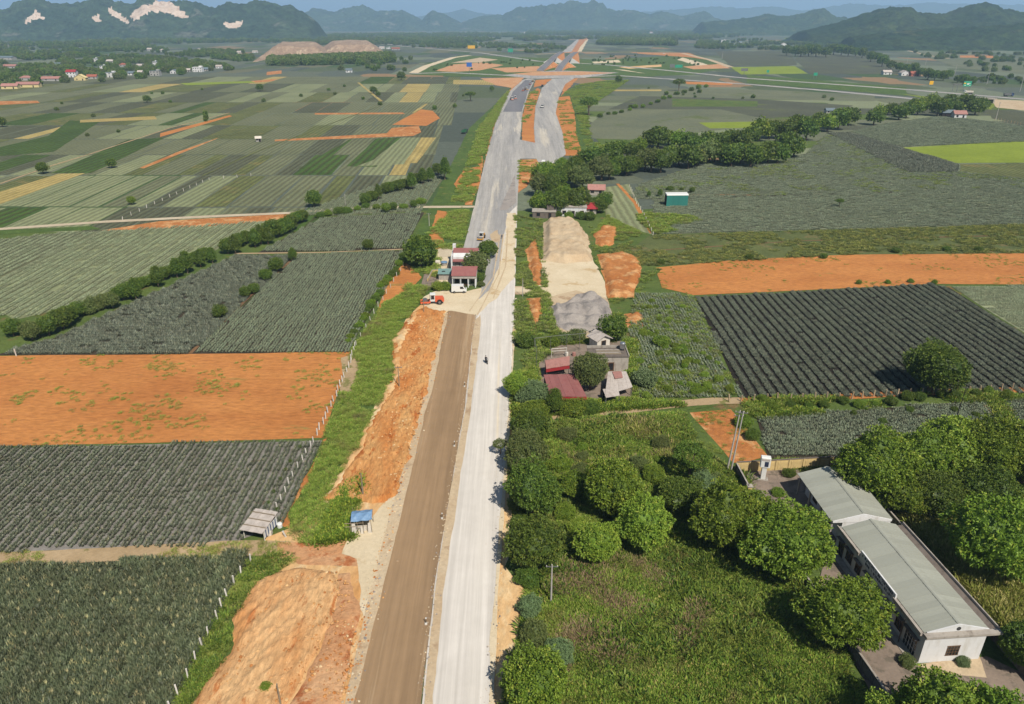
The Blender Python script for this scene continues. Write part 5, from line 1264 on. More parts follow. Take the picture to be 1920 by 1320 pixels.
MB().prism([(XR - 0.22, ZR + 0.045), (XR, ZR + 0.12), (XR + 0.22, ZR + 0.045), (XR, ZR + 0.08)], 'y', 0.55, L_ - 0.3).build('ridge_cap', 'roof_greygreen', B)
gb = MB().prism([(0.35, H_ + 0.33), (8.1, H_ + 0.33), (XR, ZR + 0.02)], 'y', 0.42, 0.58).build('gable', 'plaster_white', B)
MB().prism([(XR + 0.28 * math.cos(a), ZR - 0.62 + 0.28 * math.sin(a)) for a in np.linspace(0, 2 * pi, 12, endpoint=False)], 'y', 0.39, 0.419).build('vent', 'glass_dark', gb)
MB().prism([(0.35, H_), (8.1, H_), (XR, ZR + 0.02)], 'y', L_ - 0.35, L_ - 0.2).build('gable', 'plaster_white', B)
def window(parent, cx, z0, z1, w, face, off, nx=4, nz=3, frame='window_wood', pane='glass_dark', grille=None):
    """window on wall plane: face 'y' (wall facing -y at y=off) or 'x' (wall facing -x at x=off)"""
    def bx(m, a0, a1, d0, d1, zz0, zz1):
        return m.box(a0, a1, off + d0, off + d1, zz0, zz1) if face == 'y' else m.box(off + d0, off + d1, a0, a1, zz0, zz1)
    f = MB(); a, b = cx - w / 2, cx + w / 2
    bx(f, a - .08, b + .08, -0.06, -0.004, z0 - .08, z0); bx(f, a - .08, b + .08, -0.06, -0.004, z1, z1 + .08)
    for i in range(nx + 1):
        q = a + (b - a) * i / nx; bx(f, q - .035, q + .035, -0.055, -0.004, z0 + .001, z1 - .001)
    for j in range(1, nz):
        q = z0 + (z1 - z0) * j / nz; bx(f, a + .04, b - .04, -0.05, -0.006, q - .025, q + .025)
    o = f.build('window', frame, parent)
    bx(MB(), a, b, -0.03, -0.002, z0, z1).build('pane', pane, o)
    return o
window(B, 3.9, 1.15, 2.55, 1.5, 'y', 0.0)
for yc, w, z0 in ((2.1, 2.4, 0.1), (4.7, 1.3, 1.0), (7.0, 1.3, 1.0), (9.6, 1.3, 1.0), (12.1, 1.3, 1.0), (14.6, 1.3, 1.0), (17.0, 1.5, 1.0), (19.2, 1.3, 0.1)):
    o = window(B, yc, z0, 2.7, w, 'x', 0.0, 3 if w < 2 else 5, 3, 'window_wood' if w < 2 else 'plaster_white')
    MB().box(-0.55, -0.063, yc - w / 2 - 0.2, yc + w / 2 + 0.2, 2.95, 3.05).build('awning', 'concrete_dark', o)
MB().box(-1.0, -0.003, -0.2, L_, -0.1, 0.22).build('plinth', 'concrete', B)
MB().box(-0.65, -0.52, 3.2, 3.3, 0.2, 4.0).build('downpipe', 'concrete_dark', B)
# rear block with its own roof
B2 = thing('building', 'rear block with grey green roof behind the long white building', 'building', (46.9, 85.2, 0), math.radians(2.6))
W2, L2, H2 = 8.6, 12.2, 3.9
MB().box(1.4, W2, 0, L2 - 0.3, -0.1, H2).build('wall', 'plaster_white', B2)
for k in range(2):
    q = MB(); x0, x1 = ((-0.3, 4.35), (8.9, 4.35))[k]; zz0, zz1 = H2 - 0.1, H2 + 1.15
    me = None
    for j in range(4):
        w = L2 / 12; a0, a1 = j * w / 4, (j + 1) * w / 4 - 0.002; up = 0.025 if j == 0 else 0
        q.add([(x0, a0, zz0 + .04 + up), (x0, a1, zz0 + .04 + up), (x1, a1, zz1 + .04 + up), (x1, a0, zz1 + .04 + up), (x0, a0, zz0 - .03), (x0, a1, zz0 - .03), (x1, a1, zz1 - .03), (x1, a0, zz1 - .03)],
              [(0, 1, 2, 3), (7, 6, 5, 4), (0, 4, 5, 1), (1, 5, 6, 2), (2, 6, 7, 3), (3, 7, 4, 0)])
    me = q.mesh('roof_sheet', 'roof_greygreen')
    for i in range(12):
        o = link('roof_sheet', me, B2); o.location = (0, i * L2 / 12 + 0.12, 0.008 * (i % 2))
MB().prism([(4.13, H2 + 1.2), (4.35, H2 + 1.28), (4.57, H2 + 1.2), (4.35, H2 + 1.22)], 'y', 0.1, L2).build('ridge_cap', 'roof_greygreen', B2)
MB().prism([(-0.1, H2 - 0.3), (8.7, H2 - 0.3), (8.7, H2 - 0.05), (4.35, H2 + 1.1), (-0.1, H2 - 0.05)], 'y', -0.06, 0.1).build('gable', 'plaster_white', B2)
for y in (0.4, 4.0, 7.8, L2 - 0.5): MB().box(0.0, 0.25, y, y + 0.25, -0.1, H2 - 0.02).build('post', 'concrete', B2)
window(B2, 3.0, 0.1, 2.3, 1.2, 'x', 1.4, 2, 3); window(B2, 8.5, 1.0, 2.3, 1.4, 'x', 1.4, 3, 3)

# compound wall: panels between pillars
def wall(name, label, pts, h, panel_mat, pillar_mat, coping_mat, step=2.4, th=0.12, group=None):
    P = [Vector((a, b, 0)) for a, b in pts]
    root = thing(name, label, 'wall', P[0], 0, group)
    for a, b in zip(P, P[1:]):
        L = (b - a).length; n = max(1, round(L / step)); d = (b - a) / n; ang = math.atan2(d.y, d.x); w = d.length
        pm = MB().box(0.16, w - 0.16, -th / 2, th / 2, -0.1, h - 0.08).box(0.34, w - 0.34, -th / 2 - 0.05, -th / 2 + 0.0, h * 0.16, h * 0.8).mesh('panel', panel_mat)
        cm = MB().box(0.0, w, -th, th, h - 0.075, h + 0.03).mesh('coping', coping_mat)
        lm = MB().box(-0.155, 0.155, -0.16, 0.16, -0.1, h - 0.08).mesh('pillar', pillar_mat)
        for i in range(n):
            for nm, me in (('panel', pm), ('coping', cm), ('pillar', lm)):
                o = link(nm, me, root); o.location = a + d * i - P[0]; o.rotation_euler = (0, 0, ang)
    return root
wall('compound_wall', 'cream panelled wall along the back of the yard', [(38.2, 103.3), (47.5, 104.2), (57.6, 105.3)], 2.2, 'plaster_cream', 'plaster_cream', 'concrete_dark', 2.6)
wall('compound_wall', 'dark side wall running from the yard corner to the gate', [(38.1, 103.0), (38.2, 96.6)], 2.1, 'concrete_dark', 'concrete_dark', 'concrete')  # darker material than the back wall puts its shade into the colour
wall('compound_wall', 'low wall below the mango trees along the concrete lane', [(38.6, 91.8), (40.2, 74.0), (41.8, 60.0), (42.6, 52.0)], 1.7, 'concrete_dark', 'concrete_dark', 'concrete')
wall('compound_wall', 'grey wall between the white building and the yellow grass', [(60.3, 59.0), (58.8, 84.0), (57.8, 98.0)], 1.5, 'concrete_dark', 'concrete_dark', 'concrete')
for i, (x, y, lb) in enumerate([(38.2, 96.2, 'cream gate pillar at the end of the dark yard wall'), (38.6, 93.4, 'cream gate pillar nearer the mango tree')]):
    t_ = thing('gate_pillar', lb, 'pillar', (x, y, 0), 0, 'cream gate pillars')
    MB().bevbox(-0.32, 0.32, -0.32, 0.32, -0.1, 2.3, 0.03).build('shaft', 'plaster_cream', t_)
    MB().box(-0.45, 0.45, -0.45, 0.45, 2.3, 2.42).lathe([(0.36, 0), (0.28, 0.16), (0.05, 0.3)], (0, 0, 2.42), 8).build('cap', 'concrete', t_)
t_ = thing('sign_pylon', 'white sign pylon with box head standing in the yard', 'sign', (42.2, 101.4, 0), math.radians(-12))
MB().box(-0.85, 0.85, -0.6, 0.6, -0.05, 0.2).build('base', 'concrete', t_)
MB().bevbox(-0.38, 0.38, -0.3, 0.3, 0.2, 2.6, 0.03).build('shaft', 'paint_white', t_)
hd = MB().bevbox(-0.8, 0.8, -0.45, 0.45, 2.6, 4.5, 0.1).build('head', 'paint_white', t_)
MB().box(-0.12, 0.5, -0.485, -0.455, 2.8, 3.75).build('panel', 'letter_blue', hd)
MB().box(-0.6, 0.62, -0.49, -0.455, 3.9, 4.25).build('panel', 'roof_fibro', hd)

# ================================================================== generic small houses
HOUSES = []
def house(px_, py_, w, d, h, wallm, roofm, roof='gable', rz=0.0, label='', group=None, nwin=2, storeys=1, win='glass_dark', z=0.0):
    p = G(px_, py_); t_ = thing('house', label, 'house', (p.x, p.y, 0), rz, group)
    H = h * storeys; HOUSES.append((p.x, p.y, w))
    MB().box(-w / 2, w / 2, 0, d, -0.3, H).build('wall', wallm, t_)
    if roof == 'flat':
        MB().box(-w / 2 - .25, w / 2 + .25, -.25, d + .25, H, H + 0.25).build('roof', roofm, t_)
        MB().box(w * 0.12, w * 0.42, d * 0.45, d * 0.9, H + 0.25, H + 2.0).build('stair_head', wallm, t_)
    elif roof == 'gable':
        rh = min(0.32 * d, 2.6); m_ = MB()
        for s in (0, 1):
            y0, y1 = (-0.6, d / 2) if s == 0 else (d + 0.6, d / 2); z0 = H - 0.25
            m_.add([(-w / 2 - .5, y0, z0), (w / 2 + .5, y0, z0), (w / 2 + .5, y1, H + rh), (-w / 2 - .5, y1, H + rh), (-w / 2 - .5, y0, z0 + .18), (w / 2 + .5, y0, z0 + .18), (w / 2 + .5, y1, H + rh + .18), (-w / 2 - .5, y1, H + rh + .18)],
                   [(3, 2, 1, 0), (4, 5, 6, 7), (0, 1, 5, 4), (1, 2, 6, 5), (2, 3, 7, 6), (3, 0, 4, 7)])
        m_.build('roof', roofm, t_)
        MB().prism([(0, H), (d, H), (d / 2, H + rh - 0.05)], 'x', -w / 2 + .02, w / 2 - .02).build('gable', wallm, t_)
    elif roof == 'front':
        rh = 0.28 * w; m_ = MB()
        for s in (-1, 1):
            x0 = s * (w / 2 + .5); z0 = H - 0.2
            m_.add([(x0, -.5, z0), (0, -.5, H + rh), (0, d + .5, H + rh), (x0, d + .5, z0), (x0, -.5, z0 + .18), (0, -.5, H + rh + .18), (0, d + .5, H + rh + .18), (x0, d + .5, z0 + .18)],
                   [(3, 2, 1, 0), (4, 5, 6, 7), (0, 1, 5, 4), (1, 2, 6, 5), (2, 3, 7, 6), (3, 0, 4, 7)])
        m_.build('roof', roofm, t_)
        MB().prism([(-w / 2, H), (w / 2, H), (0, H + rh - .05)], 'y', .02, d - .02).build('gable', wallm, t_)
    else:
        rh = 0.3 * min(w, d); k = min(w, d) / 2; e = 0.5
        MB().add([(-w / 2 - e, -e, H), (w / 2 + e, -e, H), (w / 2 + e, d + e, H), (-w / 2 - e, d + e, H), (-w / 2 + k, d / 2, H + rh), (w / 2 - k, d / 2, H + rh)],
                 [(0, 1, 5, 4), (1, 2, 5), (2, 3, 4, 5), (3, 0, 4), (3, 2, 1, 0)]).build('roof', roofm, t_)
    for st in range(storeys):
        for i in range(nwin):
            x = -w / 2 + w * (i + 0.5) / nwin
            isd = st == 0 and i == nwin // 2
            z0, z1, ww = (0.0, 2.2, 1.1) if isd else (1.0, 2.3, 1.3)
            o = MB().box(x - ww / 2 - .1, x + ww / 2 + .1, -0.08, -0.01, st * h + z0, st * h + z1 + .1).build('door' if isd else 'window', 'window_wood', t_)
            MB().box(x - ww / 2, x + ww / 2, -0.11, -0.081, st * h + z0 + (0.0 if isd else .05), st * h + z1).build('pane', win, o)
    return t_
VG = 'houses of the left village'
for a in [(18, 167, 22, 9, 4, 'wall_yellow', 'roof_redpale', 'gable', .12, 'long yellow house with pink roof at the left edge of the village'),
          (52, 164, 32, 9, 4.2, 'wall_yellow', 'roof_redpale', 'gable', .10, 'longest yellow house with pink roof in the left village'),
          (48, 151, 18, 10, 4, 'wall_grey', 'roof_redpale', 'hip', .1, 'pink roofed house behind the longest yellow house'),
          (96, 152, 30, 9, 3.6, 'wall_grey', 'roof_redpale', 'gable', .1, 'long low pink roofed house left of the white village hall'),
          (134, 145, 16, 11, 4.2, 'plaster_white', 'red_paint', 'gable', .1, 'white two storey house with dark red roof in the left village', 3, 2),
          (150, 151, 18, 10, 4, 'wall_yellow', 'wall_yellow', 'front', .1, 'yellow house with a broad front gable in the left village'),
          (172, 148, 16, 9, 3.6, 'wall_grey', 'tile_brick', 'gable', .1, 'red roofed house right of the yellow gabled house'),
          (206, 145, 18, 10, 3.6, 'plaster_white', 'roof_slate', 'flat', .0, 'white flat roofed house in the middle of the left village', 3, 2),
          (192, 131, 9, 8, 3.6, 'plaster_white', 'roof_slate', 'flat', 0, 'narrow pale tower house behind the flat roofed village houses', 2, 2),
          (230, 125, 14, 9, 4, 'wall_grey', 'tile_brick', 'hip', 0, 'red hipped roof house at the back of the village'),
          (246, 141, 12, 8, 3.6, 'plaster_white', 'roof_slate', 'gable', 0, 'white house with slate roof right of the flat roofed one'),
          (262, 139, 9, 8, 3.4, 'wall_grey', 'roof_fibro', 'gable', 0, 'small grey house among the village trees'),
          (290, 142, 17, 10, 3.8, 'wall_grey', 'roof_slate', 'flat', 0, 'grey flat roofed house toward the right of the village', 3, 2),
          (325, 138, 12, 9, 3.6, 'plaster_white', 'roof_slate', 'front', 0, 'white gabled house left of the large white villa'),
          (352, 135, 9, 8, 3.4, 'wall_grey', 'roof_fibro', 'gable', 0, 'small house touching the left side of the large white villa'),
          (370, 135, 18, 11, 4, 'plaster_white', 'plaster_white', 'flat', 0, 'large white villa at the right end of the village', 4, 2),
          (386, 133, 9, 8, 3.4, 'wall_grey', 'roof_slate', 'gable', 0, 'grey house right of the large white villa'),
          (410, 128, 12, 8, 3.4, 'plaster_white', 'roof_fibro', 'gable', 0, 'last pale house to the right of the village'),
          (262, 126, 14, 8, 3.4, 'wall_grey', 'roof_fibro', 'gable', 0, 'long pale roofed house right of the red hipped roof'),
          (206, 118, 16, 9, 4, 'wall_grey', 'roof_fibro', 'gable', 0, 'pale roofed house high at the back of the village'),
          (178, 117, 9, 8, 4, 'plaster_white', 'roof_slate', 'flat', 0, 'white block house at the top of the village', 2, 2),
          (107, 124, 13, 9, 4, 'plaster_white', 'roof_slate', 'gable', 0, 'white house with dark roof in the village woods'),
          (290, 123, 7, 7, 4, 'plaster_white', 'roof_slate', 'flat', 0, 'thin white house on the village skyline', 2, 2),
          (18, 128, 26, 10, 4, 'wall_grey', 'roof_redpale', 'gable', 0, 'pale pink shed behind the village at the left edge'),
          (6, 112, 44, 20, 5, 'wall_grey', 'roof_slate', 'gable', 0, 'big slate roofed factory shed at the left edge', 3, 1),
          (280, 95, 16, 10, 5, 'wall_grey', 'roof_fibro', 'gable', 0, 'pale roofed house left of the far pyramid roof'),
          (303, 97, 13, 13, 5, 'wall_grey', 'roof_fibro', 'hip', 0, 'grey house with pointed roof in the far woods'),
          (372, 97, 12, 10, 6, 'wall_grey', 'roof_fibro', 'front', 0, 'narrow gabled house in the far woods'),
          (448, 100, 12, 8, 4, 'plaster_white', 'roof_fibro', 'gable', 0, 'white house left of the spoil heaps'),
          (478, 99, 16, 8, 3.5, 'plaster_white', 'roof_fibro', 'gable', 0, 'long white house at the left foot of the spoil heap')]:
    a = a[:2] + (a[2] * 0.8, a[3] * 0.85, a[4] * 0.85) + a[5:]
    house(*a[:9], a[9], VG, *(a[10:] if len(a) > 10 else ()))
FG = 'far houses beyond the interchange'
for a in [(716, 92, 14, 8, 4, 'plaster_white', 'roof_fibro', 'gable', 0, 'leftmost white far house right of the spoil heaps'), (728, 92, 10, 8, 4, 'plaster_white', 'roof_slate', 'flat', 0, 'white flat far house right of the spoil heaps'),
          (742, 94, 22, 9, 4, 'wall_grey', 'tile_brick', 'gable', 0, 'brick roofed far house right of the spoil heaps'), (654, 136, 9, 7, 3.6, 'plaster_white', 'roof_slate', 'gable', 0, 'small white house among bushes below the spoil heaps'),
          (1356, 80, 16, 10, 4.5, 'plaster_white', 'plaster_white', 'flat', 0, 'white villa in the far trees right of the interchange', 3, 2), (1364, 78, 12, 9, 4.5, 'plaster_white', 'roof_fibro', 'gable', 0, 'white house beside the far white villa'),
          (1388, 81, 10, 8, 4, 'plaster_white', 'roof_slate', 'gable', 0, 'small white house right of the far white villa'), (1470, 86, 16, 10, 5, 'plaster_white', 'roof_fibro', 'front', 0, 'white gabled house at the left end of the winding belt'),
          (1490, 95, 14, 9, 4, 'plaster_white', 'roof_slate', 'gable', 0, 'white house in front of the winding tree belt'), (1664, 140, 12, 8, 3.6, 'plaster_white', 'roof_fibro', 'gable', 0, 'pale house under trees left of the gabled house by the highway'),
          (1697, 142, 11, 9, 4, 'plaster_white', 'roof_fibro', 'front', 0, 'white gabled house by the highway'), (1716, 143, 12, 8, 3.8, 'tile_brick', 'tile_brick', 'gable', 0, 'brick house right of the gabled house by the highway'),
          (928, 64, 16, 10, 5, 'plaster_white', 'roof_fibro', 'gable', 0, 'leftmost white far house below the central hills'), (950, 63, 18, 10, 5, 'plaster_white', 'roof_fibro', 'gable', 0, 'middle white far house below the central hills'), (985, 62, 18, 10, 5, 'plaster_white', 'roof_fibro', 'gable', 0, 'rightmost white far house below the central hills'),
          (1220, 62, 26, 12, 6, 'plaster_white', 'roof_redpale', 'gable', 0, 'far pale building beneath the mid hills')]:
    house(*a[:9], a[9], FG, *(a[10:] if len(a) > 10 else ()))
house(1800, 222, 9, 7, 3.4, 'plaster_white', 'roof_redpale', 'gable', -.15, 'white walled house with red roof in front of the far right grove')
house(1778, 219, 10, 6, 3.2, 'shade_dark', 'roof_slate', 'gable', -.1, 'dark open shed left of the white walled house')
# white house at the near end of the tree belt
house(1066, 406, 14, 8, 3.6, 'plaster_white', 'concrete', 'flat', -.05, 'white flat roofed house at the near end of the dark tree belt', None, 4)
house(1020, 410, 9, 5, 2.6, 'concrete_dark', 'concrete', 'flat', -.05, 'low grey outbuilding left of the white flat roofed house')
house(1099, 402, 8, 5, 2.5, 'concrete', 'red_paint', 'gable', -.05, 'low shed with bright red roof right of the white flat roofed house')
house(1118, 366, 7, 5, 2.6, 'concrete', 'roof_redpale', 'gable', -.1, 'small pink roofed shed deep in the tree belt')
house(485, 266, 3.2, 3, 2.3, 'wall_grey', 'tarp_white', 'gable', .3, 'tiny pale hut in the far left strips')
house(1557, 213, 7, 5, 2.6, 'wall_grey', 'roof_slate', 'gable', 0, 'slate roofed shed half hidden in the tree belt')
# teal shed
p = G(1249, 387); t_ = thing('shed', 'teal sheet metal shed with pale roof in the pineapple field', 'shed', (p.x, p.y, 0), math.radians(2))
prof = [(0, -0.1), (0, 4.6), (0.3, 4.95), (3.2, 5.2), (3.5, 4.8), (3.5, -0.1)]
for k in range(8):
    MB().box(k * 1.12, k * 1.12 + 1.1, -0.05 - 0.012 * (k % 2), 0.0, -0.1, 4.55).build('panel', 'teal_sheet', t_)
MB().box(0.02, 8.95, 0.003, 3.4, -0.1, 4.5).build('wall', 'teal_sheet', t_)
MB().prism([(-0.1, 4.56), (-0.06, 4.72), (0.5, 5.0), (3.4, 5.2), (3.5, 5.05), (3.4, 4.52), (0.0, 4.52)], 'x', -0.05, 9.05).build('roof', 'paint_white', t_)
MB().box(-0.06, 0.018, 0.05, 3.3, 0, 4.4).build('side_shade', 'shade_dark', t_)  # dark sheet painted as the shade on this wall

# ================================================================== roadside houses, left of the road
p = G(871, 539); RH = thing('house', 'lower roadside house with red tile roof and pillared porch behind the white van', 'house', (p.x, p.y, 0), 0)
MB().box(-3.5, 3.4, 1.6, 8.0, -0.1, 3.3).build('wall', 'plaster_white', RH)
MB().box(-3.6, 3.5, -0.2, 1.6, 2.75, 3.1).build('porch_roof', 'concrete', RH)
MB().add([(-3.8, 0.5, 3.25), (3.4, 0.5, 3.25), (3.7, 4.4, 4.9), (-3.8, 4.4, 4.9), (-3.8, 0.5, 3.4), (3.4, 0.5, 3.4), (3.7, 4.4, 5.05), (-3.8, 4.4, 5.05)],
         [(3, 2, 1, 0), (4, 5, 6, 7), (0, 1, 5, 4), (1, 2, 6, 5), (2, 3, 7, 6), (3, 0, 4, 7)]).build('roof', 'roof_red', RH)
MB().add([(-3.8, 8.5, 3.2), (3.7, 8.5, 3.2), (3.7, 4.42, 4.9), (-3.8, 4.42, 4.9), (-3.8, 8.5, 3.35), (3.7, 8.5, 3.35), (3.7, 4.42, 5.05), (-3.8, 4.42, 5.05)],
         [(0, 1, 2, 3), (7, 6, 5, 4), (4, 5, 1, 0), (5, 6, 2, 1), (6, 7, 3, 2), (7, 4, 0, 3)]).build('roof', 'roof_red', RH)
MB().prism([(1.6, 3.3), (8.0, 3.3), (4.4, 4.85)], 'x', -3.45, 3.3).build('gable', 'plaster_white', RH)
for x in (-3.4, -1.1, 1.1, 3.2): MB().box(x - .13, x + .13, -.1, .16, -0.1, 2.75).build('pillar', 'plaster_white', RH)
for x, w in ((-2.2, 1.4), (0.0, 1.7), (2.2, 1.5)):
    o = MB().box(x - w / 2, x + w / 2, 1.54, 1.597, 0.0, 2.3).build('door', 'window_wood' if x == 0 else 'steel', RH)
    MB().box(x - w / 2 + .15, x + w / 2 - .15, 1.50, 1.537, 0.7, 2.1).build('pane', 'glass_dark', o)
p = G(871, 508); RH2 = thing('house', 'upper roadside house with two stepped red roofs and white side wall', 'house', (p.x, p.y, 0), 0)
MB().box(-3.5, 4.2, 0.8, 9.0, -0.1, 4.2).build('wall', 'plaster_white', RH2)
for (y0, z0, y1, z1) in ((-0.4, 3.0, 1.6, 3.7), (1.5, 4.2, 4.8, 5.8)):
    MB().add([(-3.6, y0, z0), (4.3, y0, z0), (4.3, y1, z1), (-3.6, y1, z1), (-3.6, y0, z0 + .15), (4.3, y0, z0 + .15), (4.3, y1, z1 + .15), (-3.6, y1, z1 + .15)],
             [(3, 2, 1, 0), (4, 5, 6, 7), (0, 1, 5, 4), (1, 2, 6, 5), (2, 3, 7, 6), (3, 0, 4, 7)]).build('roof', 'roof_red', RH2)
MB().add([(-3.6, 9.4, 4.1), (4.3, 9.4, 4.1), (4.3, 4.82, 5.8), (-3.6, 4.82, 5.8), (-3.6, 9.4, 4.25), (4.3, 9.4, 4.25), (4.3, 4.82, 5.95), (-3.6, 4.82, 5.95)],
         [(0, 1, 2, 3), (7, 6, 5, 4), (4, 5, 1, 0), (5, 6, 2, 1), (6, 7, 3, 2), (7, 4, 0, 3)]).build('roof', 'roof_red', RH2)
MB().prism([(0.8, 4.2), (9.0, 4.2), (4.8, 5.75)], 'x', -3.5, 4.1).build('gable', 'plaster_white', RH2)
MB().box(-4.1, -3.63, -0.3, 9.6, -0.1, 4.6).box(-4.15, -3.2, 8.6, 10.2, 4.6, 5.9).build('side_wall', 'plaster_white', RH2)
for x in (-2.2, 0.2, 2.6):
    o = MB().box(x - .8, x + .8, 0.73, 0.797, 0.0, 2.4).build('door', 'steel', RH2); MB().box(x - .6, x + .6, .70, .727, .6, 2.2).build('pane', 'roof_fibro', o)
t_ = thing('terrace_wall', 'orange brick terrace in front of the upper roadside house', 'wall', (p.x, p.y - 2.6, 0), 0)
MB().box(-3.2, 4.2, 0, 0.2, -0.1, 0.9).build('wall', 'soil_orange', t_)
for k in range(6): MB().box(-3.2 + k * 1.4, -3.0 + k * 1.4, -0.05, 0.25, 0.9, 1.3).build('pillar', 'plaster_cream', t_)
p = G(834, 527); t_ = thing('lean_to', 'low shed with pale teal roof left of the lower roadside house', 'shed', (p.x, p.y, 0), 0)
MB().add([(-2.0, 0, 2.1), (2.0, 0, 2.1), (2.0, 3.2, 2.8), (-2.1, 3.0, 2.8), (-2.0, 0, 2.2), (2.0, 0, 2.2), (2.0, 3.2, 2.9), (-2.1, 3.0, 2.9)], [(3, 2, 1, 0), (4, 5, 6, 7), (0, 1, 5, 4), (1, 2, 6, 5), (2, 3, 7, 6), (3, 0, 4, 7)]).build('roof', 'roof_teal', t_)
MB().box(-1.8, 1.8, 0.4, 2.8, -0.1, 2.15).build('wall', 'concrete', t_)
MB().box(-0.9, 0.1, 1.2, 1.9, 2.45, 2.6).build('roof_patch', 'shade_dark', t_)
patch('yard', [(790, 540), (800, 510), (820, 500), (816, 470), (838, 465), (850, 500), (848, 540)], 'sand_cream', 'road', (1.5, 0.3))
patch('yard', [(820, 468), (850, 462), (852, 480), (825, 484)], 'path_cream', 'mark', (1.5, 0.3))
p = G(833, 498); t_ = thing('water_tank', 'round blue covered tank in the yard left of the roadside houses', 'tank', (p.x, p.y, 0), 0)
MB().lathe([(0.95, -0.05), (0.95, 1.1), (0.9, 1.15)], (0, 0, 0), 16).build('tank', 'concrete', t_)
MB().lathe([(1.1, 1.1), (1.05, 1.28), (0.8, 1.36), (0.55, 1.28), (0.2, 1.4), (0.02, 1.42)], (0, 0, 0), 16).build('cover', 'tarp_blue', t_)
p = G(821, 494); t_ = tag(MB().bevbox(-0.8, 0.8, -0.6, 0.6, -0.05, 1.0, 0.15).build('tarpaulin_pile', 'tarp_white'), 'pile under a white sheet left of the round blue tank', 'pile'); t_.location = p
patch('yard', [(790, 535), (795, 515), (822, 512), (822, 530), (800, 548)], 'concrete_yard', 'mark', (1.5, 0.2))
wall('yard_wall', 'low pale wall round the yard left of the roadside houses', [(-25.0, 203.0), (-24.4, 211.0), (-19.5, 212.5)], 1.1, 'plaster_cream', 'plaster_cream', 'concrete')

# ================================================================== red roofed compound, right of the road
def slab(mb, corners, th):
    c = [Vector(q) for q in corners]; n = len(c); up = Vector((0, 0, th))
    mb.add([q for q in c] + [q + up for q in c], [tuple(range(n - 1, -1, -1)), tuple(range(n, 2 * n))] + [(i, (i + 1) % n, n + (i + 1) % n, n + i) for i in range(n)])
    return mb
def roofed_shed(name, label, cornerspx, zf, zb, roofm, wallm, fascia=None, sheets=6):
    """open shed: cornerspx front-left, front-right, back-right, back-left of the roof as seen"""
    q = [G(cornerspx[0][0], cornerspx[0][1], zf), G(cornerspx[1][0], cornerspx[1][1], zf), G(cornerspx[2][0], cornerspx[2][1], zb), G(cornerspx[3][0], cornerspx[3][1], zb)]
    o = Vector((q[0].x, q[0].y, 0)); t_ = thing(name, label, 'shed', o, 0); q = [a - o for a in q]
    for k in range(sheets):
        f0, f1 = k / sheets + 0.002, (k + 1) / sheets
        up = Vector((0, 0, 0.03 * (k % 2)))
        slab(MB(), [q[0].lerp(q[1], f0) + up, q[0].lerp(q[1], f1) + up, q[3].lerp(q[2], f1) + up, q[3].lerp(q[2], f0) + up], 0.08).build('roof_sheet', roofm, t_)
    for a in q:
        c = (q[0] + q[1] + q[2] + q[3]) / 4; b = a.lerp(c, 0.06); MB().tube((b.x, b.y, -0.1), (b.x, b.y, b.z), 0.07, 0.07, 6).build('post', 'steel', t_)
    a, b = q[3].lerp(q[0], 0.1), q[2].lerp(q[1], 0.1)
    slab(MB(), [(a.x, a.y, -0.1), (b.x, b.y, -0.1), (b.x, b.y + 0.12, -0.1), (a.x, a.y + 0.12, -0.1)], zb - 0.2).build('back_wall', wallm, t_)
    if fascia:
        a, b = q[0], q[1]
        slab(MB(), [(a.x, a.y - 0.05, a.z - 0.75), (b.x, b.y - 0.05, b.z - 0.75), (b.x, b.y + 0.0, b.z - 0.75), (a.x, a.y + 0.0, a.z - 0.75)], 0.72).build('fascia', fascia, t_)
    return t_
patch('yard', [(1008, 700), (1015, 660), (1060, 645), (1170, 640), (1182, 690), (1190, 745), (1150, 755), (1012, 752)], 'concrete_yard', 'path', (1.2, 0.3))
roofed_shed('shed', 'pale red sloped shed roof behind the larger red roof', [(1024, 692), (1068, 685), (1068, 668), (1022, 676)], 2.6, 3.1, 'roof_redpale', 'concrete_dark', 'red_paint', 5)
roofed_shed('shed', 'larger dark red shed roof beside the road, red front board', [(1032, 744), (1100, 744), (1078, 702), (1019, 703)], 2.8, 3.5, 'roof_red', 'concrete_dark', 'red_paint', 7)
p = G(1149, 697); CHS = thing('house', 'grey concrete flat roofed house with steel water tank on top', 'house', (p.x, p.y, 0), math.radians(1))
MB().box(-5.2, 3.3, 0, 4.6, -0.1, 3.6).build('wall', 'concrete', CHS)
MB().box(-5.4, 3.4, -0.15, 4.7, 3.6, 3.78).build('roof', 'concrete_dark', CHS)
MB().box(-5.4, 3.4, 4.5, 4.72, 3.785, 4.3).box(3.2, 3.4, -0.1, 4.49, 3.785, 4.05).build('parapet', 'concrete', CHS)
for k in range(4): MB().box(-3.6, 1.8, 1.0 + k * 0.7, 1.35 + k * 0.7, 3.785, 3.9).build('roof_beam', 'concrete' if k % 2 else 'wood_grey', CHS)
for x in (-3.6, -0.5):
    o = MB().box(x - .7, x + .7, -.07, -.004, 0.2, 2.3).build('door', 'window_wood', CHS); MB().box(x - .5, x + .5, -.1, -.073, .5, 2.1).build('pane', 'glass_dark', o)
wt = thing('water_tank', 'shiny steel water tank on the concrete house roof', 'tank', (p.x + 2.3, p.y + 3.2, 3.79), 0)
MB().tube((0, 0, 0.45), (0, 0, 1.7), 0.62, 0.62, 16).lathe([(0.62, 1.7), (0.4, 1.9), (0.12, 1.98)], (0, 0, 0), 16).build('tank', 'steel_bright', wt)
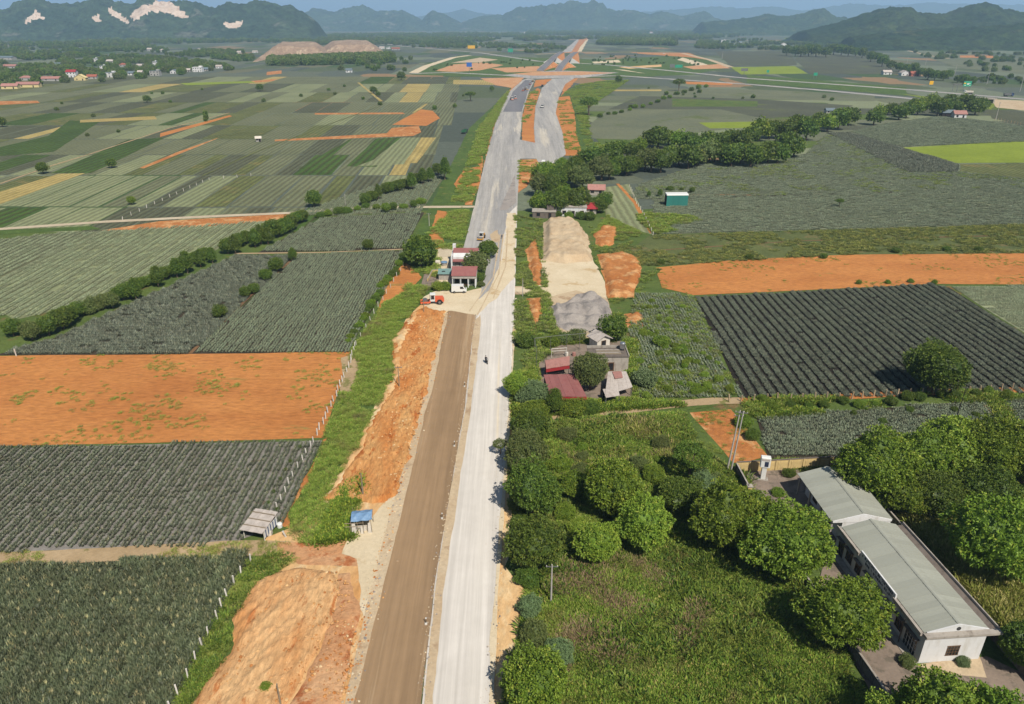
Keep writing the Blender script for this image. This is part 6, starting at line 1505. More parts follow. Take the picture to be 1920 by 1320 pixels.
for a in range(4): MB().tube((0.5 * math.cos(a * pi / 2 + .7), 0.5 * math.sin(a * pi / 2 + .7), 0), (0.5 * math.cos(a * pi / 2 + .7), 0.5 * math.sin(a * pi / 2 + .7), 0.5), 0.04).build('leg', 'steel', wt)
roofed_shed('shed', 'grey fibro lean-to roof in front of the concrete house', [(1134, 742), (1186, 726), (1174, 697), (1140, 697)], 2.2, 2.8, 'roof_fibro', 'concrete', None, 6)
roofed_shed('shed', 'small grey tin roof at the lower corner of the compound', [(1136, 746), (1162, 742), (1158, 728), (1130, 730)], 2.0, 2.3, 'roof_fibro', 'shade_dark', None, 4)
o = slab(MB(), [G(1153, 710, 2.85), G(1168, 708, 2.85), G(1165, 696, 3.0), G(1148, 697, 3.0)], 0.04).build('mat', 'roof_redpale'); tag(o, 'square red mat spread on the grey lean-to roof', 'mat')
house(1131, 655, 3.6, 3.2, 2.6, 'tarp_white', 'roof_fibro', 'front', 0.5, 'small hut with beige hipped roof behind the concrete house', None, 1)
# pipe frame
p0 = G(1004, 664); t_ = thing('pipe_frame', 'tall grey pipe frame over the garden left of the concrete house', 'frame', (p0.x, p0.y, 0), 0)
fr = [G(1006, 690), G(1002, 664), G(1032, 660), G(1062, 657), G(1086, 655), G(1128, 650)]
tops = [Vector((a.x - p0.x, a.y - p0.y, 4.0)) for a in fr]
for a in tops: MB().tube((a.x, a.y, -0.05), a, 0.05).build('post', 'steel', t_)
for a, b in zip(tops, tops[1:]): MB().tube(a, b, 0.05).build('rail', 'steel', t_)
a, b = G(1034, 672), G(1062, 670); 
for zz in (1.8, 2.4): MB().tube((a.x - p0.x, a.y - p0.y, zz), (b.x - p0.x, b.y - p0.y, zz), 0.06).build('rail', 'post_white', t_)
for q in (a, b): MB().tube((q.x - p0.x, q.y - p0.y, -0.05), (q.x - p0.x, q.y - p0.y, 2.5), 0.06).build('post', 'post_white', t_)
for (x, y, mt, lb) in [(1062, 668, 'tarp_white', 'white plastic drum behind the pale red roof'), (1076, 668, 'roof_redpale', 'pink plastic drum behind the pale red roof'), (1104, 664, 'paint_white', 'white bucket on the terrace by the leafy mango tree')]:
    p = G(x, y); o = MB().lathe([(0.42, -0.05), (0.45, 0.5), (0.4, 1.0), (0.1, 1.05)], (0, 0, 0), 12).build('drum', mt); o.location = p; tag(o, lb, 'drum')

# ================================================================== two field huts
p = G(478, 1012); HT = thing('field_hut', 'open field hut with grey sheet roof and striped side cloth', 'hut', (p.x, p.y, 0), math.radians(-14))
zf, zb = 1.9, 2.5
for k in range(5):
    f0, f1 = -1.9 + k * 0.76, -1.9 + (k + 1) * 0.76 - 0.01; up = 0.03 * (k % 2)
    slab(MB(), [(f0, -0.6, zf + up), (f1, -0.6, zf + up), (f1, 3.9, zb + up), (f0, 3.9, zb + up)], 0.06).build('roof_sheet', 'roof_fibro', HT)
for k in range(3): MB().box(-1.85, 1.85, 0.4 + k * 1.3, 0.52 + k * 1.3, zf + 0.22 + k * 0.2, zf + 0.32 + k * 0.2).build('batten', 'wood_grey', HT)
for x in (-1.7, 1.7):
    for y in (0, 3.5): MB().tube((x, y, -0.1), (x, y, 1.85 + y * 0.13), 0.07, 0.06, 6).build('post', 'post_white', HT)
MB().box(1.72, 1.78, 0.1, 3.5, 0.6, 1.9).build('side_cloth', 'paint_white', HT)
for k in range(5): MB().box(1.785, 1.80, 0.3 + k * 0.65, 0.52 + k * 0.65, 0.62, 1.9).build('stripe', 'paint_blue', HT)
MB().box(-1.6, 1.6, 3.3, 3.4, -0.1, 1.8).build('back_wall', 'shade_dark', HT)  # dark colour stands in for the shade under the hut roof
MB().box(-1.2, 1.0, 1.0, 2.4, 0.35, 0.45).build('bench', 'wood_grey', HT)
p = G(525, 988); o = MB().lathe([(0.4, -0.02), (0.42, 0.6), (0.3, 0.75), (0.05, 0.78)], (0, 0, 0), 10).build('drum', 'paint_white'); o.location = p; tag(o, 'white drum beside the grey roofed field hut', 'drum')
p = G(503, 1002); o = MB().bevbox(-0.6, 0.6, -0.5, 0.5, -0.05, 0.8, 0.12).build('sack_pile', 'tarp_white'); o.location = p; tag(o, 'pale sack pile at the front corner of the field hut', 'sacks')
p = G(679, 1002); H2T = thing('tarpaulin_hut', 'ragged roadside hut with blue tarpaulin roof and white sheets', 'hut', (p.x, p.y, 0), math.radians(6))
g = MB(); nx_, ny_ = 7, 5
vs = [(-1.5 + 3.1 * i / (nx_ - 1), 0.2 + 2.6 * j / (ny_ - 1), 2.35 + 0.5 * math.sin(pi * j / (ny_ - 1)) - 0.12 * abs(math.sin(i * 2.1 + j)) + 0.2 * i / nx_) for j in range(ny_) for i in range(nx_)]
fs = [(j * nx_ + i, j * nx_ + i + 1, (j + 1) * nx_ + i + 1, (j + 1) * nx_ + i) for j in range(ny_ - 1) for i in range(nx_ - 1)]
g.add(vs + [(a, b, c - 0.05) for a, b, c in vs], fs + [tuple(i + len(vs) for i in f[::-1]) for f in fs]); g.build('roof', 'tarp_blue', H2T)
for (x0, x1, y, z1) in ((-1.5, -0.9, 0.0, 2.2), (-0.2, 0.15, -0.05, 1.6), (0.9, 1.35, 0.0, 2.1), (-1.45, 1.3, 0.6, 1.2)):
    MB().prism([(x0, -0.05), (x1 + 0.1, -0.05), (x1, z1), (x0 + 0.1, z1 * 0.95)], 'y', y, y + 0.06).build('wall_sheet', 'tarp_white', H2T)
for (x, y, lx, ly, h) in ((-1.5, 0.1, -0.3, -0.4, 2.5), (-0.6, 0.0, 0.1, 0, 2.3), (0.3, 0, 0, 0, 2.4), (1.4, 0.2, 0.1, 0, 2.5), (-1.4, 2.7, 0, 0, 3.0), (1.5, 2.7, 0, 0, 2.6)):
    MB().tube((x + lx, y + ly, -0.1), (x, y, h), 0.05, 0.04, 6).build('pole', 'wood_grey', H2T)
for z in (1.5, 2.1): MB().tube((-2.4, -0.1, z + .15), (0.4, 0.0, z), 0.05, 0.04, 6).build('rail', 'wood_grey', H2T)

# ================================================================== vehicles
def wheel(parent, x, y, r, w, mt='tyre', rim='steel'):
    o = MB().tube((x, y - w / 2, r), (x, y + w / 2, r), r, r, 16).build('wheel', mt, parent)
    MB().tube((x, y - w / 2 - 0.02, r), (x, y + w / 2 + 0.02, r), r * 0.5, r * 0.5, 10).build('rim', rim, o)
    return o
def roller(loc, rz, body, label, group=None, scale=1.0):
    t_ = thing('road_roller', label, 'road roller', loc, rz, group, scale)
    MB().prism([(0.6, 0.75), (3.0, 0.75), (3.1, 1.2), (2.7, 1.95), (0.6, 2.0)], 'y', -0.85, 0.85).build('engine_hood', body, t_)
    cb = MB().prism([(-0.75, 0.9), (0.55, 0.9), (0.55, 2.75), (-0.55, 2.75)], 'y', -0.8, 0.8).build('cab', 'paint_white', t_)
    MB().bevbox(-0.75, 0.75, -0.95, 0.95, 2.755, 2.9, 0.05).build('cab_roof', 'paint_white', cb)
    for s in (-1, 1): MB().prism([(-0.5, 1.5), (0.4, 1.5), (0.4, 2.6), (-0.42, 2.6)], 'y', s * 0.805, s * 0.82).build('side_window', 'glass_dark', cb)
    MB().box(-0.80, -0.70, -0.65, 0.65, 1.5, 2.5).build('windscreen', 'glass_dark', cb)
    fr = MB().box(-3.2, -0.8, -1.15, -0.98, 0.55, 0.95).box(-3.2, -0.8, 0.98, 1.15, 0.55, 0.95).box(-3.35, -3.2, -1.15, 1.15, 0.55, 0.95).box(-0.95, -0.62, -0.9, 0.9, 0.6, 1.1).build('drum_frame', body, t_)
    MB().tube((-2.1, -0.95, 0.72), (-2.1, 0.95, 0.72), 0.72, 0.72, 20).build('drum', 'steel', t_)
    for s in (-1, 1): wheel(t_, 1.8, s * 0.95, 0.72, 0.5)
    return t_
p = G(812, 570); roller((p.x, p.y, 0.12), math.radians(6), 'paint_orange', 'orange road roller with white cab parked on the orange bank')
p = G(903, 449); roller((p.x, p.y, 0.2), math.radians(80), 'paint_yellow', 'yellow road roller on the grey gravel behind the houses', None, 0.85)
for i, (x, y, rz, mt, lb) in enumerate([(960, 188, 100, 'paint_orange', 'nearest small orange roller on the far left carriageway, left one'), (966, 186, 96, 'paint_orange', 'nearest small orange roller on the far left carriageway, right one'), (981, 171, 80, 'paint_orange', 'orange roller in the middle of the far left carriageway'), (987, 169, 110, 'paint_yellow', 'yellow roller in the middle of the far left carriageway'), (994, 159, 90, 'red_paint', 'farther red roller near the interchange')]):
    p = G(x, y); roller((p.x, p.y, 0.2), math.radians(rz), mt, lb, 'rollers on the far carriageway', 1.1)
def truck(loc, rz, cab, bed, label, scale=1.0):
    t_ = thing('truck', label, 'truck', loc, rz, None, scale)
    c = MB().prism([(2.0, 0.7), (3.6, 0.7), (3.6, 1.6), (3.35, 2.6), (2.0, 2.6)], 'y', -1.15, 1.15).build('cab', cab, t_)
    MB().prism([(3.62, 1.55), (3.40, 2.45), (3.36, 2.45), (3.58, 1.55)], 'y', -1.0, 1.0).build('windscreen', 'glass_dark', c)
    for s in (-1, 1): MB().prism([(2.4, 1.65), (3.35, 1.65), (3.2, 2.4), (2.4, 2.4)], 'y', s * 1.153, s * 1.17).build('side_window', 'glass_dark', c)
    b = MB().box(-3.4, 1.85, -1.2, 1.2, 1.0, 1.15)
    for s in (-1, 1): b.box(-3.4, 1.85, s * 1.2 - (0.08 if s > 0 else 0), s * 1.2 + (0.08 if s < 0 else 0), 1.151, 2.3)
    b.box(-3.4, -3.3, -1.11, 1.11, 1.151, 2.3).box(1.75, 1.85, -1.11, 1.11, 1.151, 2.5).build('tipper_body', bed, t_)
    MB().box(-3.3, 3.3, -0.5, 0.5, 0.6, 0.95).build('chassis', 'dark_metal', t_)
    for x in (2.8, -1.2, -2.5):
        for s in (-1, 1): wheel(t_, x, s * 0.95, 0.5, 0.35)
    return t_
p = G(871, 250); truck((p.x, p.y, 0.1), math.radians(75), 'dark_metal', 'paint_green', 'dark tipper truck parked on the far left verge')
p = G(1017, 202); truck((p.x, p.y, 0.2), math.radians(-95), 'paint_white', 'dark_metal', 'white cab tipper truck on the right carriageway', 1.1)
p = G(1017, 163); truck((p.x, p.y, 0.2), math.radians(-95), 'dark_metal', 'dark_metal', 'dark truck far up the right carriageway', 1.0)
p = G(999, 154); truck((p.x, p.y, 0.2), math.radians(95), 'paint_white', 'wood_grey', 'pale truck at the mouth of the interchange')
p = G(1815, 176); truck((p.x, p.y, 0.25), math.radians(170), 'paint_white', 'tarp_white', 'pale lorry on the highway below the green sign', 1.3)
p = G(1890, 181); truck((p.x, p.y, 0.25), math.radians(-10), 'paint_blue', 'steel', 'grey blue lorry on the highway at the right edge', 1.3)
def van(loc, rz, label, box=True, name='van', mat='paint_white', L=4.3, H=2.2):
    t_ = thing(name, label, name, loc, rz)
    prof = [(-L / 2, 0.45), (L / 2, 0.45), (L / 2, 1.05), (L / 2 - 0.35, 1.15), (L / 2 - 0.9, H), (-L / 2 + 0.05, H), (-L / 2, 1.2)] if box else \
           [(-L / 2, 0.35), (L / 2, 0.35), (L / 2, 0.75), (L / 2 - 0.9, 0.9), (L / 2 - 1.5, H), (-L / 2 + 0.7, H), (-L / 2, 0.95)]
    b = MB().prism(prof, 'y', -0.9, 0.9).build('body', mat, t_)
    if box: MB().prism([(L / 2 - 0.33, 1.2), (L / 2 - 0.85, H - 0.1), (L / 2 - 0.82, H - 0.1), (L / 2 - 0.30, 1.2)], 'y', -0.75, 0.75).build('windscreen', 'glass_dark', b)
    else: MB().prism([(L / 2 - 0.92, 0.95), (L / 2 - 1.48, H - 0.06), (L / 2 - 1.45, H - 0.06), (L / 2 - 0.86, 0.95)], 'y', -0.75, 0.75).build('windscreen', 'glass_dark', b)
    zw = (1.25, H - 0.25) if box else (0.95, H - 0.12)
    for s in (-1, 1): MB().prism([(0.3 if box else -0.9, zw[0]), (L / 2 - 0.75 if box else 0.75, zw[0]), (L / 2 - 1.05 if box else 0.4, zw[1]), (0.3 if box else -0.7, zw[1])], 'y', s * 0.903, s * 0.915).build('side_window', 'glass_dark', b)
    for s in (-1, 1): MB().box(L / 2 - 0.02, L / 2 + 0.03, s * 0.65 - .15, s * 0.65 + .15, 0.65, 0.85).build('headlight', 'steel_bright', b)
    for x in (-L / 2 + 0.8, L / 2 - 0.8):
        for s in (-1, 1): wheel(t_, x, s * 0.82, 0.34, 0.22)
    return t_
p = G(861, 549); van((p.x, p.y, 0.2), math.radians(3), 'white van parked in front of the lower roadside house')
p = G(1019, 306); van((p.x, p.y, 0.2), math.radians(85), 'white car on the connecting apron of the carriageways', False, 'car', L=4.5, H=1.5)
for i, (x, y, lb) in enumerate([(1000, 98, 'pale far car on the crossing road, left of the flyovers'), (1245, 101, 'white far car on the crossing road, right of the flyovers')]):
    p = G(x, y); van((p.x, p.y, 0.3), 0.1, lb, False, 'car', L=5, H=1.6)

# ================================================================== people
def skin_person(name, label, loc, rz, joints, edges, radii, mat, head, headr, parts=()):
    """body grown as one skin from a posed skeleton"""
    me = bpy.data.meshes.new('body'); me.from_pydata(joints, edges, [])
    o = link(name, me); md = o.modifiers.new('skin', 'SKIN'); o.modifiers.new('sub', 'SUBSURF').levels = 1
    sv = me.skin_vertices[0].data if me.skin_vertices else None
    if sv is None:
        bpy.context.view_layer.update()
        bm_ = __import__('bmesh').new(); bm_.from_mesh(me); bm_.verts.layers.skin.verify(); bm_.to_mesh(me); bm_.free(); sv = me.skin_vertices[0].data
    for i, r in enumerate(radii): sv[i].radius = (r, r); sv[i].use_root = (i == 0)
    dg = bpy.context.evaluated_depsgraph_get(); ev = o.evaluated_get(dg); m2 = bpy.data.meshes.new_from_object(ev)
    o.modifiers.clear(); o.data = m2; m2.materials.clear(); m2.materials.append(MATS[mat])
    m2.polygons.foreach_set('use_smooth', [True] * len(m2.polygons))
    o.location = loc; o.rotation_euler = (0, 0, rz); tag(o, label, 'person')
    h = MB(); n = 10
    h.lathe([(headr * math.sin(a) * 0.85 + 0.002, -headr * 1.15 * math.cos(a)) for a in np.linspace(0.15, pi - 0.15, 7)], head, n)
    h.build('face', 'skin', o, True)
    c = (head[0], head[1] + 0.015, head[2] + 0.03)
    MB().lathe([(headr * 0.95, 0.0), (headr * 0.98, headr * 0.45), (headr * 0.7, headr * 1.0), (0.02, headr * 1.18)], c, n).build(parts[0] if parts else 'hair', parts[1] if parts else 'cloth_dark', o, True)
    return o
RIDE_E = [(0, 1), (1, 2), (2, 3), (0, 4), (4, 5), (5, 6), (0, 7), (7, 8), (8, 9), (2, 10), (10, 11), (11, 12), (2, 13), (13, 14), (14, 15)]
def ride(dy):
    return [(0, dy, 0.82), (0, dy - 0.02, 1.05), (0, dy - 0.06, 1.32), (0, dy - 0.06, 1.45), (0.13, dy - 0.1, 0.80), (0.2, dy - 0.45, 0.72), (0.17, dy - 0.35, 0.32), (-0.13, dy - 0.1, 0.80), (-0.2, dy - 0.45, 0.72), (-0.17, dy - 0.35, 0.32),
            (0.19, dy - 0.08, 1.3), (0.3, dy - 0.25, 1.1), (0.3, dy - 0.52, 1.02), (-0.19, dy - 0.08, 1.3), (-0.3, dy - 0.25, 1.1), (-0.3, dy - 0.52, 1.02)]
RIDE_R = [0.14, 0.13, 0.12, 0.05, 0.09, 0.07, 0.045, 0.09, 0.07, 0.045, 0.065, 0.045, 0.035, 0.065, 0.045, 0.035]
p = G(912, 682); mz = 0.17
MT = thing('motorcycle', 'dark motorcycle ridden along the white road', 'motorcycle', (p.x, p.y, mz), math.radians(20))
for y in (-0.62, 0.62):
    o = MB().tube((-0.06, y, 0.3), (0.06, y, 0.3), 0.3, 0.3, 16).build('wheel', 'tyre', MT); MB().tube((-0.065, y, 0.3), (0.065, y, 0.3), 0.2, 0.2, 10).build('rim', 'steel', o)
MB().prism([(-0.5, 0.42), (0.55, 0.42), (0.75, 0.72), (0.1, 0.74), (-0.1, 0.55), (-0.35, 0.55), (-0.5, 0.95), (-0.62, 0.9)], 'x', -0.11, 0.11).build('body', 'dark_metal', MT)
MB().bevbox(-0.13, 0.13, -0.05, 0.72, 0.745, 0.83, 0.03).build('seat', 'tyre', MT)
MB().tube((-0.34, -0.42, 1.0), (0.34, -0.42, 1.0), 0.025).tube((0, -0.45, 0.9), (0, -0.62, 0.3), 0.04).build('handlebar', 'steel', MT)
MB().lathe([(0.08, 0), (0.1, 0.08), (0.02, 0.12)], (0, -0.55, 0.88), 8).build('headlight', 'steel_bright', MT)
skin_person('person', 'rider in dark clothes and helmet steering the motorcycle', (p.x, p.y, mz), math.radians(20), ride(0.05), RIDE_E, RIDE_R, 'cloth_dark', (0, -0.02, 1.58), 0.115, ('helmet', 'cloth_white'))
skin_person('person', 'passenger in dark jacket sitting behind on the motorcycle', (p.x, p.y, mz), math.radians(20), ride(0.45), RIDE_E, RIDE_R, 'cloth_dark', (0.02, 0.39, 1.6), 0.115, ('helmet', 'dark_metal'))
st_j = [(0, 0, 0.92), (0, 0, 1.15), (0, 0, 1.4), (0, 0, 1.5), (0.1, 0, 0.88), (0.12, -0.06, 0.48), (0.13, 0.02, 0.06), (-0.1, 0, 0.88), (-0.12, 0.05, 0.48), (-0.12, 0.16, 0.06), (0.2, 0, 1.38), (0.26, -0.04, 1.1), (0.24, -0.16, 0.86), (-0.2, 0, 1.38), (-0.26, 0.04, 1.1), (-0.27, 0.0, 0.82)]
p = G(941, 449); skin_person('person', 'worker in dark clothes standing on the cream track beyond the houses', (p.x, p.y, 0.2), 0.3, st_j, RIDE_E, RIDE_R, 'cloth_dark', (0, -0.02, 1.64), 0.115, ('hat', 'cloth_white'))

# ================================================================== loose stones along the works
def pebble(k, mat):
    r = np.random.default_rng(700 + k); D = fib(14) * r.uniform(0.7, 1.15, (14, 1)) * np.array([1, 0.8, 0.6])
    bm_ = __import__('bmesh').new()
    for v in D: bm_.verts.new(v)
    __import__('bmesh').ops.convex_hull(bm_, input=bm_.verts); me = bpy.data.meshes.new(f'stone{k}'); bm_.to_mesh(me); bm_.free(); me.materials.append(MATS[mat]); return proto(me)
STN = [pebble(0, 'sand_tan'), pebble(1, 'gravel_grey'), pebble(2, 'sand_cream')]; CLD = [pebble(3, 'soil_bank'), pebble(4, 'soil_orange'), pebble(5, 'soil_pale')]
def rubble(line, w, n, protos, label, s0=0.04, s1=0.16, z=0.19, seed=1):
    r = np.random.default_rng(seed); P = [G(*q) for q in line]; k = r.integers(0, len(P) - 1, n); f = r.uniform(0, 1, n)
    x = np.array([P[a].x + (P[a + 1].x - P[a].x) * b_ for a, b_ in zip(k, f)]) + r.normal(0, w, n); y = np.array([P[a].y + (P[a + 1].y - P[a].y) * b_ for a, b_ in zip(k, f)])
    return scatter('rubble', np.stack([x, y, np.full(n, z)], 1), s0 + (s1 - s0) * r.uniform(0, 1, n) ** 3, protos, label, 'rubble')
rubble([(790, 1320), (815, 1100), (848, 900), (872, 760), (885, 640), (893, 590)], 0.35, 900, STN, 'loose stones along the seam of brown lane and white road', seed=2)
rubble([(650, 1320), (696, 1130), (745, 930), (800, 740), (836, 588)], 0.6, 1100, STN + CLD, 'clods and stones along the left edge of the brown lane', 0.05, 0.24, seed=3)
rubble([(922, 1320), (932, 1100), (945, 900), (955, 760), (962, 650)], 0.5, 500, STN, 'loose stones along the right edge of the white road', seed=4)
def clods(pts, dens, label, seed, z=0.5, s0=0.06, s1=0.3):
    x, y = rand_in(GP(pts), dens, seed); r = np.random.default_rng(seed); n = len(x)
    return scatter('rubble', np.stack([x, y, np.full(n, z)], 1), s0 + (s1 - s0) * r.uniform(0, 1, n) ** 4, CLD, label, 'rubble')
clods([(400, 1320), (470, 1170), (530, 1085), (650, 1075), (670, 1200), (648, 1320)], 4.0, 'earth clods strewn on the near orange slope', 5, 0.55)
clods([(836, 588), (800, 738), (748, 930), (650, 940), (735, 715), (770, 595)], 3.0, 'earth clods strewn on the orange bank', 6, 0.5)

# ================================================================== fences, poles, signs
def fence(name, label, pts_px, n, h, mat, r=0.07, lean=0.05, wires=2):
    P = [G(*q) for q in pts_px]; seg = [(b - a).length for a, b in zip(P, P[1:])]; tot = sum(seg)
    root = thing(name, label, 'fence', P[0], 0); rr = random.Random(len(label)); pos = []
    vm = [MB().box(-r, r, -r, r, -0.1, h * k).mesh('post', mat) for k in (0.9, 1.0, 1.1)]
    for i in range(n):
        s = i / (n - 1) * tot; k = 0
        while k < len(seg) - 1 and s > seg[k]: s -= seg[k]; k += 1
        q = P[k].lerp(P[k + 1], s / seg[k]) - P[0]; q += Vector((rr.uniform(-.15, .15), rr.uniform(-.3, .3), 0)); pos.append(q)
        o = link('post', rr.choice(vm), root); o.location = q; o.rotation_euler = (rr.gauss(0, lean), rr.gauss(0, lean), rr.uniform(0, 1))
    for w in range(wires):
        m_ = MB(); z = h * (0.45 + 0.4 * w)
        for a, b in zip(pos, pos[1:]): m_.tube((a.x, a.y, z), (b.x, b.y, z), 0.006, 0.006, 3, False)
        m_.build('wire', 'steel', root)
    return root
fence('post_fence', 'white post fence along the nearest field and its weed strip', [(470, 1056), (440, 1090), (404, 1170), (375, 1222), (345, 1285), (318, 1335)], 12, 1.5, 'post_white', 0.085)
fence('post_fence', 'white post fence beside the orange field and second pineapple field', [(666, 652), (650, 700), (625, 755), (600, 806), (570, 862), (545, 905), (522, 950), (512, 972)], 30, 1.4, 'post_white', 0.085)
fence('post_fence', 'post fence hidden in bushes above the orange field', [(668, 648), (700, 590), (735, 535), (762, 490)], 14, 1.3, 'post_white', 0.07)
fence('post_fence', 'tan post fence along the foot of the dark beds', [(1366, 754), (1480, 752), (1600, 748), (1700, 742), (1830, 737), (1960, 728)], 28, 1.7, 'post_tan', 0.10, 0.07)
fence('post_fence', 'pale post fence right of the white house near the tree belt', [(1180, 352), (1195, 385), (1210, 410), (1224, 442)], 16, 1.5, 'post_white', 0.09)
fence('post_fence', 'tan post fence in the far right field corner', [(1865, 226), (1900, 232), (1945, 240)], 14, 2.0, 'post_tan', 0.12)
fence('post_fence', 'white post fence in the strips above the cream path', [(230, 412), (310, 374), (390, 338), (470, 330)], 16, 1.4, 'post_white', 0.09)
p = G(537, 1008); o = MB().box(-0.08, 0.08, -0.08, 0.08, -0.1, 1.3).box(-0.12, 0.12, -0.1, 0.1, 1.3, 1.36).build('marker_post', 'post_white'); o.location = p; o.rotation_euler = (0.1, -0.25, 0); tag(o, 'leaning white post between the field hut and the creepers', 'post')
p = G(31, 668); o = MB().box(-0.1, 0.1, -0.1, 0.1, -0.1, 1.8).box(-0.14, 0.14, -0.12, 0.12, 1.8, 1.86).build('marker_post', 'post_white'); o.location = p; tag(o, 'single white post at the left corner of the orange field', 'post')
def pole(px_, py_, h, label, mat='concrete_pole', arms=1, r=0.14, tilt=(0, 0), rz=0.0, group='utility poles'):
    p = G(px_, py_); t_ = thing('utility_pole', label, 'pole', p, rz, group); t_.rotation_euler = (tilt[0], tilt[1], rz)
    MB().tube((0, 0, -0.2), (0, 0, h), r, r * 0.62, 10).build('pole', mat, t_)
    for k in range(arms):
        z = h - 0.4 - 0.7 * k; a = MB().box(-0.8, 0.8, -0.05, 0.05, z, z + 0.1).build('crossarm', 'steel', t_)
        for x in (-0.7, 0, 0.7): MB().lathe([(0.05, 0), (0.06, 0.12), (0.02, 0.18)], (x, 0, z + 0.1), 6).build('insulator', 'post_white', a)
    return t_
pole(1033, 1132, 6.6, 'concrete pole standing in the waste meadow near the road', arms=1)
pole(681, 930, 4.4, 'grey wooden pole on the orange bank by the tarpaulin hut', 'wood_grey', 0, 0.15)
pole(749, 728, 5.2, 'wooden pole half way up the orange bank', 'wood_grey', 1, 0.12)
pole(795, 588, 3.6, 'wooden pole in front of the orange road roller', 'wood_grey', 0, 0.12)
pole(980, 556, 5.4, 'pale pole at the entrance to the stockpile', arms=0, r=0.12)
pole(1786, 805, 9.5, 'slim dark pole in the pineapple plot behind the yard', 'dark_metal', 0, 0.09, (0, 0.03))
pole(1363, 884, 12.0, 'left leg of the twin power pole by the orange plot', arms=2, r=0.16, tilt=(0, 0.06))
pole(1370, 886, 12.0, 'right leg of the twin power pole by the orange plot', arms=1, r=0.16, tilt=(0, 0.05))
pole(527, 1325, 3.6, 'wooden pole rising from the bottom edge on the orange slope', 'wood_grey', 0, 0.12)
pole(1867, 224, 13, 'tall pale pole beside the far right fence', arms=2, r=0.25)
pole(648, 386, 5, 'pale pole by the cream path', arms=0, r=0.14)
pole(805, 424, 5, 'pale pole on the green verge beyond the houses', arms=1, r=0.14)
for i, (x, y, h) in enumerate([(1850, 158, 16), (1912, 172, 18), (1790, 140, 14), (1700, 120, 12), (1735, 122, 12), (1354, 110, 14)]):
    pole(x, y, h, ['pole beyond the highway right of the green sign', 'pole beyond the highway at the right edge', 'pole beyond the highway left of the lorry pole', 'leftmost pole in the far right fields', 'second pole in the far right fields', 'pole in the dark field right of the interchange'][i], arms=1, r=0.3)
for i, (x, y) in enumerate([(871, 726), (852, 838), (829, 974), (799, 1172)]):
    p = G(x, y); t_ = thing('survey_stake', ['uppermost', 'second from the top', 'third from the top', 'lowest'][i] + ' marker stake between brown lane and white road', 'stake', (p.x, p.y, 0.17), 0, 'survey stakes')
    MB().bevbox(-0.16, 0.16, -0.16, 0.16, 0, 0.22, 0.03).build('base', 'post_white', t_); MB().tube((0, 0, 0.22), (0.02, 0, 0.9), 0.06, 0.05, 8).build('stake', 'tyre', t_); MB().tube((0.02, 0, 0.9), (0.02, 0, 1.05), 0.08, 0.08, 8).build('cap', 'paint_white', t_)
def sign(px_, py_, w, h, z, mat, label, posts=2, rz=0.0, r=0.2):
    p = G(px_, py_); t_ = thing('road_sign', label, 'sign', (p.x, p.y, 0), rz)
    MB().box(-w / 2, w / 2, -0.1, 0.1, z, z + h).build('board', mat, t_)
    MB().box(-w / 2 - .15, w / 2 + .15, -.06, .13, z - .15, z - .002).box(-w / 2 - .15, w / 2 + .15, -.06, .13, z + h + .002, z + h + .15).build('frame', 'steel', t_)
    for k in range(posts):
        x = 0 if posts == 1 else -w * 0.38 + w * 0.76 * k
        MB().tube((x, 0.25, -0.2), (x, 0.25, z + h * 0.8), r, r * 0.8, 8).build('post', 'steel', t_)
    return t_
g = sign(1811, 170, 9.5, 5.5, 4.5, 'sign_green', 'large green highway gantry sign at the right', 2, 0.1, 0.25)
for (x, z0, w, h, mt) in ((-3.2, 7.2, 2.6, 1.2, 'sign_yellow'), (0.6, 6.2, 2.0, 1.8, 'paint_white'), (-2.6, 5.4, 2.2, 0.5, 'paint_white'), (2.6, 7.4, 1.8, 0.5, 'paint_white'), (3.0, 5.5, 1.6, 0.5, 'paint_white')):
    MB().box(x - w / 2, x + w / 2, -0.13, -0.102, z0, z0 + h).build('marking', mt, g)
p = G(1790, 172); t_ = thing('gantry', 'grey steel gantry arm left of the large green sign', 'gantry', (p.x, p.y, 0), 0)
for x in (-3, 2): MB().tube((x, 0, -0.2), (x, 0, 8.0), 0.25, 0.22, 8).build('post', 'steel', t_)
MB().box(-3.5, 5.5, -0.3, 0.3, 7.2, 8.6).build('beam', 'steel', t_)
sign(1745, 162, 4.6, 4.2, 2.0, 'sign_yellow', 'yellow sign board on the field beyond the highway', 2)
sign(1528, 147, 5.2, 3.8, 3.6, 'sign_green', 'green road sign left of the far right grove')
sign(1439, 140, 3.4, 3.4, 3.0, 'sign_green', 'small green road sign beside the bright green field')
sign(1395, 140, 10, 3.6, 5.0, 'steel', 'back of a grey gantry sign beside the bright green field', 1, 0, 0.3)
sign(1272, 132, 12, 4.5, 4.0, 'sign_green', 'green road sign in the middle of the interchange', 2, .1, 0.3)
sign(1260, 131, 8, 5, 3.5, 'steel', 'grey sign board beside the interchange green sign', 2, .1, 0.3)
sign(880, 137, 8, 6, 9, 'sign_blue', 'blue sign board on a post in the interchange loop', 1, 0, 0.35)
sign(884, 94, 20, 8, 4, 'sign_yellow', 'large yellow billboard beyond the interchange', 2, 0, 0.4)
sign(957, 102, 12, 8, 5, 'sign_green', 'green sign board behind the interchange', 2, 0, 0.4)
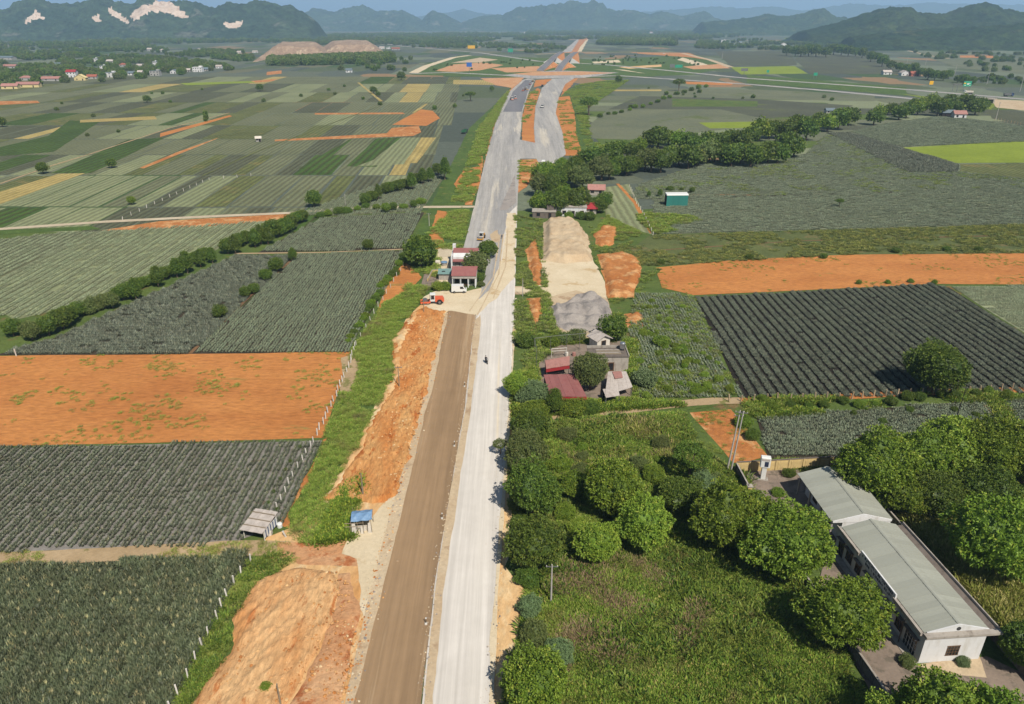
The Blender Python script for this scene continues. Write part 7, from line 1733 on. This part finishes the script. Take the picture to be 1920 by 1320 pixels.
for i, (x, y) in enumerate([(1150, 119), (1197, 118), (1250, 116), (1193, 102), (1222, 100)]):
    p = G(x, y); t_ = thing('street_lamp', nth([0, 2, 4, 1, 3][i]) + ' lamp post from the left right of the flyovers', 'lamp', (p.x, p.y, 0), 0, 'interchange lamp posts')
    MB().tube((0, 0, -0.2), (0, 0, 14), 0.3, 0.2, 8).build('post', 'steel', t_); MB().box(-0.2, 2.4, -0.15, 0.15, 14, 14.2).build('arm', 'steel', t_); MB().bevbox(1.6, 2.9, -0.3, 0.3, 13.6, 13.99, 0.1).build('lamp_head', 'concrete_pole', t_)
# highway underpass at the right
p = G(1853, 194); t_ = thing('culvert', 'concrete highway underpass mouth at the right', 'underpass', (p.x, p.y, 0), -0.12)
MB().box(-7, 7, 0, 9, 3.6, 4.6).build('deck', 'concrete', t_)
for x in (-5.2, 4.0): MB().box(x, x + 1.2, -0.1, 8.5, -0.2, 3.597).build('abutment', 'concrete', t_)
MB().box(-4.0, 4.0, 7.5, 8.0, -0.2, 3.5).build('back_wall', 'shade_dark', t_)  # dark sheet closing the passage, in place of its inner shade

# ---- far woods and hedges that read as one mass
def far_protos():
    out = []
    for k, mt in enumerate(('leaf_dark', 'leaf_dark', 'leaf_dark', 'leaf_olive')):
        me = crown_mesh(f'far_crown{k}', 900 + k, mt, 60, 6, 0.3, 0.13, 0.22, 'dome', 0.3)
        out.append(proto(me))
    return out
FARP = far_protos()
def wood(pts, density, label, r0=3.5, r1=6.0, seed=1, thr=0.0, fs=60, name='woodland', cap=9000):
    poly = GP(pts); x, y = rand_in(poly, density, seed, cap * 4)
    k = fbm(x / fs, y / fs, seed + 1, 3) > thr
    for hx, hy, hw in HOUSES: k &= ~((np.abs(x - hx * y / hy) < hw * 0.55 + 1) & (y > hy - 90) & (y < hy + 14))
    x, y = x[k][:cap], y[k][:cap]
    s = np.random.default_rng(seed).uniform(r0, r1, len(x))
    return scatter(name, np.stack([x, y, s * 0.7], 1), s, FARP, label, 'woodland')
wood([(-60, 135), (0, 128), (90, 125), (120, 112), (240, 105), (330, 112), (420, 122), (440, 132), (330, 142), (240, 150), (150, 158), (0, 172), (-60, 172)], 0.010, 'trees massed among the houses of the left village', 3, 5.0, 1, 0.43, 30)
wood([(-60, 128), (0, 124), (100, 112), (260, 100), (420, 112), (480, 120), (470, 100), (250, 88), (-60, 92)], 0.005, 'dark woods behind the left village', 3.5, 6.5, 2, 0.48, 90)
wood([(-60, 92), (250, 88), (520, 86), (900, 82), (1000, 78), (990, 62), (500, 66), (-60, 76)], 0.0012, 'scattered far woods below the quarried hills', 5, 9, 3, 0.46, 220)
wood([(505, 124), (505, 113), (570, 112), (640, 108), (735, 105), (740, 118), (620, 122)], 0.012, 'dark plantation in front of the spoil heaps', 5, 7, 4)
wood([(1120, 84), (1130, 76), (1260, 78), (1270, 86)], 0.008, 'dark plantation beyond the interchange, right', 6, 9, 5, name='plantation')
wood([(1300, 92), (1310, 78), (1440, 74), (1600, 80), (1780, 82), (1930, 84), (1930, 96), (1800, 94), (1640, 88), (1480, 94)], 0.0028, 'far trees below the right hills', 4, 7, 6, 0.47, 100)
wood([(980, 78), (990, 58), (1300, 58), (1420, 66), (1300, 76), (1120, 74)], 0.0010, 'scattered trees of the far plain', 6, 10, 7, 0.47, 260)
wood([(1010, 100), (900, 94), (760, 88), (720, 82), (1040, 84), (1060, 92)], 0.0016, 'scattered trees behind the interchange', 4, 6, 8, 0.45, 120)
wood([(800, 135), (840, 118), (1000, 112), (1010, 122), (950, 134)], 0.0012, 'green scrub inside the interchange loop', 1.2, 2.4, 14, 0.45, 30, 'scrub')
wood([(1090, 128), (1120, 104), (1280, 106), (1330, 122), (1270, 126), (1160, 122)], 0.0012, 'green scrub right of the flyovers', 1.2, 2.4, 15, 0.42, 30, 'scrub')
wood([(1690, 98), (1930, 102), (1930, 160), (1850, 150), (1800, 120)], 0.0016, 'scattered trees on the far right fields', 3, 5, 9, 0.5, 40)
wood([(560, 150), (720, 108), (770, 112), (770, 140), (700, 146), (640, 142)], 0.0020, 'scattered trees between the plantation and the interchange', 3, 5, 10, 0.5, 50)
wood([(-60, 180), (300, 158), (700, 150), (880, 160), (850, 230), (400, 240), (-60, 290)], 0.00045, 'far bushes dotted over the left strips', 1.2, 2.2, 11, 0.5, 40, 'far_bushes')
wood([(1090, 180), (1250, 160), (1500, 178), (1640, 196), (1300, 208), (1110, 230)], 0.0006, 'far bushes dotted over the right strips', 1.2, 2.4, 12, 0.5, 40, 'far_bushes')
wood([(1790, 156), (1850, 146), (1930, 150), (1930, 158), (1850, 158)], 0.004, 'low hedge right of the green highway sign', 2.0, 3.0, 13, 0.2, 40, 'hedge')

# ================================================================== haze
hm = bpy.data.materials.new('haze'); hm.use_nodes = True
for n in list(hm.node_tree.nodes): hm.node_tree.nodes.remove(n)
ho = hm.node_tree.nodes.new('ShaderNodeOutputMaterial'); pv = hm.node_tree.nodes.new('ShaderNodeVolumePrincipled')
pv.inputs['Color'].default_value = (0.46, 0.70, 1.0, 1)
pv.inputs['Density'].default_value = 0.00011
pv.inputs['Anisotropy'].default_value = 0.1
hm.node_tree.links.new(pv.outputs[0], ho.inputs['Volume'])
hz = MB().box(-S - 500, S + 500, -900, S + 500, -5, 760).build('haze', hm); tag(hz, 'thin blue haze over the plain', 'haze', None, 'stuff')
